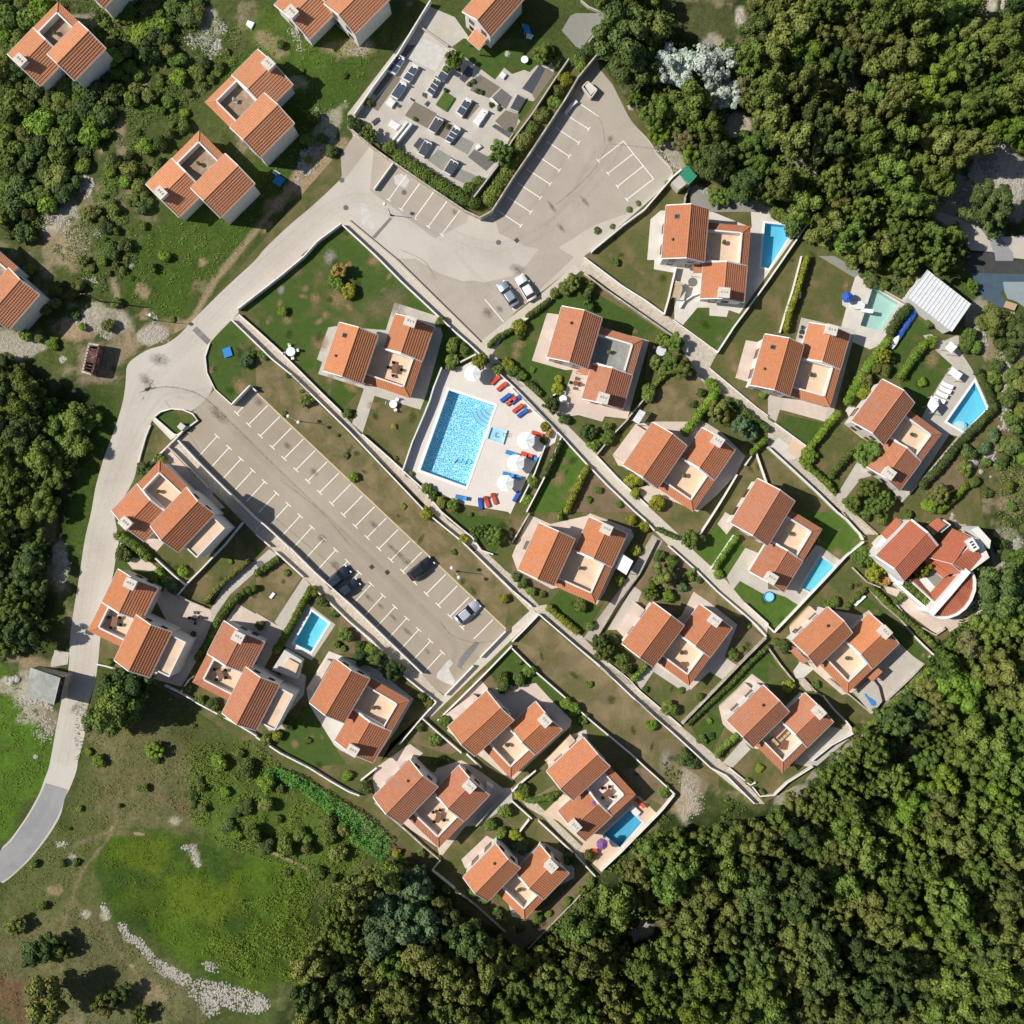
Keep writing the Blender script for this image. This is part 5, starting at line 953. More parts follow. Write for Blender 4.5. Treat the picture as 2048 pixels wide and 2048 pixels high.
# ------------------------------------------------------------------ boundary walls
def strip_wall(name, pts, width, z0, z1, m, parent=None):
    P = [G(p, z1) for p in pts]; b2 = band(pts, width, z1); n = len(P); L, R = b2[:n], b2[n:][::-1]
    mb = MB()
    v = [(p.x, p.y, zz) for S in (L, R) for zz in (z0, z1) for p in S]; f = []
    for k in range(n - 1):
        f += [(n + k, n + k + 1, 3 * n + k + 1, 3 * n + k), (k, k + 1, n + k + 1, n + k), (2 * n + k, 3 * n + k, 3 * n + k + 1, 2 * n + k + 1)]
    f += [(0, n, 3 * n, 2 * n), (n - 1, 3 * n - 1 + 0, 4 * n - 1, 2 * n - 1)] if False else [(0, n, 3 * n, 2 * n), (n - 1, 2 * n - 1, 4 * n - 1, 3 * n - 1)]
    return mb.add(v, f).build(name, m, parent)
WALLS = [  # plan points, height, material, description
 (Zs(0, 1, '1790,400 1932,290') + Zs(1, 1, '180,150 360,0') + Zs(1, 0, '460,1820 640,1685'), 1.2, 'w', 'long white wall between the road bend and the wide dark lawn'),
 (Zs(1, 0, '645,1690 900,1925') + Zs(1, 1, '1100,195 1500,570 1610,665 1700,750'), 1.0, 'w', 'white wall with a drop to the wide dark lawn, along its upper right side'),
 (Zs(1, 1, '1700,752 1932,975') + Zs(2, 1, '345,1330 560,1565 720,1730 930,1932') + Zs(2, 2, '1000,60 1075,140'), .8, 'w', 'white wall on the lower side of the middle footpath, right of the shared pool'),
 (Zs(1, 0, '700,1660 990,1900') + Zs(1, 1, '1060,25 1690,645'), .35, 'c', 'low pale kerb wall between the footpath and the upper car park'),
 (Zs(0, 1, '1800,440 1932,555') + Zs(1, 1, '160,700 470,1010 640,1175'), .7, 'w', 'thin white wall along the lower edge of the wide dark lawn'),
 (Zs(1, 1, '800,1345 1000,1520 1130,1640 1240,1740 1400,1932') + Zs(1, 2, '1530,110 1630,190 1700,290 1790,320'), .8, 'w', 'white wall on the upper side of the footpath below the shared pool'),
 (Zs(0, 1, '1745,480 1932,660') + Zs(1, 1, '110,770 270,900 700,1320 1280,1932') + Zs(1, 2, '1550,220 1932,590'), .9, 'w', 'very long white wall between the footpath and the grass strip by the lower car park'),
 (Zs(1, 1, '1105,1620 1180,1400 1270,1190 1310,1090 1340,990 1400,840'), 1.3, 'w', 'white wall on the left side of the shared pool deck'),
 (Zs(2, 1, '0,995 170,1165 345,1335'), .5, 'w', 'low white wall between the shared pool deck and the footpath'),
 (Zs(2, 1, '370,1370 240,1680 110,1932'), 1.1, 'w', 'white wall right of the shared pool deck beside a narrow lane'),
 (Zs(2, 1, '250,1430 170,1640 60,1860'), .8, 'w', 'white wall directly along the right rim of the shared pool deck'),
 (Zs(1, 1, '1540,800 1660,740'), .9, 'w', 'short white wall behind the topmost white parasol of the shared pool'),
 (Zs(2, 0, '600,1900 620,1880 850,1690 1000,1580 1130,1430 1215,1330 1280,1275'), 1.1, 'w', 'white curved wall between the upper car park and the topmost lawn'),
 (Zs(2, 1, '545,10 830,225 1000,330 1145,435'), .8, 'w', 'white wall on the upper side of the footpath, under the topmost lawn'),
 (Zs(2, 1, '545,130 690,240 950,420 1215,605'), 1.0, 's', 'pale stone wall below the footpath, above the villa with the grey terrace'),
 (Zs(2, 1, '1150,440 1185,320 1240,80'), 1.2, 'w', 'white wall with an orange cap down to the footpath, left of the stone steps'),
 (Zs(2, 1, '1270,390 1300,340 1360,300 1425,275'), .6, 'w', 'short curved white wall in the yard of the topmost pool villa'),
 (Zs(2, 1, '1550,730 1680,530 1800,370 1932,190') + Ss('1615,448'), 1.0, 'w', 'white wall along the right side of the topmost pool deck'),
 (Zs(2, 1, '1215,480 1550,722'), .4, 'w', 'low white edge wall along the footpath below the topmost villa'),
 (Zs(2, 1, '1490,845 1850,1145 1932,1205'), .4, 'w', 'low white edge of the footpath under the villa below the mint pool'),
 (Zs(2, 1, '1395,890 1475,970'), .8, 's', 'short stone wall end at the olive garden, beside the footpath'),
 (Zs(3, 1, '0,1440 170,1595 380,1790 525,1932') + Zs(3, 2, '600,60 700,170 720,210'), 1.0, 'w', 'white wall with dark notches along the footpath left of the round tree villa'),
 (Zs(3, 1, '50,1260 290,1435'), .5, 'w', 'thin white wall above the small peach yard on the footpath'),
 (Zs(3, 1, '255,0 190,250 130,440 90,580'), .5, 'w', 'thin white kerb beside the long narrow hedge above the roof window villa'),
 (Zs(3, 1, '690,140 860,250 1045,355'), .7, 'c', 'concrete wall between the mint pool deck and the dark ivy bank'),
 (Zs(3, 1, '1065,1800 1440,1370 1670,1160'), .5, 'c', 'pale low wall under the outer dark hedge of the kite-shaped pool'),
 (Zs(2, 1, '870,1230 1010,1065'), 1.0, 'c', 'grey concrete wall at the lower right of the grey terrace villa'),
 (Zs(2, 1, '640,1500 760,1350 880,1225'), 1.1, 'c', 'grey wall between the grey terrace villa garden and the pink veranda yard'),
 (Zs(2, 1, '640,1510 800,1680 1030,1890'), .5, 'w', 'thin white wall on the upper side of the middle footpath beside yellow bushes'),
 (Zs(2, 1, '265,1080 330,1040'), .7, 'w', 'very short white wall near the round patio of the grey terrace villa'),
 (Zs(2, 1, '90,490 300,320'), .7, 'w', 'white wall behind the bushes below the two parked pale cars'),
 (Zs(2, 1, '400,1932 530,1620'), .5, 'w', 'thin pale wall beside the yellow green hedge of the bright lawn'),
 (Zs(3, 1, '2,1740') + Zs(2, 1, '1840,1470 1760,1580') , .8, 'w', 'short white wall end behind the long right hand garden of the olive tree villa'),
 (Zs(2, 1, '1700,1650 1600,1820 1530,1932') + Zs(2, 2, '1420,170'), 1.0, 'w', 'white wall between the olive tree villa and the aqua pool villa garden'),
 (Zs(3, 2, '50,910 240,710 420,520 590,335 725,225'), 1.0, 'w', 'long white wall with steps on the right side of the narrow aqua pool'),
 (Zs(2, 2, '1760,690 1932,845') + Zs(3, 2, '0,860 50,910'), .8, 'w', 'white wall around the lower lawn corner of the aqua pool villa'),
 (Zs(2, 2, '1675,175 1590,300 1500,430'), .5, 'w', 'white kerb wall beside the hedge left of the aqua pool villa'),
 (Zs(2, 2, '1180,255 1400,450 1550,600 1740,760 1850,860 1920,940'), .7, 'w', 'white wall below the footpath, above the villa with the long pink veranda'),
 (Zs(2, 2, '1920,950 1740,1130 1500,1380 1285,1600'), 1.2, 's', 'pale stone wall between the long pink veranda villa and the lowest villa on the right'),
 (Zs(2, 2, '1090,210 960,470 800,680 620,980'), .7, 's', 'stone wall on the right side of the shaded lane'),
 (Zs(2, 2, '130,10 60,130 0,230'), .8, 's', 'pale stone wall at the upper left corner of the white awning villa'),
 (Zs(2, 2, '0,590 60,640 150,715'), .7, 'w', 'end of the white wall above the footpath crossing at the dry strip'),
 (Zs(2, 2, '200,770 480,1010 650,1150 900,1390 1250,1700 1500,1932') + Zs(2, 3, '1620,60 1830,270'), .9, 'w', 'very long white wall between the dry field and the lowest footpath'),
 (Zs(2, 2, '700,1115 880,1260 970,1355 1130,1490 1280,1620'), .4, 'w', 'low pale edge on the upper side of the lowest footpath'),
 (Zs(2, 2, '0,980 100,880 200,775'), .9, 'w', 'white wall at the upper left end of the dry field'),
 (Zs(2, 2, '0,1030 170,1200 400,1400 600,1580 900,1830 1010,1932') + Zs(2, 3, '1100,80 1230,200'), .9, 'w', 'white wall between the dry field and the villas on its lower left side'),
 (Zs(2, 3, '1225,205 1150,300 1110,345 820,640 670,780'), 1.2, 'w', 'white wall with a wide top around the deep blue corner pool'),
 (Zs(2, 3, '1640,0 1800,130 1840,110'), .5, 'w', 'low white wall at the bottom end of the lowest footpath'),
 (Zs(3, 3, '-110,150 -60,215 50,205 150,110 340,-10') , .8, 'w', 'white wall around the lower corner of the lowest villa on the right'),
 (Zs(3, 2, '330,1880 480,1760 660,1665 600,1590 500,1490 420,1390'), .9, 'w', 'white wall beside the paved side yard of the lowest villa on the right'),
 (Zs(3, 2, '0,1020 100,1160 200,1280'), .8, 's', 'stone wall beside the small footpath left of the concrete yard villa'),
 (Zs(3, 2, '270,1255 350,1345 450,1420'), .6, 's', 'short stone wall above the lowest villa on the right'),
 (Zs(3, 2, '460,1260 640,1400 780,1520'), .5, 's', 'stone edge under the blue splashed slab of the concrete yard villa'),
 (Zs(3, 2, '905,1415 1080,1250 1230,1090'), .5, 'c', 'low wall at the right side of the concrete yard'),
 (Zs(3, 2, '1110,940 1180,1010 1255,1080'), .8, 'w', 'wide white wall piece at the end of the long hedge under the round villa'),
 (Zs(3, 2, '765,580 870,700 1000,810 1110,935'), .5, 's', 'thin pale wall along the lower side of the long hedge under the round villa'),
 (Zs(3, 2, '970,700 1080,830 1270,930 1340,880'), .6, 's', 'stone wall around the lower pink yard of the round villa'),
 (Zs(3, 2, '560,0 640,100 730,190'), .5, 's', 'stone wall between the right footpath and the aqua pool villa lawn'),
 (Zs(3, 2, '640,0 830,170'), .5, 's', 'stone wall on the upper side of the right footpath near the round villa'),
 (Zs(3, 2, '640,420 750,530 850,570'), .6, 's', 'stone wall below the colourful shrubs of the round villa'),
 (Zs(0, 1, '1340,1390 1480,1540 1700,1760 1932,1985') + Zs(1, 2, '60,95 250,270'), 1.3, 'w', 'dark shaded retaining wall at the upper left end of the lower car park'),
 (Zs(1, 2, '255,270 440,455 720,705 1255,1222'), 1.3, 'w', 'white retaining wall along the lower left side of the lower car park'),
 (Zs(0, 1, '1270,1445 1340,1510 1570,1755'), 1.0, 'c', 'concrete wall between the road bend villa and the stone footpath'),
 (Zs(1, 2, '0,170 105,260'), .8, 'w', 'short white wall between the road bend villa garden and the stone footpath'),
 (Zs(1, 2, '145,300 250,395 355,490'), .8, 'w', 'white wall pieces above the dry lawn with the white cushion'),
 (Zs(1, 2, '415,560 560,690 700,825 860,960 1010,1115'), .9, 'w', 'notched white wall above the small turquoise pool garden'),
 (Zs(1, 2, '1110,1235 1240,1340 1360,1435'), .8, 'w', 'white wall piece at the lower end of the stone footpath'),
 (Zs(1, 2, '1360,1435 1250,1555 1080,1755'), 1.0, 'w', 'white wall right of the shaded lawn under the lower car park corner'),
 (Zs(1, 2, '1250,1555 1400,1690 1550,1820'), .9, 'w', 'white wall above the reed band villa, running to the right'),
 (Zs(1, 2, '1590,1830 1700,1932'), .8, 'w', 'short white wall between two lower villas beside the narrow footpath'),
 (Zs(1, 2, '1370,1575 1550,1400 1740,1210 1932,1010'), .9, 'w', 'white wall below the footpath at the end of the lower car park'),
 (Zs(1, 2, '1425,1385 1640,1160'), .9, 'w', 'white wall at the lower right end of the lower car park, left piece'),
 (Zs(1, 2, '1690,1100 1885,900'), .9, 'w', 'white wall at the lower right end of the lower car park, right piece'),
 (Zs(0, 2, '1240,1310 1360,1365 1500,1450 1800,1610 1932,1690') + Zs(1, 2, '0,1700 180,1820 400,1932') + Zs(1, 3, '560,100 700,180 780,210'), .9, 'w', 'long white boundary wall at the bottom left of the lower villa row'),
 (Zs(0, 2, '1365,1360 1420,1270 1460,1240'), .9, 'w', 'short white wall between the two left villas of the lower row'),
 (Zs(0, 2, '1400,550 1500,450 1610,335 1700,240 1830,80'), 1.0, 'w', 'white wall between the two left gardens, below the road bend villa'),
 (Zs(0, 2, '1170,350 1300,470 1400,555 1340,625'), .8, 'w', 'white wall with a bend below the square hedge of the road bend villa'),
 (Zs(0, 2, '1345,635 1440,680 1540,720'), .7, 's', 'low stone wall beside the entrance of the curved lane'),
 (Zs(0, 2, '880,350 915,230 890,190'), .7, 'w', 'white wall corner at the road edge above the leftmost villa'),
 (Zs(0, 2, '730,1150 800,1165 870,1185'), .6, 'w', 'short pale wall at the road below the leftmost villa'),
 (Zs(0, 1, '1745,1120 1885,975'), 1.6, 'w', 'white retaining wall at the top end of the lower car park'),
 (Zs(0, 1, '1885,975 1932,1020'), 1.0, 'w', 'stub of white wall at the corner over the lower car park'),
 (Zs(0, 1, '1745,1118 1620,1005 1560,880 1548,760 1580,660'), .3, 'w', 'curved white kerb around the big green corner at the road junction'),
 (Zs(0, 1, '1160,1215 1210,1175 1290,1152 1380,1160 1450,1190 1490,1240 1340,1350 1310,1345 1160,1215'), .5, 'w', 'white rim wall of the round green island at the junction'),
 (Zs(0, 1, '1135,1275 1100,1360 1060,1500 1045,1560'), .4, 'w', 'thin white kerb between the road and the small garden above the road bend villa'),
 (Zs(0, 1, '1370,1330 1270,1430 1100,1600'), .8, 'w', 'white wall behind the small garden above the road bend villa'),
 (Zs(1, 0, '1315,0 1235,130 1070,400 890,640 740,860'), 1.5, 'w', 'long white upper left wall of the cemetery'),
 (Zs(1, 0, '690,950 880,1110 990,1190 1100,1265 1340,1430 1580,1590 1690,1640'), 1.2, 's', 'rough stone wall along the lower left side of the cemetery'),
 (Zs(1, 0, '1690,1640 1780,1590 1850,1480 1932,1350') + Zs(2, 0, '0,1350 150,1130 400,750 500,580 640,410'), 2.0, 's', 'high stone wall between the cemetery hedge and the upper car park'),
 (Zs(2, 0, '430,440 300,630 150,860 0,1060') + Zs(1, 0, '1830,1240 1640,1490'), 1.3, 'c', 'inner grey wall between the cemetery graves and its hedge'),
 (Zs(1, 0, '890,1425 1035,1225'), .9, 'w', 'free standing white wall at the entrance of the cemetery parking bays'),
 (Zs(1, 0, '1210,180 1450,345'), .5, 'c', 'thin dark rail wall across the upper end of the cemetery'),
 (Zs(2, 0, '520,0 580,50 720,110 620,260 530,380'), .7, 'c', 'concrete wall behind the bare yard above the upper car park'),
 (Zs(2, 0, '1345,1400 1310,1480 1300,1570'), .8, 's', 'short stone wall beside the green-roofed hut'),
 (Zs(1, 3, '1390,700 1330,775 1500,915'), .9, 'w', 'white bent wall at the left corner of the lowest villa garden'),
 (Zs(1, 3, '1500,920 1650,1030 1760,1130 1880,1240'), .5, 's', 'broken stone edge along the left side of the lowest villa garden'),
 (Zs(1, 3, '895,260 1010,370 1140,480 1260,590 1380,690'), .6, 's', 'stone edge below the reed band villa'),
 (Zs(2, 3, '200,400 330,520 480,660 630,820'), .8, 'w', 'white wall between the lowest villa and the purple parasol yard'),
 (Zs(2, 3, '130,390 60,480'), .8, 'w', 'tiny white wall beside the footpath above the lowest villa'),
 (Zs(2, 3, '0,250 150,385'), .8, 'w', 'white wall beside the footpath left of the purple parasol villa'),
 (Zs(2, 3, '180,20 50,130 0,180'), .8, 'w', 'white wall above the narrow garden left of the purple parasol villa'),
 (Zs(1, 3, '1870,200 1780,300 1660,440'), .7, 's', 'dark stone wall right of the reed band villa'),
 (Zs(1, 3, '790,95 860,40 910,0'), .7, 'w', 'short white wall left of the reed band villa'),
 (Zs(2, 3, '620,840 480,1000 350,1130 120,1370'), .3, 's', 'thin broken stone edge along the right side of the lowest villa garden'),
]
for pts, hh, mk, desc in WALLS:
    o = strip_wall('boundary_wall', pts, .21 if hh > .45 else .14, -.05, hh + .1, {'w': 'wall_boundary', 's': 'stone_wall', 'c': 'concrete'}[mk]); tag(o, desc, 'wall')

# ------------------------------------------------------------------ foliage
def cloud_mesh(name, lobes, leaf, m, seed, cover=1.25, core=True, flat=0.0):
    """lobes: (x,y,z,rx,ry,rz); small leaf faces over every lobe, dense cores in a darker tint inside"""
    r = np.random.default_rng(seed); V = []; F = []; T = []; nv = 0
    Lb = np.array(lobes, float)
    for k, (x, y, zz, rx, ry, rz) in enumerate(lobes):
        area = 2.2 * math.pi * ((rx * ry) ** .8 + (rx * rz) ** .8 + (ry * rz) ** .8) / 3 * 1.4
        n = max(6, int(area * cover / leaf ** 2)); d = r.normal(size=(n, 3)); d /= np.linalg.norm(d, axis=1)[:, None]
        d[:, 2] = np.where(d[:, 2] < -.35, -d[:, 2], d[:, 2])
        R_ = np.array([rx, ry, rz]); p = np.array([x, y, zz]) + d * R_ * (1 + r.normal(size=(n, 1)) * .09)
        nn = d / R_; nn /= np.linalg.norm(nn, axis=1)[:, None]
        q = np.ones(n, bool)
        for j in range(len(lobes)):
            if j != k:
                e = (p - Lb[j, :3]) / Lb[j, 3:]; q &= (e ** 2).sum(1) > .55
        p, nn = p[q], nn[q]; n = len(p)
        if n == 0: continue
        nn = nn + r.normal(size=(n, 3)) * .30; nn /= np.linalg.norm(nn, axis=1)[:, None]
        a = np.cross(nn, r.normal(size=(n, 3))); a /= np.linalg.norm(a, axis=1)[:, None]; b4 = np.cross(nn, a)
        s = leaf * (.45 + .45 * r.random((n, 1))); s2 = s * (.6 + .5 * r.random((n, 1)))
        quad = np.stack([p - a * s, p - b4 * s2 + nn * s * .12, p + a * s, p + b4 * s2 + nn * s * .12], 1)
        V.append(quad.reshape(-1, 3)); F.append(np.arange(n * 4).reshape(n, 4) + nv); nv += n * 4
        T.append(np.clip(.35 + r.normal() * .20 + r.normal(size=n) * .20, 0, 1))
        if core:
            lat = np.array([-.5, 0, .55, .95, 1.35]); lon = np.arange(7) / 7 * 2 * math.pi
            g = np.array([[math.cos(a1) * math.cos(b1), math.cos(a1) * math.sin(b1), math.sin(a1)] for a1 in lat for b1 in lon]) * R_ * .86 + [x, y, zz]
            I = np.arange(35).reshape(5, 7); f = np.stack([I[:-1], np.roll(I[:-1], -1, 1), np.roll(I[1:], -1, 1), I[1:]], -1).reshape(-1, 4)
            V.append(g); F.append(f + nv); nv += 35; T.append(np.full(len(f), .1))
    return np_mesh(name, np.concatenate(V), np.concatenate(F), m, False, np.concatenate(T))
def dome(R_, h0, h1, n, lr, seed, ex=1.0):
    r = random.Random(seed); L = []; tries = 0
    while len(L) < n and tries < 400:
        tries += 1
        a = r.random() * 6.283; q = math.sqrt(r.random()) * (R_ - lr * .6) * (.82 + .25 * math.sin(3 * a + seed) * r.random()); s = lr * r.uniform(.65, 1.3)
        zz = h0 + (h1 - h0) * (1 - (q / R_) ** 2) * r.uniform(.75, 1.05)
        if any((q * math.cos(a) * ex - l[0]) ** 2 + (q * math.sin(a) - l[1]) ** 2 < (.55 * s) ** 2 for l in L): continue
        L.append((q * math.cos(a) * ex, q * math.sin(a), zz, s, s * r.uniform(.85, 1.15), s * r.uniform(.8, 1.15)))
    return L
def clumps(R_, n, lr, seed, ex=1.0):
    r = random.Random(seed); L = []; t_ = 0
    while len(L) < n and t_ < 900:
        t_ += 1; a = r.random() * 6.283; q = math.sqrt(r.random()) * (R_ - lr * .5) * (.75 + .3 * math.sin(2 * a + seed) ** 2); s = lr * r.uniform(.6, 1.25)
        x, y = q * math.cos(a) * ex, q * math.sin(a)
        if any((x - l[0]) ** 2 + (y - l[1]) ** 2 < (.72 * (s + l[3]) / 1.0 * .9) ** 2 for l in L): continue
        zz = 2.9 + 3.4 * (1 - (q / R_) ** 2) * r.uniform(.35, 1.15) + r.uniform(-.6, 1.1)
        L.append((x, y, zz, s, s * r.uniform(.75, 1.25), s * r.uniform(.9, 1.5)))
        for k in range(2 if lr > 1 else 1):       # smaller knobs riding on each clump
            b5 = r.random() * 6.283; L.append((x + math.cos(b5) * s * .62, y + math.sin(b5) * s * .62, zz + r.uniform(-.1, .5) * s, s * .48, s * .48, s * .5)); n += 1
    L.append((0, 0, 3.2, R_ * .62 * ex, R_ * .62, 1.2))
    return L
CROWN = {}
def crown_me(kind, mt):
    if (kind, mt) in CROWN: return CROWN[kind, mt]
    sd_ = 50 + len(CROWN) * 7
    if kind == 0: L = clumps(3.0, 24, .84, sd_); lf = .25
    elif kind == 1: L = clumps(2.9, 16, 1.05, sd_); lf = .26
    elif kind == 2: L = clumps(3.0, 34, .66, sd_); lf = .23
    elif kind == 3: L = clumps(2.9, 19, .82, sd_, 1.35); lf = .25
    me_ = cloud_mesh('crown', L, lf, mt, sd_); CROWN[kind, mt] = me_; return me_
TR = MB().tube([(0, 0, -.6), (.05, 0, 1.5), (-.05, .1, 3.2), (.1, 0, 5.0)], .24, 7, .07)
for a in range(5):
    TR.tube([(0, .05, 1.8 + a * .45), (math.cos(a * 2.3) * 1.0, math.sin(a * 2.3) * 1.0, 3.2 + a * .3), (math.cos(a * 2.3) * 1.9, math.sin(a * 2.3) * 1.9, 3.9 + a * .3)], .10, 5, .03)
trunk_me = bpy.data.meshes.new('trunk'); trunk_me.from_pydata(TR.v, [], TR.f); trunk_me.materials.append(MATS['bark'])
CNAME = {'leaf_olive': 'olive', 'leaf_mid': 'green', 'leaf_dark': 'dark', 'leaf_bright': 'bright', 'leaf_yellow': 'yellowish', 'leaf_blue': 'bluish', 'leaf_brown': 'brownish', 'leaf_silver': 'silvery white', 'leaf_orange': 'orange yellow'}
def tree(px, py, r_px, mt, kind, desc, cat='tree', name='tree', hs=1.0, rg=None, group=None, share=False):
    R0 = rg or random; s = r_px / PPM / 3.0; hh = s * hs
    top = 5.0 * hh; x, y = G((px, py), top); t_ = empty(name, (x, y, gz(x, y)), R0.random() * 6.28)
    c1 = link('crown', crown_me(kind, mt), t_); c1.scale = (s, s * R0.uniform(.88, 1.1), hh); c2 = link('trunk', trunk_me, t_); c2.scale = (s, s, hh)
    auto(t_, desc, cat, px, py, group); t_['share'] = 1 if share else 0
    return t_
# woods: every crown that can be told apart, widest gaps left dark
WOODS = [('the upper wood', Ss('1190,0 1340,0 1345,90 1400,110 1480,90 1500,0 2048,0 2048,300 1975,290 1930,325 1890,375 1880,410 1925,470 1930,520 1905,545 1850,530 1760,548 1700,525 1640,450 1540,400 1420,370 1380,330 1345,300 1320,270 1295,240 1255,190 1225,150 1205,90')),
         ('the lower wood', Ss('1520,1640 1620,1580 1720,1490 1810,1400 1870,1330 1930,1260 1990,1170 2048,1090 2048,2048 600,2048 600,1930 660,1830 700,1740 780,1710 850,1740 880,1800 960,1860 1030,1905 1110,1880 1190,1800 1260,1730 1330,1660 1400,1650')),
         ('the left wood', Ss('-20,700 60,740 110,810 175,805 200,835 176,890 132,950 100,1030 88,1100 98,1180 90,1250 55,1300 -20,1320'))]
PLACED = []
KEEP = [(1475, 255, 30), (1700, 175, 22), (1290, 1860, 34), (1270, 1880, 24), (1985, 10, 24), (1320, 1845, 14), (1480, 30, 16), (1560, 308, 15), (1600, 330, 13), (1620, 345, 12), (1700, 356, 9), (1745, 372, 15), (1790, 396, 14), (1372, 362, 36), (1850, 590, 36), (1905, 615, 36), (1868, 552, 20), (1740, 565, 40), (1900, 580, 30), (1885, 440, 22), (1680, 130, 0), (1130, 1910, 16), (1820, 1502, 16), (1450, 200, 0), (1830, 1560, 0), (1385, 1600, 60), (1180, 1860, 0)]
rw = random.Random(11); ntree = 0
def try_place(px, py, r, f=.80):
    for x, y, q in PLACED:
        if (x - px) ** 2 + (y - py) ** 2 < (f * (q + r)) ** 2: return False
    for x, y, q in KEEP:
        if q and (x - px) ** 2 + (y - py) ** 2 < (q + r * .75) ** 2: return False
    return True
SPECIAL = [  # px, py, r, mat, kind, hs, text
 (1350,130,44,'leaf_silver',2,.9,'broad silvery white tree, left crown of the pair by the upper car park'), (1430,125,48,'leaf_silver',0,.95,'large silvery white tree shining in the dark wood, right crown of the pair'), (1450,190,34,'leaf_silver',2,.7,'small silvery white tree below the large silvery one'),
 (1385,200,44,'leaf_mid',1,1.0,'tall mid green tree in front of the silvery trees'), (1240,60,58,'leaf_dark',1,1.0,'dark green tall tree above the pale open-topped container'), (1265,130,48,'leaf_dark',0,.9,'dark spreading tree beside the narrow end of the upper car park'),
 (1300,60,40,'leaf_olive',1,1.1,'olive tall tree left of the dry grass clearing'), (1310,220,36,'leaf_mid',0,.8,'green bushy tree on the edge of the upper car park'), (1320,265,26,'leaf_bright',2,.6,'bright light green small tree at the edge of the upper car park'), (1370,278,28,'leaf_brown',2,.6,'rusty brown dry bush at the edge of the upper car park'),
 (1430,320,46,'leaf_dark',0,.8,'dark round tree above the green-roofed hut'), (1438,392,24,'leaf_mid',2,.6,'green tree directly right of the green-roofed hut'), (1490,370,40,'leaf_dark',0,.8,'dark dense tree above the gravel of the topmost villa'), (1500,300,34,'leaf_mid',0,.8,'mid green tree at the left end of the forest path'),
 (232,1420,50,'leaf_mid',1,1.0,'big mid green pine beside the lower road, middle of three joined crowns'), (250,1375,46,'leaf_dark',3,.9,'dark feathery pine beside the lower road, upper of three joined crowns'), (205,1440,34,'leaf_dark',3,.8,'dark pine crown hanging over the lower road edge, left of three joined crowns'), (310,1500,20,'leaf_bright',2,.6,'small bright green tree below the three joined pines'),
 (1985,410,52,'leaf_dark',2,.8,'round dark tree standing alone in the rubble slope at the right edge'), (1988,642,34,'leaf_olive',0,.7,'olive broad tree below the yard painted shade-blue'), (2035,662,32,'leaf_dark',0,.7,'dark broad tree at the right edge below the yard painted shade-blue'), (1945,572,16,'leaf_bright',2,.6,'small round bright tree at the corner of the yard painted shade-blue'),
 (780,1810,40,'leaf_blue',1,1.1,'blue green tall tree in the wood left of the lowest villa'), (830,1770,36,'leaf_blue',2,1.1,'blue green tree nearest the white bent wall of the lowest villa'), (760,1870,44,'leaf_blue',1,1.1,'large blue green tree deep in the wood left of the lowest villa'), (835,1850,46,'leaf_blue',0,1.1,'broad blue green tree beside the dark gap left of the lowest villa'),
 (1920,1380,46,'leaf_bright',1,.9,'bright yellow green tree in the wood right of the concrete yard'), (2010,1180,56,'leaf_dark',0,1.0,'large dark green tree at the right edge below the round villa'), (1990,1260,44,'leaf_mid',2,.9,'mid green tree at the right edge under the large dark one'),
 (90,2000,50,'leaf_olive',1,.9,'large olive pine at the bottom left corner'), (80,1900,34,'leaf_dark',3,.8,'thin dark pine beside the fallen pole at the bottom left'), (120,1895,24,'leaf_olive',3,.7,'small olive pine above the large one at the bottom left corner'), (210,2010,30,'leaf_olive',2,.8,'olive green pine at the bottom, right of the large corner pine'), (240,1990,24,'leaf_dark',3,.8,'dark narrow pine at the bottom below the fallen pole'), (280,2030,22,'leaf_mid',2,.7,'low green tree at the bottom edge left of the rock ribbon'),
 (30,1850,20,'leaf_olive',3,.6,'sparse olive tree at the left edge under the pale pole'), (1580,60,50,'leaf_olive',1,1.0,'olive tall tree right of the dry grass clearing'), (1600,110,40,'leaf_bright',1,1.0,'yellow green tree with tufted crown right of the dry grass clearing')]
for px, py, r, mt, kd, hs, tx in SPECIAL:
    t_ = tree(px, py, r, mt, kd, tx, rg=rw, hs=hs); t_['label'] = tx; PEND.pop(); PLACED.append((px, py, r))
ntree = len(SPECIAL)
WOODTREES = []
for x_, y_, r_, h_ in ((1165, 440, 17, 2.6), (1200, 410, 15, 2.4)):
    tree(*z(3, 2, x_, y_), r_, 'leaf_yellow', 2, 'yellowish tree growing out of the courtyard of', rg=rw, hs=h_ * .55)
for nm, poly in WOODS:
    xs = [p[0] for p in poly]; ys = [p[1] for p in poly]; A = (max(xs) - min(xs)) * (max(ys) - min(ys))
    for rr, nn in ((32, 160), (25, 110), (19, 70), (15, 45)):
        for _ in range(int(A / nn)):
            px, py = rw.uniform(min(xs), min(2062, max(xs) + 20)), rw.uniform(min(ys) - 10, min(2062, max(ys) + 20)); r = rr * rw.uniform(.85, 1.18)
            if rr == 32 and rw.random() < .72: continue
            if not inside((px, py), poly): continue
            if not all(inside((min(2040, max(8, px + a * r)), min(2040, max(8, py + b4 * r))), poly) for a, b4 in ((.8, 0), (-.5, 0), (0, -.6), (0, .6))): continue
            if not try_place(px, py, r, .80): continue
            PLACED.append((px, py, r)); WOODTREES.append((px, py, r, nm))
NV = lambda px, py, s, k: noise.noise(Vector((px / s, py / s, k)))
WOODTREES.sort(key=lambda q: -q[2]); REST = []
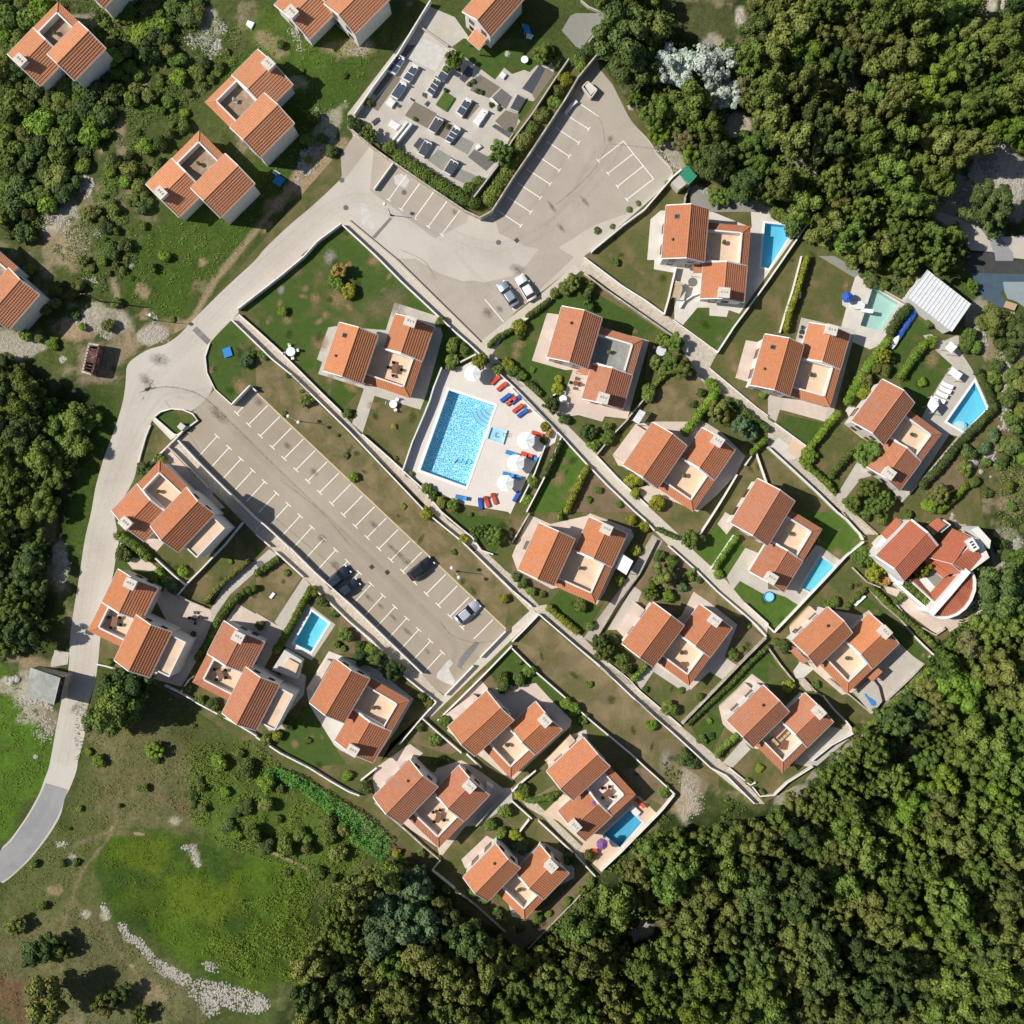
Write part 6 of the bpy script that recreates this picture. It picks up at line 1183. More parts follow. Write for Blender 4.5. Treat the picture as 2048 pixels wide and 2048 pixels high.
for n_, (px, py, r, nm) in enumerate(WOODTREES):
    v = NV(px, py, 150, 1.3) * .9 + rw.uniform(-.36, .36); zr = rw.random()
    mt = 'leaf_bright' if v > .56 else 'leaf_mid' if v > .02 else 'leaf_olive' if v > -.40 else 'leaf_brown' if zr < .12 else 'leaf_dark'
    if nm.endswith('left wood') and mt in ('leaf_brown', 'leaf_olive'): mt = 'leaf_dark' if rw.random() < .5 else 'leaf_mid'
    kd = rw.choice([0, 1, 1, 2, 3]); lo_ = .55 if nm.endswith('left wood') else 1.0; hs = rw.uniform(1.0, 1.75) * lo_
    if n_ < 298 - ntree:
        sz = 'huge' if r > 34 else 'large' if r > 28 else 'medium' if r > 24 else 'small'
        sh = {0: 'lumpy', 1: 'domed', 2: 'tufted', 3: 'stretched'}[kd]
        tree(px, py, r * 1.16, mt, kd, '%s %s %s wood tree' % (sz, CNAME[mt], sh), rg=rw, hs=hs)
    else: REST.append((px, py, r, mt, kd, hs, nm))
# the remaining, smaller trees of each wood: one object, real crowns instanced on points
def instanced_wood(items, label):
    protos = sorted({(kd, mt) for *_, mt, kd, hs, nm in items}); cl = bpy.data.collections.new('crown_kinds')
    for i, (kd, mt) in enumerate(protos):
        o = bpy.data.objects.new('%02d_crown_kind' % i, crown_me(kd, mt)); cl.objects.link(o)
    V = []; S = []; I = []; R4 = []
    for px, py, r, mt, kd, hs, nm in items:
        s = r * 1.16 / PPM / 3; hh = s * hs; x, y = G((px, py), 5 * hh); V.append((x, y, gz(x, y))); S.append((s, s * rw.uniform(.85, 1.15), hh)); I.append(protos.index((kd, mt))); R4.append((0, 0, rw.random() * 6.28))
    me_ = bpy.data.meshes.new('small_trees'); me_.from_pydata(V, [], [])
    for nm_, tp, data in (('sc', 'FLOAT_VECTOR', S), ('ro', 'FLOAT_VECTOR', R4), ('ix', 'INT', I)):
        at_ = me_.attributes.new(nm_, tp, 'POINT'); at_.data.foreach_set('value' if tp == 'INT' else 'vector', np.array(data, np.int32 if tp == 'INT' else np.float32).ravel())
    o = link('small_trees', me_); ng = bpy.data.node_groups.new('small_trees', 'GeometryNodeTree')
    ng.interface.new_socket('Geometry', in_out='INPUT', socket_type='NodeSocketGeometry'); ng.interface.new_socket('Geometry', in_out='OUTPUT', socket_type='NodeSocketGeometry')
    N = ng.nodes; gi = N.new('NodeGroupInput'); go = N.new('NodeGroupOutput'); ip = N.new('GeometryNodeInstanceOnPoints'); ci = N.new('GeometryNodeCollectionInfo')
    ci.inputs['Collection'].default_value = cl; ci.inputs['Separate Children'].default_value = True; ci.inputs['Reset Children'].default_value = True
    def attr(n, t_):
        q = N.new('GeometryNodeInputNamedAttribute'); q.data_type = t_; q.inputs['Name'].default_value = n; return q.outputs['Attribute']
    ng.links.new(gi.outputs[0], ip.inputs['Points']); ng.links.new(ci.outputs[0], ip.inputs['Instance']); ip.inputs['Pick Instance'].default_value = True
    ng.links.new(attr('ix', 'INT'), ip.inputs['Instance Index']); ng.links.new(attr('ro', 'FLOAT_VECTOR'), ip.inputs['Rotation']); ng.links.new(attr('sc', 'FLOAT_VECTOR'), ip.inputs['Scale'])
    ng.links.new(ip.outputs[0], go.inputs[0]); md = o.modifiers.new('trees', 'NODES'); md.node_group = ng; tag(o, label, 'trees', kind='stuff')
for nm, _p in WOODS: instanced_wood([q for q in REST if q[6] == nm], 'smaller trees filling ' + nm)

# undergrowth: leaf faces filling the woods between the crowns (stuff)
def undergrowth(name, polys, dens, leaf, hmax, m, label, seed, thr=0.0, keepout=True, sc_=2.6):
    r = np.random.default_rng(seed); Vs = []; Ts = []
    for poly in polys:
        xs = [p[0] for p in poly]; ys = [p[1] for p in poly]; A = (max(xs) - min(xs)) * (max(ys) - min(ys)) / PPM ** 2
        n = int(A * dens); px = r.uniform(min(xs), max(xs), n); py = r.uniform(min(ys), max(ys), n); k = inside_np(px, py, poly)
        if keepout:
            for a, b4, q in KEEP:
                if q: k &= (px - a) ** 2 + (py - b4) ** 2 > q * q
        px, py = px[k], py[k]; x = (px - 1024) / PPM; y = (1024 - py) / PPM
        hn = vnoise(x, y, sc_, seed + 1, 3); k = hn > thr; x, y, hn = x[k], y[k], hn[k]; n = len(x)
        jj = np.clip(np.searchsorted(CX, y), 1, NX - 1); ii = np.clip(np.searchsorted(CX, x), 1, NX - 1)
        zz = ZG[jj, ii] + .1 + np.clip(hn - thr, 0, 1) / (1 - thr) * hmax * (.55 + .45 * r.random(n)) * 1.4
        p = np.stack([x, y, zz], -1); nn = np.array([0, 0, 1.0]) + r.normal(size=(n, 3)) * .5; nn /= np.linalg.norm(nn, axis=1)[:, None]
        a = np.cross(nn, r.normal(size=(n, 3))); a /= np.linalg.norm(a, axis=1)[:, None]; b4 = np.cross(nn, a); s = leaf * (.5 + .6 * r.random((n, 1)))
        Vs.append(np.stack([p - a * s, p - b4 * s * .8, p + a * s, p + b4 * s * .8], 1).reshape(-1, 3)); Ts.append(np.clip(hn + r.normal(size=n) * .2 - .1, 0, 1))
    V = np.concatenate(Vs); o = link(name, np_mesh(name, V, np.arange(len(V)).reshape(-1, 4), m, False, np.concatenate(Ts))); tag(o, label, 'undergrowth', kind='stuff'); return o
undergrowth('wood_undergrowth', [WOODS[0][1]], 9, .30, 3.2, 'leaf_mid', 'dark low undergrowth between the trees of the top right wood', 21)
undergrowth('wood_undergrowth', [WOODS[1][1]], 9, .30, 3.2, 'leaf_mid', 'olive undergrowth filling the bottom right wood between its crowns', 22)
undergrowth('wood_undergrowth', [WOODS[2][1]], 9, .30, 3.2, 'leaf_mid', 'dark undergrowth of the wood at the left edge', 23)
undergrowth('scrub', [Ss('1320,1520 1400,1560 1500,1620 1400,1660 1330,1670 1190,1790 1100,1880 1030,1900 1080,1870 1210,1740 1340,1600'), Ss('1700,1470 1780,1400 1880,1290 1960,1180 1990,1200 1900,1340 1780,1440 1600,1590')], 11, .22, 1.5, 'leaf_mid', 'green creeping scrub on the slope just below the estate walls', 24, .30)
undergrowth('reed_band', [Zs(1, 3, '150,-20 360,60 560,190 760,300 860,370 950,450 1030,540 1000,640 960,690 860,640 720,540 650,420 560,330 380,200 200,100 60,20')], 42, .16, 1.5, 'leaf_reed', 'bright green reed band running down to the lower villas', 25, .1, sc_=1.0)
undergrowth('ivy_bank', [Zs(3, 1, '560,0 900,0 1000,150 1040,330 850,240 700,110')], 40, .17, .9, 'leaf_dark', 'dark green ivy bank above the mint green pool', 26, .05, sc_=1.2)
undergrowth('meadow_scrub', [Ss('380,1490 500,1480 640,1590 740,1700 690,1780 620,1960 500,1960 400,1900 450,1800 540,1790 560,1730 440,1690 380,1640')], 30, .13, .9, 'leaf_bright', 'low green scrub on the slope at the lower left', 27, .40, sc_=1.8)
undergrowth('hillside_scrub', [Ss('0,0 420,0 400,60 300,120 250,240 190,300 120,420 80,480 0,480')], 24, .15, 1.3, 'leaf_mid', 'low scrub covering the hillside at the top left', 28, .36, sc_=2.0)
undergrowth('track_scrub', [Ss('250,120 430,30 480,60 470,140 400,190 330,300 290,360 300,440 270,540 200,590 100,500 190,400 230,260')], 26, .13, .8, 'leaf_mid', 'low green scrub beside the hillside track', 33, .42, sc_=1.6)
undergrowth('slope_scrub', [Ss('1975,640 2048,640 2048,1100 1990,1080 2000,900 1990,760')], 14, .14, .9, 'leaf_mid', 'green low scrub between the rocks on the slope at the right edge', 29, .42)
undergrowth('moss_meadow', [Ss('190,1720 250,1670 400,1690 500,1740 600,1760 590,1950 470,1960 300,1870')], 12, .12, .22, 'leaf_moss', 'moss green tussocks in the hollow at the lower left', 30, .52, sc_=1.4)
undergrowth('roadside_grass', [Ss('0,1345 60,1390 105,1490 80,1560 10,1660 0,1660')], 16, .12, .25, 'leaf_bright', 'bright green grass tussocks left of the lower road', 31, .5, sc_=1.3)

undergrowth('grass_tufts', [Ss('150,1400 330,1400 470,1490 400,1640 300,1640 200,1660 120,1800 20,1880 0,1780 100,1680 150,1560'), Ss('0,1880 150,1800 230,1850 400,2000 420,2048 0,2048')], 16, .11, .35, 'leaf_olive', 'olive grass tufts in the dry meadow at the lower left', 41, .50, sc_=1.1)
undergrowth('grass_tufts', [Ss('420,150 560,40 700,70 800,0 690,230 640,330 560,400 470,510 400,590 350,640 260,600 290,450 400,440 560,330')], 14, .11, .3, 'leaf_mid', 'green grass tufts on the slope around the hillside villas', 42, .52, sc_=1.1)
# shrubs
SHRUB = {}
def shrub_me(kind, mt):
    if (kind, mt) not in SHRUB:
        sd_ = 300 + len(SHRUB) * 5
        L = dome(1.0, .45, .95, 12 if kind else 7, .38 if kind else .5, sd_)
        SHRUB[kind, mt] = cloud_mesh('shrub', L, .17, mt, sd_, 1.3)
    return SHRUB[kind, mt]
def shrub(px, py, r_px, mt, desc, name='shrub', hs=1.0, share=False, cat='shrub', rg=random):
    s = r_px / PPM; h_ = s * hs; x, y = G((px, py), .6 * h_); o = link(name, shrub_me(rg.randint(0, 1), mt), None, (x, y, gz(x, y) - .05 * s), rg.random() * 6.28)
    o.scale = (s, s * rg.uniform(.85, 1.15), h_); auto(o, desc, cat, px, py); o['share'] = 1 if share else 0; return o
rs = random.Random(5); nsh = 0; SPL = []
SH = [('on the upper hillside', Ss('0,0 430,0 370,60 270,130 240,230 190,300 120,420 90,480 0,470'), 130, (9, 30), .72), ('by the hillside track', Ss('250,130 430,40 470,130 380,200 380,330 300,420 240,560 150,600 100,500 180,400 230,260'), 72, (6, 19), .85),
      ('in the dry lower meadow', Ss('160,1420 330,1440 300,1620 190,1640 120,1800 20,1860 100,1640'), 10, (5, 12), 1.6), ('beside the rusty ruin', Ss('90,540 210,560 260,600 200,680 130,720 60,700 40,640'), 10, (9, 16), 1.2), ('in the lower meadow', Ss('380,1500 460,1480 560,1560 740,1690 680,1800 600,1760 480,1700 380,1640'), 30, (9, 22), .9),
      ('on the rocky right slope', Ss('1985,680 2048,680 2048,1060 1995,1040 2000,880 1985,780'), 20, (8, 22), 1.05), ('at the wood edge', Ss('1550,390 1700,450 1840,540 1860,600 1730,560 1640,490 1500,400'), 18, (10, 24), .9)]
VPOLY = [(h['c'][0], h['c'][1]) for h in HOUSES]
for nm, poly, cnt, (r0, r1), f in SH:
    xs = [p[0] for p in poly]; ys = [p[1] for p in poly]; k = 0
    for _ in range(6000):
        if k >= cnt: break
        px, py, r = rs.uniform(min(xs), max(xs)), rs.uniform(min(ys), max(ys)), rs.uniform(r0, r1)
        if not inside((px, py), poly) or any(inside((px + a * r, py + b4 * r), ROAD) for a, b4 in ((0, 0), (1, 0), (-1, 0), (0, 1), (0, -1))): continue
        if any((px - x) ** 2 + (py - y) ** 2 < (f * (r + q) * .75) ** 2 for x, y, q in SPL): continue
        if any(math.hypot(px - x, py - y) < 78 for x, y in VPOLY): continue
        if min(math.hypot(px - 120, py - 470) - 60, math.hypot(px - 190, py - 718) - 34, math.hypot(px - 415, py - 80) - 34) < 0: continue
        SPL.append((px, py, r)); k += 1
        mt = rs.choice(['leaf_mid', 'leaf_olive', 'leaf_dark', 'leaf_bright', 'leaf_mid', 'leaf_olive'])
        if 'upper hillside' in nm: mt = rs.choice(['leaf_mid', 'leaf_dark', 'leaf_mid', 'leaf_olive', 'leaf_dark', 'leaf_bright'])
        shrub(px, py, r, mt, '%s %s shrub %s,' % ('large' if r > 20 else 'medium' if r > 12 else 'small', CNAME[mt], nm), name='wild_shrub', hs=rs.uniform(.7, 1.1), rg=rs)
GP = {'m': 'leaf_mid', 'd': 'leaf_dark', 'o': 'leaf_olive', 'b': 'leaf_bright', 'y': 'leaf_yellow', 'r': 'leaf_orange', 'u': 'leaf_blue'}
GARDEN = {  # x,y,r,colour read off each enlargement
 (1, 0): '1490,450,80,b 735,930,60,d 850,1005,68,m 1025,1115,55,m 1845,1150,92,m 1600,1420,48,m 1680,1365,38,m 840,770,35,y 450,890,50,m 400,1050,45,m 500,1050,45,m 390,1200,28,b 570,1140,45,d 670,570,22,d 190,330,35,m 350,530,20,m',
 (2, 0): '220,410,72,m 280,400,50,m 330,480,38,m 590,360,50,d 500,460,55,m 400,600,55,y 355,690,48,o 310,770,48,m 220,870,60,o 160,960,50,m 90,1060,60,o 20,1200,50,o 880,1585,22,m 1180,1390,30,m 640,1740,28,m 950,1530,18,m 755,1710,20,m',
 (1, 1): '630,100,62,r 600,195,58,m 700,265,55,y 200,410,35,b 1480,800,55,m 1690,790,65,y 1830,860,45,m 1480,690,50,m 1570,700,40,m 1290,1755,45,m 1335,1810,42,m 1400,1860,45,o 1490,1880,50,m 740,1670,36,b 1160,1650,30,m 380,1090,48,o 690,1190,40,m 1040,1285,22,y 340,1020,16,m 680,1505,24,o 1110,1890,20,y 1055,1530,18,m 1900,820,45,y 1400,490,40,m 1790,650,30,m 45,740,35,m 210,1190,22,m 620,1355,16,m 240,900,22,d',
 (2, 1): '455,200,72,o 395,245,55,o 320,280,40,o 595,225,42,y 50,535,58,y 62,590,38,m 345,1000,46,y 350,930,30,y 300,1120,62,d 150,860,20,b 780,45,32,m 1130,630,58,m 1230,660,64,m 1075,800,55,o 1140,870,45,o 1200,820,75,m 1300,850,75,o 1030,1020,60,m 1425,1030,32,d 1370,1120,28,d 1560,1170,90,o 1620,1230,60,o 1740,1280,75,u 1800,1330,60,u 1740,1190,50,m 570,1330,68,d 640,1400,50,m 715,1370,60,m 610,1430,45,b 720,1290,40,m 250,1290,36,y 280,1340,34,r 245,1395,30,d 300,1600,20,y 155,1705,42,m 120,1845,40,b 910,1690,50,y 965,1710,32,m 930,1790,46,y 1095,1860,60,y 660,1770,28,m 580,1840,26,m 810,1880,26,m 1690,1120,40,m 390,1230,40,d 1895,1040,30,b 0,870,45,m 70,905,40,m',
 (3, 1): '870,750,62,y 810,830,55,o 730,930,60,o 880,860,48,o 720,1030,60,y 690,1010,50,m 1225,650,45,b 1225,500,40,m 755,1485,102,m 765,1750,82,m 880,1855,72,m 795,1890,68,m 640,1870,66,m 700,1910,50,m 1155,948,34,b 320,1510,52,b 280,1560,40,y 1520,600,60,m 1480,680,55,m 1560,700,45,m 1610,480,45,m 1700,560,60,m 1210,1870,50,b 1300,1800,80,o 1500,1480,60,d 1480,1600,60,o 1560,1700,40,m 1620,1450,50,u 1700,920,55,m 1840,1000,45,m 1850,1100,45,m 1840,1230,45,m 1790,1400,45,m 1700,820,40,m 1640,1560,40,m 1750,1580,40,m 1700,1350,45,u 40,340,0,m 1850,880,45,m 1650,1790,35,d 640,1480,28,m',
 (3, 2): '755,360,62,m 700,380,40,m 820,455,72,y 780,480,50,o 880,515,45,r 150,1310,48,y 360,1300,32,m 620,565,22,d 500,685,38,m 450,700,34,b 1270,985,25,m 120,1000,50,d 1840,170,0,m 1740,250,60,d 1800,320,50,d 1700,90,0,m 860,20,50,m 740,30,40,m 1050,20,40,m 1250,1000,24,d 1850,420,55,d 50,970,30,m',
 (0, 1): '1090,1610,70,d 1200,1530,45,m 1140,90,45,m 1240,0,45,b 1000,170,20,d 1860,790,50,u 1900,740,36,m 1300,480,20,b 430,250,50,m 340,400,55,o 230,100,34,b 570,250,30,b 640,370,30,d 540,420,30,m',
 (0, 2): '930,315,60,d 1165,500,55,m 1290,560,50,u 1380,445,40,b 1740,375,20,b 1510,1420,42,m 1605,1450,46,d 1410,1330,42,m 1670,1530,36,m 820,1130,30,b 1220,560,36,m 760,1870,48,b 1460,1615,18,d 100,1540,0,m 1160,1780,52,b',
 (1, 2): '230,460,28,m 500,670,48,o 440,600,40,y 595,760,34,m 675,925,58,m 610,1000,32,m 660,1030,26,m 780,1010,40,d 855,1030,42,b 800,1100,55,d 910,1110,70,d 1030,1200,80,d 390,1725,28,m 250,1600,36,d 160,1685,46,y 80,1720,50,o 1340,1720,50,m 1235,1625,34,d 1435,1575,48,m 1250,1405,48,o 1300,1430,42,o 1680,155,68,m 1795,175,75,m 1570,205,40,y 1290,15,50,y 1860,1250,50,m 1880,1310,50,d 1640,1690,0,m 1490,300,24,m 1870,650,38,y 30,860,36,d 1620,20,20,m 30,1850,24,d 1850,1700,0,m',
 (2, 2): '30,490,30,d 90,540,36,d 150,600,36,m 230,620,30,o 515,710,52,m 590,860,40,m 935,290,40,y 810,510,40,y 900,60,40,y 1000,110,40,y 940,190,14,b 1345,200,72,m 1150,480,82,o 1060,530,40,o 1200,380,55,m 1110,330,45,m 1045,610,62,m 1185,625,46,b 1275,560,40,u 1330,480,34,m 1410,510,30,d 670,980,70,d 760,960,40,o 700,1060,70,m 820,1110,60,m 860,1180,50,o 740,1090,50,d 1670,1080,46,m 1730,1035,26,m 1185,1480,60,m 1250,1440,0,d 1415,1395,34,m 580,1300,28,b 1050,1608,44,b 1560,470,34,b 1490,1578,24,b 1430,1715,40,m 400,1440,44,b 470,1490,50,b 60,1250,48,d 130,1200,46,m 50,1130,28,m 1300,1850,60,d 1010,1340,24,d 1280,1340,24,m 1400,1400,30,m 820,1010,20,b 1775,860,22,b 540,1560,40,m 1500,1690,26,d 1340,1760,0,m 1370,1900,40,d',
 (1, 3): '1890,320,55,m 1775,420,48,m 1855,480,42,m 1640,960,28,m 1730,1010,26,m 1820,1080,36,m 1880,1160,22,m 680,60,34,b 820,140,48,d 1250,640,34,m 1060,640,34,y 1440,910,36,b 1380,680,24,m',
 (2, 3): '90,165,55,m 60,200,40,y 290,210,36,m 240,225,30,m 585,660,46,o 1145,180,44,m 20,500,40,y 60,600,50,u 90,560,36,m 430,670,50,d 270,1100,30,b 200,1120,36,m 160,1180,26,m 60,1210,30,d 520,920,34,m 590,870,36,m 420,1000,30,m 1780,100,30,o 1880,190,30,o 1860,0,30,b'}
rg_ = random.Random(9)
for (c, r), s in GARDEN.items():
    for q in s.split():
        x, y, rr, cc = q.split(','); rr = float(rr)
        if rr < 1: continue
        px, py = z(c, r, float(x), float(y)); R4 = rr * K
        if rr >= 62:
            tree(px, py, R4 * 1.08, GP[cc], rg_.choice([0, 2]), '%s garden tree' % ('dense %s' % CNAME[GP[cc]]), hs=.85, rg=rg_)
        else: shrub(px, py, R4 * 1.15, GP[cc], '%s %s garden bush' % ('tiny' if rr < 24 else 'small' if rr < 36 else 'full', CNAME[GP[cc]]), name='garden_bush', hs=.95 if rr > 30 else .7, cat='bush', rg=rg_)
def hedge(pts, wz, hh, mt, desc, seed, leaf=.2):
    P = [G(p) for p in pts]; o = P[0]; L = []; r = random.Random(seed); wm = wz * K / PPM
    for a, b4 in zip(P[:-1], P[1:]):
        d = (b4 - a).length; n = max(1, int(d / (wm * .55)))
        for k in range(n):
            q = a.lerp(b4, (k + r.random() * .4) / n) - o; L.append((q.x + r.uniform(-.05, .05), q.y + r.uniform(-.05, .05), hh * .55, wm * .58, wm * .58 * r.uniform(.85, 1.1), hh * r.uniform(.46, .56)))
    L2 = []                                     # only near neighbours matter for hiding, build in runs
    V = []; me_ = cloud_mesh('hedge', L, leaf, mt, seed, 1.3)
    ob = link('hedge', me_, None, (o.x, o.y, 0)); m_ = pts[len(pts) // 2]; auto(ob, desc, 'hedge', *m_); return ob
HEDGES = [((1, 0), '1090,1200 1230,1295 1400,1410 1560,1510 1690,1560', 95, 1.6, 'm', 'thick green hedge along the lower wall of the cemetery'), ((1, 0), '1750,1520 1860,1370 1932,1250', 95, 1.6, 'm', 'dark hedge at the lower corner of the cemetery'),
 ((2, 0), '0,1240 60,1130 130,1010', 80, 1.6, 'o', 'olive hedge behind the high stone wall of the cemetery'), ((2, 0), '480,480 560,400 630,350', 80, 1.6, 'd', 'dark hedge at the upper cemetery wall'),
 ((2, 1), '600,240 565,300 560,360 600,410', 55, 1.6, 'd', 'curved dark hedge above'), ((2, 1), '120,960 200,1030 230,1060', 45, .9, 'd', 'low dark hedge along the footpath'), ((2, 1), '1070,980 1120,930 1180,880', 30, 1.0, 'm', 'short hedge under'),
 ((2, 1), '1480,960 1540,1010 1500,1080 1430,1160 1370,1250 1310,1320 1270,1370', 62, 1.6, 'b', 'tall bright green hedge with a bend'), ((2, 1), '1620,1090 1720,1160 1850,1260 1932,1320', 45, 1.2, 'm', 'green hedge along the footpath'), ((2, 1), '1910,1390 1850,1440 1790,1500', 45, 1.3, 'b', 'bright hedge piece'),
 ((2, 1), '565,1600 520,1690 470,1790 430,1880 400,1932', 48, 1.4, 'y', 'yellow green narrow hedge on the bright lawn'), ((2, 1), '370,1400 320,1510 280,1600 245,1670', 34, 1.3, 'd', 'dark narrow hedge right of the pool deck'),
 ((3, 1), '285,20 240,180 200,300 150,440 125,570', 42, 1.5, 'y', 'long narrow yellow green hedge'), ((3, 1), '1070,370 1000,440 940,520 890,600', 70, 1.8, 'd', 'thick dark hedge beside the mint pool deck'), ((3, 1), '890,650 800,760 700,900 640,1000 590,1100 555,1150', 62, 1.6, 'b', 'long bright hedge running down'),
 ((3, 1), '1180,660 1110,740 1040,830 980,930', 58, 1.5, 'b', 'bright green hedge between two lawns'), ((3, 1), '520,1190 440,1280 370,1370 310,1440 250,1510', 50, 1.4, 'b', 'bright clipped hedge'), ((3, 1), '250,1550 350,1640 440,1710 490,1780', 42, 1.3, 'b', 'bright hedge along the footpath'),
 ((3, 1), '610,1490 550,1560 490,1630 450,1680', 45, 1.3, 'm', 'green clipped hedge beside the driveway'), ((3, 1), '1570,880 1640,1000 1695,1150 1560,1290 1400,1450 1280,1600 1140,1740', 58, 1.3, 'd', 'long dark outer hedge with a pointed corner'),
 ((3, 1), '1480,1730 1400,1820 1330,1880 1270,1932', 48, 1.3, 'b', 'bright yellow green hedge under the pool hill'), ((3, 1), '570,1850 640,1880 720,1910', 40, 1.2, 'm', 'low hedge above the footpath'), ((3, 2), '1010,545 1110,610 1200,680 1260,735', 84, 2.0, 'm', 'dense clipped hedge along the white wall'),
 ((3, 2), '780,575 900,700 1020,800 1140,900 1250,1010', 38, 1.2, 'm', 'long hedge between the round villa and the lawn strip'), ((3, 2), '720,270 660,320 610,370', 80, .9, 'm', 'low green hedge bed'), ((3, 2), '600,700 660,640 730,570', 40, 1.0, 'm', 'short clipped hedge on the small lawn'), ((3, 2), '955,680 1000,640 1040,615', 40, 1.0, 'm', 'short clipped hedge in the pink yard'),
 ((3, 2), '1200,1190 1130,1260 1040,1350 960,1420 890,1480 800,1570 710,1640', 52, 1.3, 'm', 'long boundary hedge at the lower right'), ((3, 2), '1280,60 1230,95 1190,90', 36, 1.1, 'b', 'short bright hedge above the round villa'),
 ((0, 2), '900,170 1000,230 1090,300 1150,370', 60, 1.5, 'm', 'thick green hedge below the roof corner'), ((0, 2), '1210,440 1250,500 1290,540', 55, 1.4, 'b', 'green hedge beside the garden wall'), ((0, 2), '1880,370 1780,460 1700,530 1620,610 1560,690', 34, 1.2, 'o', 'narrow hedge above the curved lane'),
 ((0, 2), '1932,570 1840,600 1740,700 1650,820 1590,950 1540,1040 1490,1110', 45, 1.3, 'm', 'long curved hedge on the lower side of the curved lane'), ((1, 2), '175,350 90,410 0,470', 45, 1.2, 'm', 'dark hedge at the mouth of the curved lane'), ((1, 2), '420,580 340,720 260,870 190,990 150,1060', 48, 1.3, 'b', 'tall hedge left of the small turquoise pool'),
 ((2, 2), '280,720 360,790 430,850 500,910', 48, 1.1, 'y', 'yellow tipped hedge along the footpath'), ((2, 2), '1010,1160 960,1210 900,1270', 34, 1.2, 'b', 'short bright hedge beside the gate'), ((2, 2), '1690,190 1620,280 1560,370 1520,430', 38, 1.3, 'b', 'bright narrow hedge'), ((2, 2), '1930,1010 1800,1130 1650,1290 1500,1430 1320,1600', 30, .9, 'd', 'long low hedge along the stone wall'),
 ((2, 2), '1690,1680 1620,1740 1560,1790 1535,1840', 46, 1.3, 'm', 'green clipped hedge beside the lowest right driveway'), ((2, 2), '1100,130 1180,170 1250,200', 30, 1.0, 'm', 'hedge along the footpath'), ((2, 2), '1370,440 1310,490 1260,530', 32, 1.0, 'm', 'thin hedge in the dry garden'), ((2, 2), '370,0 350,60', 40, 1.2, 'b', 'end of a bright hedge'),
 ((1, 2), '1450,1880 1400,1850 1340,1900', 36, 1.0, 'd', 'small dark hedge'), ((2, 3), '100,230 160,240 260,220 350,180', 40, .9, 'm', 'low hedge on the small dry lawn'), ((1, 1), '1760,680 1820,620 1932,560', 34, 1.0, 'm', 'low hedge beside the path end'), ((2, 1), '120,460 200,400 290,330', 36, 1.0, 'm', 'hedge behind the two parked pale cars')]
for i, ((c, r), s, wz, hh, cc, desc) in enumerate(HEDGES): hedge(Zs(c, r, s), wz, hh, GP[cc], desc + ',', 700 + i)

# rocks: rubble patches (stuff) and single boulders
def rocks(name, pts, width, n, size, m, label, seed, kind='stuff', hf=.5):
    r = random.Random(seed); V = []; F = []; ico = None
    P = [G(p) for p in pts]
    phi = (1 + 5 ** .5) / 2
    iv = [Vector(v).normalized() for v in ((-1, phi, 0), (1, phi, 0), (-1, -phi, 0), (1, -phi, 0), (0, -1, phi), (0, 1, phi), (0, -1, -phi), (0, 1, -phi), (phi, 0, -1), (phi, 0, 1), (-phi, 0, -1), (-phi, 0, 1))]
    fi = [(0, 11, 5), (0, 5, 1), (0, 1, 7), (0, 7, 10), (0, 10, 11), (1, 5, 9), (5, 11, 4), (11, 10, 2), (10, 7, 6), (7, 1, 8), (3, 9, 4), (3, 4, 2), (3, 2, 6), (3, 6, 8), (3, 8, 9), (4, 9, 5), (2, 4, 11), (6, 2, 10), (8, 6, 7), (9, 8, 1)]
    for k in range(n):
        i = r.randrange(max(1, len(P) - 1)); a = P[i]; b4 = P[min(i + 1, len(P) - 1)]; c = a.lerp(b4, r.random()); an = r.random() * 6.28; q = math.sqrt(r.random()) * width / 2
        c = c + Vector((math.cos(an), math.sin(an))) * q; s = size * r.uniform(.4, 1.3); g0 = gz(c.x, c.y); n0 = len(V)
        V += [(c.x + v.x * s * r.uniform(.7, 1.2), c.y + v.y * s * r.uniform(.7, 1.2), g0 + v.z * s * hf * r.uniform(.7, 1.2)) for v in iv]; F += [tuple(q2 + n0 for q2 in f) for f in fi]
    me_ = bpy.data.meshes.new(name); me_.from_pydata(V, [], F); me_.materials.append(MATS[m]); o = link(name, me_); tag(o, label, 'rocks', kind=kind); return o
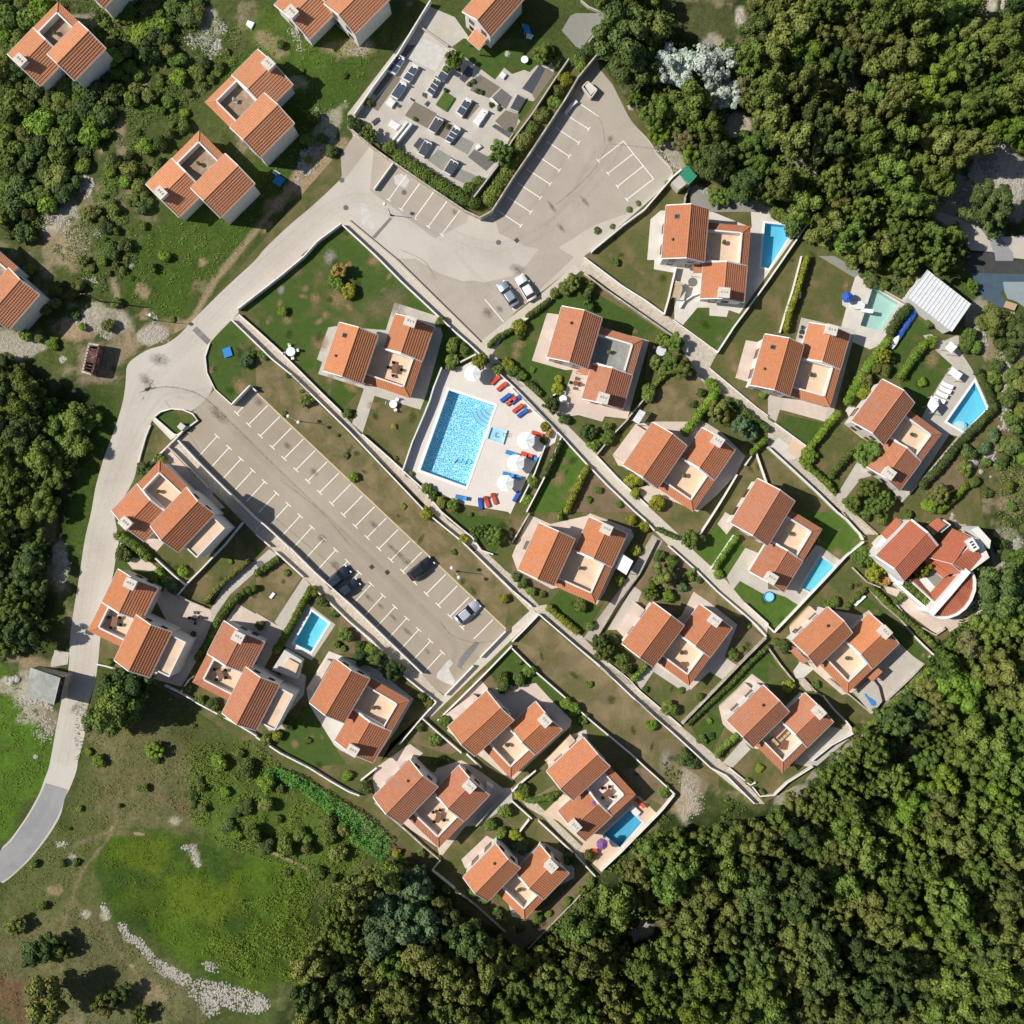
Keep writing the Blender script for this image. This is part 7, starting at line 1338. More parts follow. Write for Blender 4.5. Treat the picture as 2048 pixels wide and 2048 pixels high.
RK = [((0, 0), '1450,340 1560,250 1600,340 1600,380', 3.2, 130, .32, 'rock', 'white jagged limestone outcrop at the top left, right of the track'), ((0, 0), '1660,200 1700,230', 1.6, 30, .3, 'rock', 'small white limestone patch at the end of the outcrop'),
 ((0, 0), '620,1340 660,1380 640,1450', 2.6, 90, .25, 'rock', 'white stones above the bare rock slope at the left'), ((0, 0), '400,1650 470,1600 560,1700 610,1830', 4.5, 220, .2, 'rock', 'scattered pale stones on the bare slope at the left'), ((0, 0), '720,1740 750,1790', .9, 16, .3, 'rock', 'small white stone heap below the bare slope'),
 ((0, 1), '1000,20 1000,100', .8, 22, .28, 'rock', 'white stones in a vertical line on the green slope'), ((0, 1), '600,200 660,190 740,185', 1.0, 40, .25, 'rock', 'white stone line on the slope beside the power poles'), ((0, 1), '1090,590 1170,600 1240,610', 2.4, 140, .2, 'rock', 'pale gravel heap beside the road junction'),
 ((0, 1), '760,570 830,600', 1.8, 70, .18, 'rock', 'pale stone heap left of the gravel heap'), ((0, 1), '530,470 620,480 700,530', 2.6, 110, .18, 'rock', 'stones around the dirt track end'), ((0, 1), '60,640 160,690 260,700', 3.0, 120, .18, 'rock', 'grey rubble yard below the villa at the left edge'), ((0, 1), '480,780 500,800', 1.0, 14, .3, 'rock', 'pale stones left of the rusty ruin'),
 ((0, 1), '1140,540 1180,480 1150,430', .7, 20, .2, 'rock', 'white stones around the foot of the road lamp'), ((1, 0), '450,830 500,880 530,930 500,950', .8, 40, .26, 'rock', 'curved white dry stone wall on the hillside lawn'), ((1, 0), '540,1000 570,1030 500,1120 360,1160 340,1240 380,1300 440,1240', 1.4, 170, .24, 'rock', 'white dry stone wall and rubble beside the brown bank'),
 ((1, 0), '330,1320 310,1400', .7, 20, .2, 'rock', 'few white stones beside the blue paddling pool'), ((1, 0), '700,1630 860,1730', 0.1, 2, .1, 'rock', 'two stones by the path tip'), ((1, 0), '200,60 290,130', 0.1, 2, .1, 'rock', 'two stones in the lawn of the top edge villa'),
 ((1, 0), '700,380 780,390 840,340', 1.6, 120, .13, 'rock', 'reddish pale rubble around the corner of the top edge villa'), ((1, 0), '250,230 300,260 340,390', 1.4, 60, .15, 'rock', 'pale rubble below the chimney of the top edge villa'), ((2, 0), '1700,110 1730,170 1740,220', .9, 34, .3, 'rock', 'white rocks beside the dry grass clearing'),
 ((2, 0), '1050,1090 1140,1160 1200,1240 1260,1290', 1.3, 90, .18, 'rock', 'pale stones at the broken edge of the upper car park'), ((2, 0), '1380,1420 1560,1460 1720,1510 1932,1560', .9, 110, .25, 'rock', 'white stone border above the gravel of the topmost villa'), ((3, 0), '0,1570 130,1600 290,1670', .8, 60, .25, 'rock', 'white stone border above the clipped-corner pool'),
 ((3, 0), '520,560 560,640 650,720', 1.6, 60, .22, 'rock_dark', 'grey rocks in a gap of the top right wood'), ((3, 0), '1790,0 1800,90', 1.8, 40, .45, 'rock', 'white rock crag at the upper right corner'), ((3, 0), '1600,1350 1700,1300 1850,1350 1800,1460', 5.5, 320, .25, 'rock', 'rubble slope below the wood at the right edge'), ((3, 0), '1450,1450 1600,1500', 4, 160, .2, 'rock_dark', 'grey rubble left of the round dark tree'),
 ((3, 0), '1640,1160 1680,1280', 3, 90, .3, 'rock_dark', 'shaded blue grey rock face at the right edge'), ((3, 1), '1760,760 1800,900 1810,1090 1780,1300', 2.0, 150, .3, 'rock', 'line of pale rocks down the right slope'), ((3, 1), '1560,450 1600,560 1650,700', 1.4, 50, .3, 'rock', 'pale rocks right of the white metal-roofed building'),
 ((3, 1), '1700,1450 1680,1560', 1.5, 30, .3, 'rock', 'pale rocks in the lower rock garden'), ((3, 1), '1850,430 1932,500', 1.2, 40, .22, 'rock', 'white rocks under the yard painted shade-blue'), ((3, 2), '1400,20 1380,50 1440,100 1500,110', .7, 30, .25, 'rock', 'curved pale stone edge above the round villa'), ((3, 2), '1750,330 1850,470 1900,180', 1.6, 70, .25, 'rock', 'pale rocks right of the round villa'),
 ((3, 2), '1640,470 1640,600 1600,620', 1.3, 26, .4, 'rock', 'big pale rocks at the outer wall of the round villa'), ((3, 2), '980,1400 1100,1370 1050,1520 870,1550', 1.8, 90, .25, 'rock', 'rocks below the long boundary hedge'), ((3, 2), '760,1640 650,1800 500,1900', 1.2, 70, .25, 'rock', 'stones along the wall of the lowest right villa'), ((3, 2), '1090,1780 1100,1840', 1.6, 30, .3, 'rock', 'small white crag in the wood below the lowest right villa'),
 ((0, 2), '430,320 490,330 510,420 470,500', 1.5, 80, .26, 'rock', 'dark and white crag left of the road'), ((0, 2), '60,1270 120,1260', 1.0, 10, .55, 'rock', 'white boulders left of the grey-roofed shed'), ((0, 2), '170,1420 300,1430 420,1500', .9, 34, .3, 'rock', 'white stones under the grey-roofed shed'), ((0, 2), '270,1500 330,1700 390,1570', 3.2, 150, .16, 'rock', 'rubble between the shed and the road'),
 ((0, 3), '780,1020 830,1130', 1.0, 40, .22, 'rock', 'small pale rock patch at the footpath fork'), ((0, 3), '640,1080 660,1100', .8, 14, .22, 'rock', 'tiny pale rock patch left of the footpath fork'), ((0, 3), '930,1180 960,1280 1040,1300 1100,1380 1200,1480', 1.5, 240, .2, 'rock', 'upper part of the pale rock ribbon at the bottom left'),
 ((0, 3), '1200,1490 1300,1540 1420,1600', 2.2, 260, .2, 'rock', 'middle part of the pale rock ribbon at the bottom left'), ((0, 3), '1500,1660 1600,1700 1700,1700 1800,1740 1932,1770', 4.2, 520, .21, 'rock', 'broad lower part of the pale rock ribbon at the bottom left'), ((0, 3), '1600,1820 1560,1780', 3, 120, .2, 'rock', 'end tip of the pale rock ribbon'), ((1, 3), '0,1780 60,1780', 2.6, 120, .2, 'rock', 'right end of the pale rock ribbon'),
 ((0, 3), '1380,600 1450,600 1480,680 1500,740', .8, 50, .26, 'rock', 'pale rock line on the green slope'), ((0, 3), '440,570 500,580', 1.2, 30, .22, 'rock', 'pale stones right of the road bend'), ((0, 3), '510,720 580,680', 1.2, 50, .2, 'rock', 'pale stone patch beside the footpath'), ((0, 3), '1640,1500 1560,1480', 1.6, 50, .2, 'rock', 'pale stones above the rock ribbon'),
 ((2, 3), '990,1150 1020,1210', 1.3, 46, .26, 'rock', 'white crag in the bottom wood, upper part'), ((2, 3), '900,1230 950,1260 920,1300', 1.2, 40, .26, 'rock', 'white crag in the bottom wood, lower part'), ((2, 3), '1150,1140 1155,1200', .6, 16, .22, 'rock', 'narrow white crag right of the crag in the bottom wood'), ((2, 3), '1290,50 1370,180 1400,280 1310,330', 2.8, 180, .16, 'rock', 'pale gravelly path end below the dry field'),
 ((2, 3), '630,1460 740,1420', .5, 24, .2, 'rock', 'thin line of pale stones in the bottom wood')]
for i, ((c, r), s, wd, n, sz, mt, lab) in enumerate(RK):
    if n > 5: rocks('rubble', Zs(c, r, s), wd, int(n * 1.8), sz * .82, mt, lab, 900 + i)
for i, (c, r, x, y, s, lab) in enumerate([(0, 3, 1820, 310, .7, 'single white boulder on the green slope at the lower left'), (0, 3, 1375, 605, .6, 'grey boulder at the top of the pale rock line'), (0, 2, 275, 1845, .5, 'single white boulder left of the lower road'), (0, 1, 570, 1020, .8, 'pale boulder among shrubs right of the left wood'), (2, 0, 900, 800, .6, 'white boulder at the wood edge of the upper car park'),
      (3, 1, 1545, 1555, .9, 'white triangular boulder, upper left of the rock garden'), (3, 1, 1655, 1550, .9, 'round white boulder, upper right of the rock garden'), (3, 1, 1605, 1630, 1.0, 'angular white boulder in the middle of the rock garden'), (3, 1, 1680, 1665, .7, 'small pale boulder beside the rock garden path'), (1, 0, 1900, 410, .9, 'pale boulder on the lawn above the graves'), (1, 0, 676, 765, .35, 'small white stone on the hillside lawn'), (0, 0, 1265, 280, .6, 'small white boulder beside the track at the top left'), (0, 0, 1465, 100, .6, 'white boulder near the top edge'), (3, 2, 1300, 1110, .9, 'pale boulder at the end of the boundary hedge')]):
    o = rocks('boulder', [z(c, r, x, y)], 0, 1, s, 'rock', lab, 80 + i, kind=None, hf=.6); o['category'] = 'boulder'

# ------------------------------------------------------------------ the round villa
def poly_roof(name, A, B, C2, D2, m, R, rib=.34): slab(A, B, C2, D2, .12, .22, .02).build('roof_board', 'white_paint', R); return tiles(name, A, B, C2, D2, m, R, .42, rib)
def P3(c, r, x, y, h_): q = G(z(c, r, x, y), h_); return (q.x, q.y, h_)
root = empty('round_villa', (0, 0, 0)); tag(root, 'large villa with a white half-round wall and a curved tiled roof', 'villa')
A1, A2, A3, A4 = P3(3, 2, 810, 335, 5.8), P3(3, 2, 1080, 58, 5.8), P3(3, 2, 1280, 252, 5.6), P3(3, 2, 1022, 525, 5.6); R1, R2 = P3(3, 2, 952, 430, 7.0), P3(3, 2, 1203, 155, 7.0)
poly_roof('roof_slope', A1, A2, R2, R1, 'tiles_deep', root); poly_roof('roof_slope', A3, A4, R1, R2, 'tiles_deep', root); MB().tube([R1, R2], .1, 8).build('ridge_tile_row', 'tiles_deep', root)
MB().add([(*p[:2], 0) for p in (A1, A2, A3, A4)] + [(p[0], p[1], p[2] - .15) for p in (A1, A2, A3, A4)] + [(R1[0], R1[1], R1[2] - .15), (R2[0], R2[1], R2[2] - .15)], [(0, 1, 5, 4), (2, 3, 7, 6), (1, 2, 6, 9, 5), (3, 0, 4, 8, 7)]).build('wall', 'wall_white', root)
for a, b4, c4 in ((A1, R1, A4), (A2, R2, A3)):
    MB().tube([a, b4], .2, 4).tube([b4, c4], .2, 4).build('verge', 'white_paint', root)
B1, B2, B3, B4 = P3(3, 2, 1215, 345, 4.6), P3(3, 2, 1392, 122, 4.6), P3(3, 2, 1608, 335, 4.4), P3(3, 2, 1440, 450, 4.4); S1, S2 = P3(3, 2, 1395, 392, 5.7), P3(3, 2, 1510, 250, 5.7); B5 = P3(3, 2, 1530, 190, 5.2)
poly_roof('roof_slope', B1, B2, B5, S1, 'tiles_deep', root); poly_roof('roof_slope', P3(3, 2, 1500, 460, 4.4), B3, P3(3, 2, 1560, 220, 5.0), S1, 'tiles_deep', root); MB().tube([S1, B5], .1, 8).build('ridge_tile_row', 'tiles_deep', root)
MB().prism([q[:2] for q in (P3(3, 2, 1235, 345, 0), P3(3, 2, 1385, 145, 0), P3(3, 2, 1530, 210, 0), P3(3, 2, 1590, 335, 0), P3(3, 2, 1450, 440, 0))], 0, 4.3).build('wall', 'wall_white', root)
MB().prism([q[:2] for q in (P3(3, 2, 1450, 130, 0), P3(3, 2, 1500, 105, 0), P3(3, 2, 1595, 210, 0), P3(3, 2, 1585, 270, 0))], 0, 4.6).build('side_wall', 'wall_white', root)
ch = MB().box(0, 0, 0, 1.0, 1.9, 2.0).build('chimney', 'wall_white', root, loc=P3(3, 2, 1525, 245, 5.4), rz=math.radians(33)); MB().box(0, 0, 1.05, 1.2, 2.1, .12).build('chimney_cap', 'white_paint', ch)
for k in (-.5, 0, .5): MB().box(0, k, 1.14, .5, .25, .08).build('flue_pot', 'dark_metal', ch)
# lower courtyard roofs
poly_roof('strip_roof', P3(3, 2, 1200, 340, 3.2), P3(3, 2, 1262, 300, 4.4), P3(3, 2, 1460, 465, 4.4), P3(3, 2, 1370, 468, 3.2), 'tiles_deep', root)
poly_roof('strip_roof', P3(3, 2, 1270, 685, 3.9), P3(3, 2, 1460, 468, 3.9), P3(3, 2, 1322, 500, 3.3), P3(3, 2, 1215, 618, 3.3), 'tiles_deep', root)
poly_roof('strip_roof', P3(3, 2, 1270, 685, 3.9), P3(3, 2, 1215, 618, 3.3), P3(3, 2, 1125, 498, 3.3), P3(3, 2, 1075, 505, 3.9), 'tiles_deep', root)
poly_roof('strip_roof', P3(3, 2, 1322, 500, 3.3), P3(3, 2, 1370, 468, 3.3), P3(3, 2, 1200, 345, 3.2), P3(3, 2, 1180, 390, 3.2), 'tiles_deep', root)
MB().prism([G(z(3, 2, *q)) for q in ((1110, 500), (1200, 385), (1330, 495), (1220, 625))], 0, 3.0).build('courtyard_floor', 'gravel_light', root)
MB().prism([G(z(3, 2, *q)) for q in ((1085, 505), (1140, 480), (1290, 640), (1265, 690))], 0, 3.1).build('wall', 'wall_white', root)
poly_roof('side_roof', P3(3, 2, 850, 168, 3.0), P3(3, 2, 968, 40, 3.0), P3(3, 2, 1012, 75, 3.6), P3(3, 2, 900, 215, 3.6), 'tiles_deep', root)
poly_roof('side_roof', P3(3, 2, 1197, 105, 3.2), P3(3, 2, 1278, 42, 3.2), P3(3, 2, 1345, 95, 3.8), P3(3, 2, 1255, 168, 3.8), 'tiles_deep', root)
MB().prism([G(z(3, 2, *q)) for q in ((865, 170), (968, 60), (1000, 80), (900, 200))], 0, 2.8).build('wall', 'wall_white', root); MB().prism([G(z(3, 2, *q)) for q in ((1210, 108), (1278, 55), (1330, 95), (1255, 155))], 0, 3.0).build('wall', 'wall_white', root)
MB().prism([G(z(3, 2, *q)) for q in ((780, 235), (838, 175), (905, 225), (830, 300))], 0, 3.2).build('flat_wing', 'white_paint', root)
# half-round roof with its chord wall and rim wall
ca, cb = Vector(P3(3, 2, 1262, 775, 0)[:2]), Vector(P3(3, 2, 1525, 470, 0)[:2])
arc = [z(3, 2, *q) for q in ((1245, 778), (1300, 785), (1360, 780), (1420, 755), (1475, 712), (1517, 655), (1542, 590), (1548, 520), (1530, 462))]
chord = [z(3, 2, 1262 + (1522 - 1262) * k / 8, 758 + (468 - 758) * k / 8) for k in range(9)]
V1 = []; T_ = []
Ao = [Vector((*G(p, 3.3), 3.3)) for p in arc]; Co = [Vector((*G(p, 4.1), 4.1)) for p in chord]
for k in range(8): tiles('curved_roof_panel', Ao[k], Ao[k + 1], Co[k + 1] + (Co[k] - Co[k + 1]) * .001, Co[k], 'tiles_deep', root)
w0 = strip_wall('chord_wall', [z(3, 2, 1228, 772), z(3, 2, 1370, 610), z(3, 2, 1512, 440)], 1.05, 0, 4.9, 'white_paint', root)
strip_wall('rim_wall', [z(3, 2, *q) for q in ((1228, 775), (1300, 798), (1365, 795), (1432, 770), (1490, 724), (1533, 664), (1560, 592), (1563, 515), (1540, 450))], .42, 0, 3.7, 'white_paint', root)
strip_wall('rim_wall', [z(3, 2, *q) for q in ((975, 540), (1100, 650), (1235, 765))], .5, 0, 2.2, 'white_paint', root)
strip_wall('rim_wall', [z(3, 2, *q) for q in ((800, 345), (850, 380), (910, 440), (960, 520), (1020, 540))], .5, 0, 2.4, 'white_paint', root)

# ------------------------------------------------------------------ other buildings
def quad_roof_block(name, label, cat, pts, c, r, hts, m, wall_m, rib=None):
    root = empty(name, (0, 0, 0)); tag(root, label, cat); P = [Vector(P3(c, r, x, y, h_)) for (x, y), h_ in zip(pts, hts)]
    MB().prism([tuple(p.lerp(sum(P, Vector()) / 4, .04)[:2]) for p in P], 0, 1, [p.z - .18 for p in P] if True else None).build('wall', wall_m, root)
    n = (P[1] - P[0]).cross(P[3] - P[0]).normalized(); n = n if n.z > 0 else -n
    slab(*P, .1, 0, .0).build('roof_sheet', m, root)
    if rib:
        L = (P[1] - P[0]).length; k = int(L / rib); q = MB()
        for i in range(k + 1): a = P[0].lerp(P[1], i / k); b4 = P[3].lerp(P[2], i / k); q.tube([a + n * .03, b4 + n * .03], .085, 4)
        o = q.build('roof_rib', m, root); o['kind'] = 'stuff'
    return root, P
quad_roof_block('metal_roof_building', 'building with a white ribbed metal roof at the right, above the long green hedge', 'building', [(1205, 105), (1530, 360), (1385, 570), (1050, 310)], 3, 1, (4.4, 4.4, 3.6, 3.6), 'metal_white', 'wall_white', .62)
r2, P = quad_roof_block('hut', 'small hut with a green sheet roof and a concrete half, beside the upper car park', 'hut', [(1325, 1250), (1395, 1325), (1335, 1388), (1265, 1320)], 2, 0, (2.9, 2.9, 2.6, 2.6), 'green_sheet', 'wall_white', .3)
q = [P3(2, 0, *p, 2.4) for p in ((1265, 1320), (1318, 1388), (1260, 1432), (1205, 1375))]; MB().prism([a[:2] for a in q], 0, 2.4).build('concrete_half', 'concrete', r2)
root = empty('shed', (0, 0, 0)); tag(root, 'shed with a large grey roof slope standing close to the road at the lower left', 'shed')
a, b4, c4, d4, e4, f4 = [Vector(P3(0, 2, *q)) for q in ((210, 1180, 4.2), (455, 1252, 4.2), (405, 1455, 4.2), (172, 1392, 4.2), (495, 1240, 3.5), (455, 1430, 3.5))]
a.z = d4.z = 3.2
slab(a, b4, c4, d4, .14, 0, 0).build('roof_slope', 'grey_roof', root); slab(b4, e4, f4, c4, .14, 0, 0).build('roof_slope', 'rust', root)
MB().prism([tuple(v.lerp(Vector((*((a + c4) / 2)[:2], 3)), .05)[:2]) for v in (a, e4, f4, d4)], 0, 1, [3.0, 3.3, 3.3, 3.0]).build('wall', 'stone_wall', root); MB().tube([b4 + Vector((0, 0, .05)), c4 + Vector((0, 0, .05))], .07, 6).build('ridge', 'gutter', root)
MB().tube([e4, f4], .06, 6).build('gutter', 'gutter', root)
root = empty('ruin', (0, 0, 0)); tag(root, 'roofless rusty ruin with charred beams on bare ground near the road junction', 'ruin')
Q = [Vector(P3(0, 1, *q, 2.6)) for q in ((668, 660), (748, 675), (690, 893), (618, 872))]
for k in range(4):
    a, b4 = Q[k], Q[(k + 1) % 4]; n = Vector((-(b4 - a).y, (b4 - a).x, 0)).normalized() * .15
    MB().prism([tuple((a + n)[:2]), tuple((b4 + n)[:2]), tuple((b4 - n)[:2]), tuple((a - n)[:2])], -.1, 2.6 - .25 * (k == 3)).build('wall', 'rust' if k == 1 else 'stone_wall', root)
for k in range(9):
    t_ = (k + .5) / 9; a = Q[0].lerp(Q[3], t_); b4 = Q[1].lerp(Q[2], t_); MB().tube([a + Vector((0, 0, -.1)), b4 + Vector((0, 0, -.1 + .1 * (k % 3)))], .09, 6).build('beam', 'rust', root)
MB().prism([tuple(Q[0].lerp(Q[3], .2)[:2]), tuple(Q[1].lerp(Q[2], .2)[:2]), tuple(Q[1].lerp(Q[2], .62)[:2]), tuple(Q[0].lerp(Q[3], .6)[:2])], 2.2, 2.3).build('fallen_roof_sheet', 'rust', root)
# small fixed canopies and slabs
def canopy(name, label, cat, c, r, pts, h_, m, legs=True, th=.08, lm=None):
    P = [Vector(P3(c, r, *q, h_)) for q in pts]; o = sum(P, Vector()) / len(P); root = empty(name, (o.x, o.y, 0)); tag(root, label, cat)
    MB().prism([(p.x - o.x, p.y - o.y) for p in P], h_ - th, h_).build('roof_panel' if legs else 'slab', m, root)
    if legs:
        for p in P: MB().tube([((p.x - o.x) * .92, (p.y - o.y) * .92, 0), ((p.x - o.x) * .92, (p.y - o.y) * .92, h_ - th)], .05, 6).build('post', lm or 'metal_white', root)
    return root
canopy('awning', 'square white awning on the right side of the villa below the shared pool', 'awning', 2, 2, [(830, 315), (915, 370), (862, 475), (780, 420)], 2.6, 'cloth_white')
canopy('canopy', 'pale grey canopy roof above the pink veranda, beside the grey wall', 'canopy', 2, 1, [(965, 1158), (1010, 1180), (955, 1270), (908, 1240)], 2.3, 'metal_white')
canopy('gazebo', 'white square gazebo roof on the terrace below the white metal-roofed building', 'gazebo', 3, 1, [(1378, 642), (1428, 685), (1382, 733), (1335, 695)], 2.4, 'cloth_white')
canopy('gazebo', 'large white shade canopy left of the kite-shaped pool', 'gazebo', 3, 1, [(1235, 1055), (1292, 1125), (1245, 1185), (1200, 1130)], 2.5, 'cloth_white')
canopy('daybed_canopy', 'white rectangular canopy at the top of the terrace beside the kite-shaped pool', 'canopy', 3, 1, [(1390, 838), (1470, 890), (1435, 938), (1365, 885)], 1.9, 'cloth_white')
canopy('pergola_roof', 'orange tiled lean-to roof on the concrete yard side of the villa', 'lean-to', 3, 2, [(830, 1175), (865, 1205), (790, 1280), (745, 1245)], 2.6, 'tiles')
canopy('pergola_roof', 'small red tiled lean-to roof at the left corner of the concrete yard villa', 'lean-to', 3, 2, [(200, 1020), (310, 1125), (260, 1145), (168, 1050)], 2.5, 'tiles')
canopy('outhouse', 'flat-roofed pale outhouse between the small turquoise pool and the villa left of it', 'outhouse', 1, 2, [(215, 1040), (345, 1120), (310, 1260), (120, 1190)], 2.4, 'concrete_pale', False, 2.4)
canopy('outhouse', 'small cream upper deck on the pale outhouse', 'deck', 1, 2, [(245, 1105), (325, 1150), (300, 1215), (205, 1165)], 2.9, 'terrace_peach', False, .45)
canopy('stone_slab', 'small pale stone slab at the edge of the wood by the lowest villa', 'slab', 1, 3, [(1205, 775), (1245, 760), (1260, 795), (1220, 810)], .5, 'concrete_pale', False, .5)
canopy('pergola_roof', 'brown wooden trellis over the steps in the yard of the topmost villa', 'trellis', 2, 1, [(1235, 200), (1280, 205), (1250, 320), (1210, 310)], 2.3, 'wood_light')
canopy('yard_slab', 'orange wooden pallet platform on the yard painted shade-blue', 'platform', 3, 1, [(1800, 338), (1882, 365), (1860, 412), (1780, 385)], .5, 'wood_light', False, .3)
canopy('veranda', 'long raised pink veranda slab of the villa above the dry field', 'veranda', 2, 2, [(930, 680), (1005, 740), (850, 950), (788, 888)], 1.2, 'patio_pink', False, 1.2)
canopy('veranda', 'raised cream veranda of the villa with the deep blue corner pool', 'veranda', 2, 2, [(440, 1680), (490, 1740), (330, 1870), (250, 1880)], 1.3, 'terrace_peach', False, 1.3)
canopy('veranda', 'raised cream veranda with a dark grate, on the left of the concrete yard villa', 'veranda', 3, 2, [(320, 712), (380, 765), (240, 890), (175, 865)], 1.3, 'terrace_peach', False, 1.3)
canopy('veranda', 'raised peach veranda of the olive tree villa', 'veranda', 2, 1, [(935, 1270), (1010, 1320), (860, 1560), (765, 1500)], 1.0, 'patio_pink', False, 1.0)
canopy('veranda', 'raised pink veranda of the villa below the turquoise pool', 'veranda', 1, 2, [(535, 1110), (570, 1130), (430, 1370), (385, 1325)], 1.0, 'patio_pink', False, 1.0)
canopy('veranda', 'raised pink veranda of the villa below the car park corner', 'veranda', 1, 2, [(1640, 1375), (1690, 1410), (1490, 1570), (1430, 1530)], 1.0, 'patio_pink', False, 1.0)
canopy('veranda', 'raised pink veranda of the lowest right villa', 'veranda', 2, 2, [(1760, 1290), (1830, 1350), (1640, 1530), (1565, 1470)], 1.0, 'patio_pink', False, 1.0)
canopy('splash_slab', 'grey curved concrete slab with a blue paint splash in the concrete yard', 'slab', 3, 2, [(650, 1360), (780, 1250), (835, 1320), (862, 1430), (785, 1525)], .9, 'concrete', False, .9)
canopy('porch_roof_left', 'small curved orange porch roof left of the grey terrace', 'porch roof', 2, 1, [(480, 870), (590, 822), (660, 840), (655, 900), (600, 910)], 3.2, 'tiles'); bpy.data.objects['porch_roof_left'].name = 'porch_roof'
canopy('porch_roof', 'small tiled porch roof in the yard of the topmost villa', 'porch roof', 2, 1, [(1372, 62), (1455, 62), (1455, 130), (1368, 128)], 2.9, 'tiles')
sheet('paint_splash', Zs(3, 2, '712,1362 728,1366 745,1388 772,1402 798,1424 806,1446 785,1458 766,1450 752,1428 735,1400 722,1384'), 'cloth_sky', False, False)
for o_ in [x for x in bpy.data.objects if x.name.startswith('paint_splash')]: o_.location.z = .92

# ------------------------------------------------------------------ cemetery tombs
def dq(x, y): return (690 + x * DK, 90 + y * DK)
TOMBS = [('475,90 545,130 460,270 390,235', .9, 'granite_blue', 2, 'white-framed blue-black grave beside the upper left wall'), ('620,180 670,210 590,345 525,310', .9, 'granite_blue', 2, 'blue-black grave right of the close pair with a long shadow'),
 ('505,330 565,370 480,500 415,465', .9, 'granite_blue', 1, 'plain blue grave with a white square slab at its foot'), ('925,170 985,205 900,335 845,295', .9, 'granite_blue', 2, 'blue grave under the bright green tree, upper of a joined pair'), ('830,295 880,330 800,470 745,430', .9, 'granite_dark', 3, 'dark three-slab grave, lower of a joined pair'),
 ('1105,490 1160,520 1075,660 1020,620', .9, 'granite_blue', 2, 'blue two-slab grave right of the grass square'), ('1260,590 1315,620 1230,745 1175,705', .8, 'marble', 2, 'white speckled marble grave in the middle right'), ('835,655 905,690 820,815 760,780', .9, 'granite_dark', 1, 'dark single-slab grave in the second row from below, left'),
 ('1000,740 1060,780 965,905 915,880', .9, 'granite_blue', 3, 'dark three-slab grave in the second row from below, right'), ('735,870 800,905 725,1030 665,1000', .9, 'granite_dark', 1, 'dark grave with white frame in the lower row'), ('690,840 740,870 660,965 620,930', .45, 'granite_dark', 1, 'low dark grave touching the framed one in the lower row'),
 ('975,1045 1045,1085 965,1200 900,1165', .9, 'granite_dark', 1, 'dark grave near the lower corner hedge'), ('1375,720 1550,810 1515,862 1340,745', .35, 'granite_dark', 4, 'long low dark grave with white lettering marks'), ('430,685 515,735 470,782 395,740', .5, 'marble', 2, 'white marble grave near the rounded shrubs'),
 ('415,480 470,520 430,577 373,535', .6, 'marble', 1, 'bright white square slab at the foot of the plain blue grave'), ('1450,240 1490,270 1460,312 1418,285', .5, 'marble', 1, 'small white marble block beside the lawn edge'), ('1590,440 1670,485 1590,620 1510,590', .5, 'granite_dark', 1, 'black rounded grave with blue flowers near the right wall'),
 ('300,660 312,690 260,735 235,710', .4, 'granite_dark', 1, 'small dark slab beside the rounded shrubs'), ('760,510 775,525 750,562 725,545', .3, 'granite_dark', 1, 'tiny dark block left of the grass square'), ('480,530 525,555 500,580 460,560', .2, 'granite_dark', 1, 'tiny dark slab beside the white square slab'), ('715,430 745,440 740,485 705,470', .35, 'granite_dark', 1, 'tiny dark headstone left of the joined pair'),
 ('600,480 640,500 625,515 598,500', .3, 'granite_dark', 1, 'very small dark stone between the first and second rows'), ('1330,485 1350,483 1415,545 1400,558', .6, 'marble', 1, 'narrow white headstone beside the gravel plots'), ('1200,930 1230,905 1262,935 1215,965', .5, 'marble', 1, 'broken white headstone beside the round tree')]
for i, (s, hh, gm, ns, lab) in enumerate(TOMBS):
    P = [G(dq(*map(float, p.split(','))), hh) for p in s.split()]; o = sum(P, Vector((0, 0))) / 4; P = [p - o for p in P]; root = empty('grave', (o.x, o.y, 0)); tag(root, lab + ' of the cemetery' if 'cemetery' not in lab else lab, 'grave')
    MB().prism([tuple(p) for p in P], 0, hh - .08).build('plinth', 'marble' if gm != 'granite_dark' or hh > .5 else 'concrete', root)
    for k in range(ns):
        a0, a1 = k / ns + .03, (k + 1) / ns - .03; A, B, C2, D2 = [Vector(p) * .9 for p in P]
        MB().prism([tuple(A.lerp(D2, a0)), tuple(B.lerp(C2, a0)), tuple(B.lerp(C2, a1)), tuple(A.lerp(D2, a1))], hh - .1, hh).build('cover_slab', gm, root)
    if hh > .7:
        A, B, D2 = P[0], P[1], P[3]; d = (A - D2).normalized() * .14
        MB().prism([tuple(A + d), tuple(B + d), tuple(B), tuple(A)], 0, hh + .35).build('headstone', 'marble' if gm != 'granite_dark' else 'granite_dark', root)
        c = (A + B) / 2 - d * 2.5; MB().lathe([(.07, hh), (.11, hh + .15), (.09, hh + .28)], 8, (c.x, c.y)).build('vase', 'white_paint', root)
root = empty('clipped_lawn_bed', (0, 0, 0)); tag(root, 'square bed of clipped grass in the middle of the cemetery', 'plant bed')
P = [G(dq(*q), .3) for q in ((920, 430), (1010, 490), (935, 605), (840, 545))]; MB().prism([tuple(p) for p in P], 0, .32).build('grass_top', 'lawn_bright', root)
for k in range(4): a, b4 = P[k], P[(k + 1) % 4]; n = Vector((-(b4 - a).y, (b4 - a).x)).normalized() * .12; MB().prism([tuple(a + n), tuple(b4 + n), tuple(b4 - n), tuple(a - n)], 0, .22).build('border', 'gravel_dark', root)
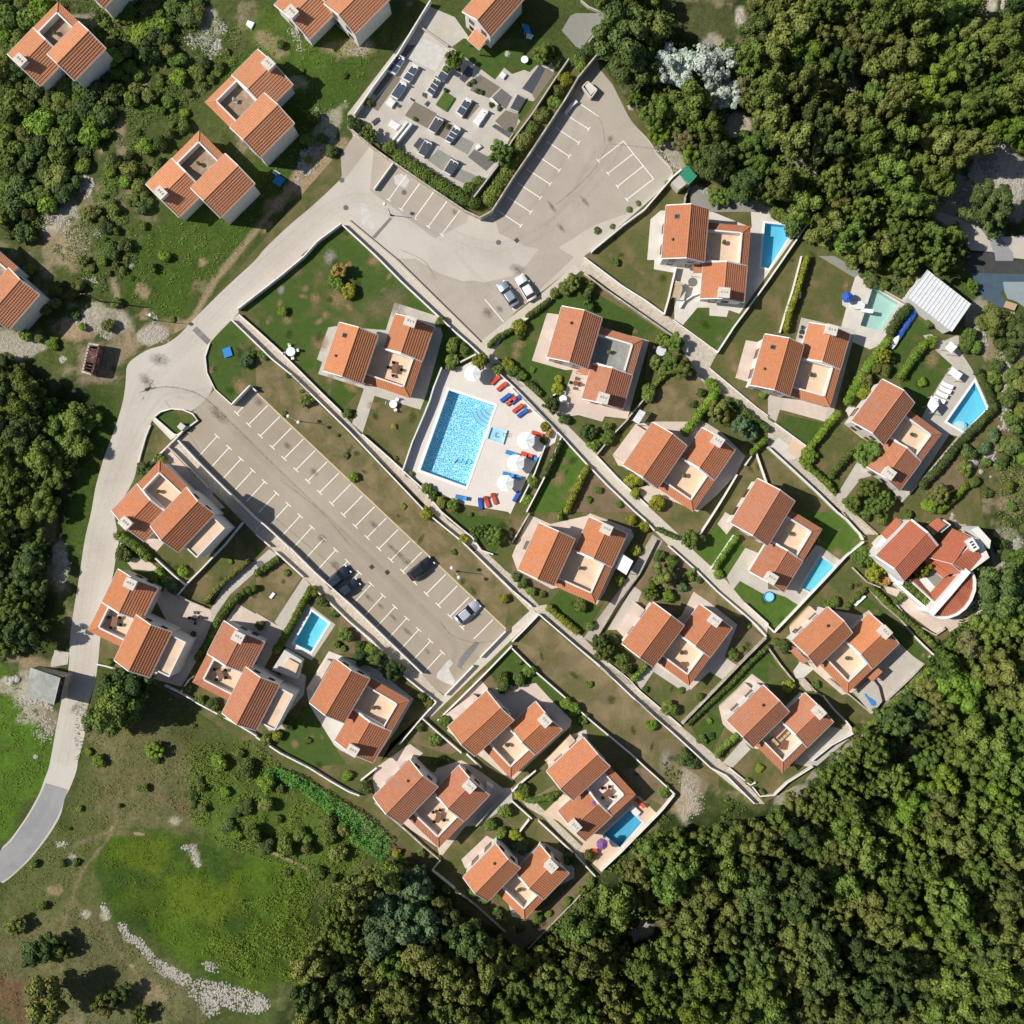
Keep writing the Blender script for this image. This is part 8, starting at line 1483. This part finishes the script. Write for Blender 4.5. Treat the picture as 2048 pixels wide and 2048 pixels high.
for a, b4, hh, lab in (((570, 705), (440, 870), 1.1, 'left of the twin grey slab walls in the lower part of the cemetery'), ((610, 720), (480, 885), 1.1, 'right of the twin grey slab walls in the lower part of the cemetery')):
    o = strip_wall('grave_wall', [dq(*a), dq(*b4)], .35, 0, hh, 'marble'); tag(o, lab, 'wall')
for i, q in enumerate(((1180, 335), (1140, 365), (1215, 425), (1255, 440), (930, 420), (640, 680), (945, 745), (1420, 580), (1515, 780), (1345, 550))):
    p = dq(*q); shrub(p[0], p[1], 5.5, 'leaf_dark', 'tiny dark flower bush between the graves', name='grave_plant', hs=.8, cat='plant')

# ------------------------------------------------------------------ cars
def car(px, py, ux, uy, L, W, paint, gl, label, style='suv'):
    x, y = G((px, py), .6); root = empty('car', (x, y, z_at(px, py)), math.atan2(-uy, ux)); tag(root, label, 'car')
    Hs = 1.62 if style == 'suv' else 1.46; hood = .98 if style == 'suv' else .86
    st = [(-.5, .74, .58, .82), (-.485, .88, .36, .95), (-.42, .97, .30, hood + .06), (-.28, 1, .28, hood + .08), (0, 1, .28, hood + .05), (.2, 1, .28, hood + .04), (.33, .99, .28, hood - .05), (.43, .93, .30, hood - .14), (.485, .80, .36, hood - .28), (.5, .62, .5, hood - .42)]
    V = []; F = []; n = 8
    for xs, wf, zl, zt in st:
        w_ = W / 2 * wf; V += [(xs * L, a, b4) for a, b4 in ((-w_ * .86, zl), (-w_, zl + .14), (-w_ * .995, zt - .22), (-w_ * .90, zt - .03), (w_ * .90, zt - .03), (w_ * .995, zt - .22), (w_, zl + .14), (w_ * .86, zl))]
    for i in range(len(st) - 1): F += [(i * n + k, i * n + (k + 1) % n, (i + 1) * n + (k + 1) % n, (i + 1) * n + k) for k in range(n)]
    F += [tuple(range(n))[::-1], tuple(range((len(st) - 1) * n, len(st) * n))]
    MB().add(V, F).build('body', paint, root, True)
    b0, b1, t0, t1 = (-.44, .20, -.36, .05) if style == 'suv' else (-.42, .19, -.28, .02)
    wb, wt = W * .45, W * .36; zb = hood + .01; zt = Hs - .05
    MB().add([(b0 * L, -wb, zb), (b1 * L, -wb, zb), (b1 * L, wb, zb), (b0 * L, wb, zb), (t0 * L, -wt, zt), (t1 * L, -wt, zt), (t1 * L, wt, zt), (t0 * L, wt, zt)],
             [(0, 1, 5, 4), (1, 2, 6, 5), (2, 3, 7, 6), (3, 0, 4, 7)]).build('windows', gl, root)
    MB().add([(t0 * L - .12, -wt, zt - .02), (t0 * L * .5, -wt - .03, zt), (t1 * L + .08, -wt, zt - .02), (t1 * L + .08, wt, zt - .02), (t0 * L * .5, wt + .03, zt), (t0 * L - .12, wt, zt - .02), (t0 * L, -wt * .8, Hs), (t1 * L, -wt * .8, Hs), (t1 * L, wt * .8, Hs), (t0 * L, wt * .8, Hs)],
             [(0, 1, 2, 7, 6), (2, 3, 8, 7), (3, 4, 5, 9, 8), (5, 0, 6, 9), (6, 7, 8, 9)]).build('roof', paint, root)
    for sx in (-.31, .32):
        for sy in (-1, 1):
            wh = MB().tube([(sx * L, sy * (W / 2 - .22), .33), (sx * L, sy * (W / 2 - .01), .33)], .33, 16).build('wheel', 'dark_metal', root); MB().tube([(sx * L, sy * (W / 2 - .015), .33), (sx * L, sy * (W / 2 + .005), .33)], .2, 10).build('rim', 'gutter', wh)
    for sy in (-1, 1):
        MB().box(.475 * L, sy * W * .33, hood - .26, .18, .34, .12).build('headlight', 'cloth_white', root, bevel=.02); MB().box(-.485 * L, sy * W * .36, .86, .1, .22, .16).build('tail_light', 'cloth_red', root, bevel=.02); MB().box(.14 * L, sy * (W / 2 + .08), hood + .05, .14, .2, .12).build('mirror', paint, root, bevel=.02)
    return root
def paint_mat(name, c, rough=.25, metal=0.0):
    m = bpy.data.materials.new(name); t, b, o = nodes(m); b.inputs['Base Color'].default_value = (*c, 1); b.inputs['Roughness'].default_value = rough; b.inputs['Metallic'].default_value = metal
    b.inputs['Coat Weight'].default_value = .6; b.inputs['Coat Roughness'].default_value = .08; MATS[name] = m
paint_mat('paint_white', (.75, .75, .74)); paint_mat('paint_silver', (.42, .47, .54), .35, .5); paint_mat('paint_navy', (.02, .028, .05)); paint_mat('paint_black', (.014, .016, .022)); paint_mat('paint_pale', (.60, .62, .66), .3, .4)
car(1015.5, 588, -.55, -.83, 4.5, 1.85, 'paint_silver', 'glass_dark', 'silver car, left of the two pale cars parked side by side', 'sedan')
car(1051.5, 575.5, -.50, -.86, 4.6, 1.85, 'paint_white', 'glass_dark', 'white car, right of the two pale cars parked side by side', 'sedan')
car(677, 1154.5, .76, -.65, 4.5, 1.9, 'paint_navy', 'glass_dark', 'dark blue car, larger of the two dark ones parked side by side')
car(699, 1175.5, .80, -.60, 3.7, 1.65, 'paint_navy', 'glass_dark', 'small dark car with a pale rear, parked right beside the larger dark blue car', 'sedan')
car(842, 1137, .78, -.62, 4.8, 1.9, 'paint_black', 'glass_dark', 'black car parked alone on the right side of the lower car park, upper one', 'suv')
car(935, 1224, .76, -.65, 4.7, 1.9, 'paint_pale', 'glass_dark', 'pale silver car parked alone near the lower right end of the lower car park', 'sedan')
# pale open container
P = Zs(2, 0, '530,660 570,620 640,682 596,742'); o = G((sum(p[0] for p in P) / 4, sum(p[1] for p in P) / 4)); root = empty('skip_container', (o.x, o.y, 0)); tag(root, 'pale open-topped container at the narrow upper end of the upper car park', 'container'); P = [G(p, .9) - o for p in P]
for k in range(4): a, b4 = P[k], P[(k + 1) % 4]; n = Vector((-(b4 - a).y, (b4 - a).x)).normalized() * .09; MB().prism([tuple(a + n), tuple(b4 + n), tuple(b4 - n), tuple(a - n)], .15, 1.3).build('side_wall', 'concrete_pale', root)
MB().prism([tuple(p * .95) for p in P], .15, .3).build('floor', 'concrete', root); MB().prism([tuple(P[1] * .9), tuple(P[2] * .9), tuple(P[3] * .75), tuple(P[0].lerp(P[1], .35) * .9)], .3, 1.2).build('load', 'concrete_pale', root)
o = strip_wall('barrier', Zs(2, 0, '405,850 450,790 490,760'), .5, 0, .7, 'marble'); tag(o, 'white metal barrier in the shade of the high stone wall, first parking bay', 'barrier')

# ------------------------------------------------------------------ pool furniture, tables, lamps
def parasol(px, py, rr, cloth, label, h_=2.5, sides=8, name='parasol'):
    x, y = G((px, py), h_); root = empty(name, (x, y, z_at(px, py)), .35); tag(root, label, 'parasol')
    for k in range(sides):
        a0, a1 = 2 * math.pi * k / sides, 2 * math.pi * (k + 1) / sides; am = (a0 + a1) / 2
        q = MB().add([(0, 0, h_ + .45), (rr * math.cos(a0), rr * math.sin(a0), h_), (rr * .93 * math.cos(am), rr * .93 * math.sin(am), h_ - .03), (rr * math.cos(a1), rr * math.sin(a1), h_), (rr * math.cos(a0), rr * math.sin(a0), h_ - .16), (rr * .93 * math.cos(am), rr * .93 * math.sin(am), h_ - .19), (rr * math.cos(a1), rr * math.sin(a1), h_ - .16),
                  (rr * .5 * math.cos(am), rr * .5 * math.sin(am), h_ + .17)], [(0, 1, 7), (1, 2, 7), (2, 3, 7), (3, 0, 7), (1, 4, 5, 2), (2, 5, 6, 3)]); q.build('canopy_panel', cloth, root)
    MB().tube([(0, 0, 0), (0, 0, h_ + .55)], .035, 8).build('pole', 'metal_white', root); MB().lathe([(.32, 0), (.32, .1), (.06, .14), (.05, .3)], 12).build('base', 'concrete', root); return root
for px, py, r, lab in ((*z(1, 1, 1635, 888), 1.38, 'topmost white parasol of the shared pool, beside the yellow bush'), (*z(2, 1, 105, 1393), 1.48, 'white parasol beside the orange yellow bush, second from the top on the shared pool deck'), (*z(2, 1, 28, 1562), 1.45, 'white parasol right of the children\'s pool, third from the top on the deck'), (*z(1, 1, 1882, 1715), 1.4, 'lowest white parasol of the shared pool deck')):
    parasol(px, py, r, 'cloth_white', lab)
parasol(*z(2, 3, 680, 575), .95, 'cloth_purple', 'purple parasol on the terrace beside the deep blue corner pool'); parasol(*z(2, 3, 622, 272), .55, 'cloth_purple', 'small purple parasol on the roof edge beside the pink roof terrace', 5.0)
parasol(*z(3, 1, 600, 310), .95, 'cloth_blue', 'folded blue and white parasol beside the mint green pool', 1.9, 5)
def lounger(px, py, deg, cloth, label, name='sun_lounger'):
    x, y = G((px, py), .4); root = empty(name, (x, y, z_at(px, py)), math.radians(deg)); tag(root, label, 'sun lounger')
    MB().box(0, 0, .30, 1.9, .66, .07).build('frame', 'metal_white' if cloth == 'cloth_white' else 'dark_metal', root); MB().box(-.28, 0, .37, 1.28, .62, .09).build('cushion', cloth, root, bevel=.03)
    b_ = MB().add([(.38, -.31, .36), (.38, .31, .36), (.98, .31, .72), (.98, -.31, .72), (.36, -.31, .44), (.36, .31, .44), (.94, .31, .80), (.94, -.31, .80)], [(0, 1, 2, 3), (7, 6, 5, 4), (0, 4, 5, 1), (1, 5, 6, 2), (2, 6, 7, 3), (3, 7, 4, 0)]); b_.build('backrest', cloth, root)
    for a in (-.85, .85):
        for b4 in (-.28, .28): MB().box(a, b4, .14, .05, .05, .28).build('leg', 'metal_white' if cloth == 'cloth_white' else 'dark_metal', root)
for c, r, x, y, dg, cl, lab in ((1, 1, 1805, 935, 45, 'cloth_red', 'bright red sun lounger nearest the topmost parasol'), (1, 1, 1855, 985, 40, 'cloth_red', 'second red sun lounger below the topmost parasol'), (1, 1, 1882, 1070, 38, 'cloth_blue', 'blue sun lounger under the two red ones on the upper pool edge'), (1, 1, 1925, 1095, 38, 'cloth_red', 'dark red sun lounger beside the upper blue one'), (2, 1, 25, 1085, 38, 'cloth_blue', 'blue sun lounger left of the red pair by the footpath wall'),
     (2, 1, 42, 1150, 38, 'cloth_red', 'red sun lounger of the pair by the footpath wall'), (2, 1, 78, 1185, 38, 'cloth_blue', 'blue sun lounger of the pair by the footpath wall'), (2, 1, 190, 1343, -18, 'cloth_red', 'red sun lounger reaching out from under the second parasol'), (2, 1, 110, 1500, -18, 'cloth_red', 'dark red sun lounger above the third parasol'), (2, 1, 150, 1522, -18, 'cloth_sky', 'light blue sun lounger right of the third parasol'), (2, 1, -5, 1490, -18, 'cloth_sky', 'light blue sun lounger behind the third parasol'),
     (2, 1, 25, 1668, -10, 'cloth_sky', 'light blue sun lounger above the lowest parasol'), (2, 1, 35, 1815, 60, 'cloth_blue', 'blue sun lounger right below the lowest parasol'), (1, 1, 1905, 1650, -15, 'cloth_sky', 'light blue sun lounger half under the lowest parasol'), (1, 1, 1548, 1822, -12, 'cloth_sky', 'light blue sun lounger below the large pool'), (1, 1, 1692, 1868, 95, 'cloth_blue', 'blue sun lounger, left of the three in a row at the bottom of the deck'),
     (1, 1, 1742, 1855, 110, 'cloth_red', 'red sun lounger, middle of the three in a row at the bottom of the deck'), (1, 1, 1797, 1832, 110, 'cloth_red', 'red sun lounger, right of the three in a row at the bottom of the deck'), (3, 1, 1350, 975, -28, 'cloth_white', 'white sun lounger beside the kite-shaped pool, upper of four'), (3, 1, 1335, 1010, -28, 'cloth_white', 'white sun lounger beside the kite-shaped pool, second of four'), (3, 1, 1310, 1045, -28, 'cloth_white', 'white sun lounger beside the kite-shaped pool, third of four'), (3, 1, 1290, 1085, -28, 'cloth_white', 'white sun lounger beside the kite-shaped pool, lowest of four'),
     (2, 3, 965, 262, -40, 'cloth_red', 'red padded daybed above the deep blue corner pool'), (3, 1, 745, 412, -10, 'cloth_white', 'white lounger hanging over the edge of the mint green pool')): lounger(*z(c, r, x, y), dg, cl, lab)
def table_set(px, py, rr, m, label, n=4, z0=None, chairs='white'):
    x, y = G((px, py), .7); root = empty('garden_table', (x, y, z_at(px, py) if z0 is None else z0), px % 3); tag(root, label, 'table')
    MB().lathe([(.05, .70), (rr, .70), (rr, .74), (.02, .75)], 18).build('table_top', m, root); MB().lathe([(.3, 0), (.28, .04), (.05, .08), (.05, .7)], 10).build('pedestal', 'dark_metal', root)
    for k in range(n):
        a = 2 * math.pi * k / n + px; r = empty('garden_chair', (x + (rr + .35) * math.cos(a), y + (rr + .35) * math.sin(a), z_at(px, py) if z0 is None else z0), a - math.pi / 2); chair_parts(r, m); r['label'] = ('right', 'upper', 'left', 'lower')[k] + ' chair at the ' + label; r['category'] = 'chair'; r['group'] = 'chairs at the ' + label
for c, r, x, y, rr, m, lab, n in ((1, 1, 262, 722, .75, 'cloth_white', 'round white garden table on the wide dark lawn', 4), (1, 1, 1035, 1118, .65, 'cloth_white', 'round white table on the lawn left of the pool wall', 3), (2, 0, 95, 450, .6, 'cloth_white', 'large round white table on the lawn above the graves', 0), (2, 1, 1125, 715, .85, 'metal_white', 'grey white round table under trees by the grey terrace villa', 3), (2, 1, 385, 1078, .62, 'cloth_white', 'small white table left of the grey terrace villa', 3),
     (2, 1, 480, 960, .45, 'wood_brown', 'red brown table in the yard of the grey terrace villa', 4), (0, 2, 1470, 800, .5, 'dark_metal', 'dark table in the courtyard of the leftmost villa', 4), (0, 2, 1460, 920, .5, 'dark_metal', 'low black table in the courtyard of the leftmost villa', 0), (3, 1, 255, 572, .4, 'dark_metal', 'small dark table left of the villa below the mint pool', 2), (2, 3, 625, 628, .45, 'cloth_red', 'small red table below the purple parasol', 0), (2, 2, 1270, 1132, .45, 'wood_brown', 'round brown table on the roof terrace of the villa above the dry field', 0)):
    table_set(*z(c, r, x, y), rr, m, lab, n, 2.9 if 'roof terrace' in lab else None)
# railings on the walls beside the pool deck, pool cleaner, planters on the terraces
def railing(pts, base, label, hh=1.0):
    P = [G(p) for p in pts]; root = empty('railing', (0, 0, 0)); tag(root, label, 'railing'); q = MB()
    for a, b4 in zip(P[:-1], P[1:]):
        n = max(1, int((b4 - a).length / 1.6))
        for k in range(n + 1): p = a.lerp(b4, k / n); MB().tube([(p.x, p.y, base), (p.x, p.y, base + hh)], .035, 6).build('post', 'dark_metal', root)
        for zz in (.35, .65, 1.0): q.tube([(a.x, a.y, base + zz * hh), (b4.x, b4.y, base + zz * hh)], .025, 5)
    q.build('rail', 'dark_metal', root)
railing(Zs(2, 1, '5,1005 90,1090 170,1168 250,1245 340,1330'), .6, 'dark railing on the low wall between the pool deck and the footpath'); railing(Zs(1, 1, '1740,800 1932,975'), .9, 'dark railing on the wall above the red sun loungers')
railing(Zs(2, 2, '660,1160 730,1220 810,1285'), .9, 'dark railing on the long wall above the dry field, upper piece'); railing(Zs(2, 2, '920,1410 1010,1480 1080,1540 1150,1600'), .9, 'dark railing on the long wall above the dry field, lower piece'); railing(Zs(1, 1, '270,905 330,960 400,1035'), .9, 'dark railing on the wall beside the footpath below the wide dark lawn')
p = z(1, 1, 1512, 1550); xy = G(p); root = empty('pool_cleaner', (*xy, z_at(*p) - .12), .9); tag(root, 'small dark pool cleaner with a looped blue hose floating in the large shared pool', 'pool cleaner')
MB().box(0, 0, .05, .75, .22, .12).build('body', 'dark_metal', root, bevel=.03); MB().tube([(.2 + .55 * math.cos(a) * .8 + .3, -.3 + .42 * math.sin(a), .03) for a in np.linspace(0, 6.0, 16)], .07, 6).build('hose', 'cloth_sky', root); 
rp = random.Random(4)
for h in HOUSES:
    if h.get('single') or h.get('furn') or h['c'][0] < 0: continue
    m_ = ((h['q1'][0] + h['e0'][0]) / 2, (h['q1'][1] + h['e0'][1]) / 2) if h['an'] == 'lo' else ((h['q0'][0] + h['e1'][0]) / 2, (h['q0'][1] + h['e1'][1]) / 2)
    s_ = h['e1'] if h['an'] == 'lo' else h['e0']; f_ = rp.uniform(.30, .42); px, py = m_[0] + (s_[0] - m_[0]) * f_, m_[1] + (s_[1] - m_[1]) * f_
    x, y = G((px, py), 3); zz = 3.5 + h.get('tall', 0) * .8 - .62; root = empty('planter', (x, y, zz), rp.random() * 3); tag(root, 'potted plant' + ' on the roof terrace of ' + h['lm'], 'planter')
    MB().lathe([(.16, 0), (.26, .4), (.3, .42), (.27, .44), (.24, .38)], 12).build('pot', rp.choice(['tiles', 'stone_wall']), root); o = link('plant', shrub_me(0, 'leaf_mid'), root, (0, 0, .3)); o.scale = (.38, .38, .5)
# round tubs
for c, r, x, y, rr, m, lab in ((3, 2, 8, 640, .85, 'cloth_sky', 'round blue paddling pool on the lawn below the narrow aqua pool'), (2, 1, 1365, 195, .75, 'gravel_dark', 'round dark manhole lid in the yard of the topmost villa'), (1, 2, 1640, 270, .6, 'gravel_dark', 'round dark cover beside the footpath under the two full bushes'), (1, 2, 28, 395, .6, 'gravel_dark', 'round dark bush tub at the mouth of the curved lane')):
    p = z(c, r, x, y); xy = G(p, .3); o = empty('paddling_pool' if 'paddling' in lab else 'round_cover', (*xy, z_at(*p))); tag(o, lab, 'paddling pool' if 'paddling' in lab else 'cover')
    if 'paddling' in lab: MB().lathe([(rr, 0), (rr + .06, .2), (rr, .4), (rr - .1, .38), (rr - .12, .25)], 20).build('rim', m, o); MB().lathe([(rr - .1, .27), (rr - .1, .28)], 20).build('water', 'pool_sky', o)
    else: MB().lathe([(rr, 0), (rr, .05), (rr - .06, .07)], 20).build('lid', m, o)
r_ = canopy('paddling_pool', 'small rectangular blue paddling pool on the lawn between the hillside villas', 'paddling pool', 1, 0, [(160, 1315), (220, 1350), (175, 1408), (125, 1372)], .5, 'cloth_sky', False, .5); canopy('mat', 'pale blue mat above the rectangular paddling pool', 'mat', 1, 0, [(135, 1278), (185, 1310), (160, 1335), (118, 1300)], .12, 'pool_white', False, .1)
canopy('tarpaulin', 'blue tarpaulin sheet on the green corner at the road junction', 'tarpaulin', 0, 1, [(1675, 705), (1735, 682), (1755, 750), (1695, 770)], .35, 'cloth_sky', False, .1); canopy('meter_box', 'white service box at the wall of the round green island', 'box', 0, 1, [(1362, 1255), (1400, 1285), (1370, 1320), (1335, 1290)], 1.4, 'concrete_pale', False, 1.4)
for i, (x, y) in enumerate(((1085, 455), (1045, 515), (1000, 585), (955, 650))):
    cl = 'cloth_white' if i == 3 else 'cloth_blue'; p = z(3, 1, x, y); q = G(p, .5); o = empty('rowing_boat', (*q, .05), math.radians(57)); tag(o, ['dark blue covered boat nearest the white metal-roofed building', 'blue covered boat, second of the row along the hedge', 'blue covered boat, third of the row along the hedge', 'white boat at the lower end of the row along the hedge'][i], 'boat')
    hull = MB(); st = [(-1.15, .35, .55), (-.8, .42, .6), (0, .46, .6), (.7, .36, .62), (1.2, .04, .7)]; V = []
    for xs, w_, zt in st: V += [(xs, -w_, zt), (xs, -w_ * .7, .15), (xs, 0, .05), (xs, w_ * .7, .15), (xs, w_, zt)]
    hull.add(V, [(k * 5 + j, k * 5 + j + 1, (k + 1) * 5 + j + 1, (k + 1) * 5 + j) for k in range(4) for j in range(4)] + [(4, 3, 2, 1, 0)]); hull.build('hull', 'paint_white', o)
    MB().add([(xs, s * w_, zt + .02) for xs, w_, zt in st for s in (-1, 1)] + [(xs, 0, zt + .14) for xs, w_, zt in st], [(2 * k, 10 + k, 10 + k + 1, 2 * k + 2) for k in range(4)] + [(10 + k, 2 * k + 1, 2 * k + 3, 11 + k) for k in range(4)]).build('cover', cl, o)
canopy('hot_tub', 'white oval hot tub beside the mint green pool', 'hot tub', 3, 1, [(635, 345), (700, 340), (735, 360), (725, 400), (660, 400), (625, 380)], .6, 'marble', False, .6); canopy('bench', 'white double bench on the lawn strip above the concrete yard villa', 'bench', 3, 2, [(725, 625), (742, 640), (665, 712), (645, 698)], .5, 'cloth_white', False, .4)
canopy('cushion', 'white cushion lying on the dry lawn below the curved lane', 'cushion', 1, 2, [(128, 605), (146, 618), (115, 655), (97, 643)], .3, 'cloth_white', False, .25); canopy('white_block', 'bright white block on the low wall beside the deep blue corner pool', 'block', 2, 3, [(915, 280), (972, 335), (945, 365), (885, 315)], .7, 'marble', False, .7)
canopy('boat_cart', 'white object half hidden in the long narrow hedge', 'cart', 3, 1, [(222, 280), (252, 278), (250, 315), (220, 318)], .8, 'cloth_white', False, .5); canopy('white_crate', 'white crate on the hillside near the top left outcrop', 'crate', 0, 0, [(1870, 152), (1920, 170), (1895, 218), (1855, 185)], .5, 'cloth_white', False, .5)
canopy('patio_bench', 'dark bench on the left terrace of the white awning villa', 'bench', 2, 2, [(108, 215), (132, 222), (108, 285), (80, 280)], .5, 'gravel_dark', False, .1); canopy('side_box', 'white roof box right of the reed band villa', 'box', 1, 3, [(1740, 120), (1790, 150), (1765, 205), (1735, 190)], 2.4, 'concrete_pale', False, 2.4)
canopy('toy_frame', 'blue and white climbing frame on the lawn right of the upper villa', 'play frame', 2, 0, [(75, 175), (125, 190), (150, 260), (95, 240)], 1.4, 'cloth_sky', True, .1); canopy('lawn_chair', 'white plastic chair right below the blue climbing frame', 'chair', 2, 0, [(110, 245), (165, 265), (145, 297), (105, 285)], .45, 'cloth_white', True, .08)
# street lamps, poles
def lamp(px, py, hh, label, double=True, ang=0.6):
    x, y = G((px, py)); root = empty('street_lamp', (x, y, 0), ang); tag(root, label, 'lamp post')
    MB().lathe([(.16, 0), (.14, .5), (.06, .6), (.05, hh)], 10).build('pole', 'dark_metal', root)
    for s in ((-1, 1) if double else (1,)):
        MB().tube([(0, 0, hh - .1), (s * .5, 0, hh + .1), (s * .85, 0, hh + .05)], .03, 6).build('arm', 'metal_white', root); q = MB().lathe([(.02, -.3), (.2, -.22), (.3, 0), (.2, .22), (.02, .3)], 14); q.build('globe', 'cloth_white', root, True, loc=(s * .95, 0, hh + .15))
lamp(*z(1, 1, 320, 1247), 4.2, 'double globe street lamp on the grass strip beside the lower car park, upper one', ang=2.6); lamp(*z(1, 2, 1515, 447), 4.2, 'double globe street lamp on the grass strip beside the lower car park, lower one', ang=2.2)
lamp(*z(0, 1, 1165, 485), 5.0, 'tall single lamp in the white stones above the road junction', False, 0)
lamp(*z(1, 0, 1018, 1625), 4.0, 'dark single lamp at the tip between footpath and upper car park', False, 2.2)
def pole(px, py, hh, label, tilt=None):
    x, y = G((px, py)); root = empty('utility_pole', (x, y, 0)); tag(root, label, 'pole'); MB().lathe([(.14, -.2), (.09, hh)], 8).build('pole', 'bark', root)
    MB().box(0, 0, hh - .4, 1.6, .1, .1).build('crossarm', 'bark', root)
    for k in (-.7, 0, .7): MB().lathe([(.05, 0), (.07, .1), (.03, .18)], 6).build('insulator', 'white_paint', root, loc=(k, 0, hh - .35))
pole(*z(0, 1, 765, 348), 7.5, 'wooden power pole on the green slope with a long shadow across the track')
o = MB().tube([(*G(z(0, 3, -20, 1165)), .5), (*G(z(0, 3, 200, 1212)), .35)], .14, 8).build('fallen_pole', 'grey_roof', None); tag(o, 'pale fallen pole at the left edge of the bottom meadow', 'pole')
o = MB().tube([(*G(z(0, 3, 320, 1340)), .4), (*G(z(0, 3, 350, 1600)), .5)], .14, 8).build('fallen_pole', 'grey_roof', None); tag(o, 'pale fallen pole lying upright in the picture between the bottom left pines', 'pole')
o = MB().tube([(*G(z(0, 3, 490, 1650)), .4), (*G(z(0, 3, 720, 1735)), .4)], .12, 8).build('fallen_pole', 'grey_roof', None); tag(o, 'short pale fallen pole right of the large corner pine', 'pole')
for c, r, x, y, s, lab in ((1, 0, 1118, 1453, 'r', 'round manhole in the cemetery parking bays'), (1, 0, 678, 1568, 'r', 'small round manhole in the road bend'), (2, 0, 35, 1815, 's', 'square drain grate in the upper car park'), (1, 2, 873, 415, 's', 'left square drain grate in the middle of the lower car park'), (1, 2, 990, 455, 's', 'right square drain grate in the middle of the lower car park'), (1, 0, 648, 1360, 'r', 'dark round cover at the edge of the brown bank'), (1, 0, 1830, 1830, 'r', 'small dark drain in the car park bend')):
    p = z(c, r, x, y); q = G(p); o = empty('manhole_cover' if s == 'r' else 'drain_grate', (*q, z_at(*p)), .7); tag(o, lab, 'manhole' if s == 'r' else 'drain')
    if s == 'r': MB().lathe([(.42, 0), (.42, .012), (.36, .014), (.35, .010)], 18).build('lid', 'gravel_dark', o)
    else:
        for k in range(5): MB().box(0, -.28 + k * .14, .012, .66, .08, .02).build('bar', 'dark_metal', o)
# stone steps by the topmost villa, right of the wall
root = empty('stone_steps', (0, 0, 0)); tag(root, 'flight of stone steps between the white wall and the yard of the topmost villa', 'steps')
a, b4 = G(z(2, 1, 1228, 320)), G(z(2, 1, 1262, 205)); d = (b4 - a) / 9; n = Vector((-d.y, d.x)).normalized() * .75
for k in range(9): s0 = a + d * k; MB().prism([tuple(s0 + n), tuple(s0 + d * .98 + n), tuple(s0 + d * .98 - n), tuple(s0 - n)], 0, .1 + .12 * k).build('step', 'concrete', root)

# ------------------------------------------------------------------ last: labels told by the neighbours
def finish():
    by = {}
    for o, desc, px, py in PEND: by.setdefault(desc + ' ' + where(px, py), []).append((o, px, py))
    for lab, L in by.items():
        share = L[0][0].get('share'); b = min(LM, key=lambda l: (l[0] - L[0][1]) ** 2 + (l[1] - L[0][2]) ** 2)
        L.sort(key=lambda q: (q[1] - b[0]) ** 2 + (q[2] - b[1]) ** 2)
        if len(L) == 1: L[0][0]['label'] = lab
        else:
            for i, (o, *_) in enumerate(L): o['label'] = lab + (', nearest' if i == 0 else ', farthest' if i == len(L) - 1 else ', ' + ORD[min(i, 11)].split()[0])
    for o, *_ in PEND:
        if 'share' in o: del o['share']
finish()
print('objects', len(bpy.data.objects), 'trees', len(WOODTREES))

for o in bpy.data.objects:
    if o.get('label') and len(o['label'].split()) > 16: print('LONG', o.name, '|', o['label'])
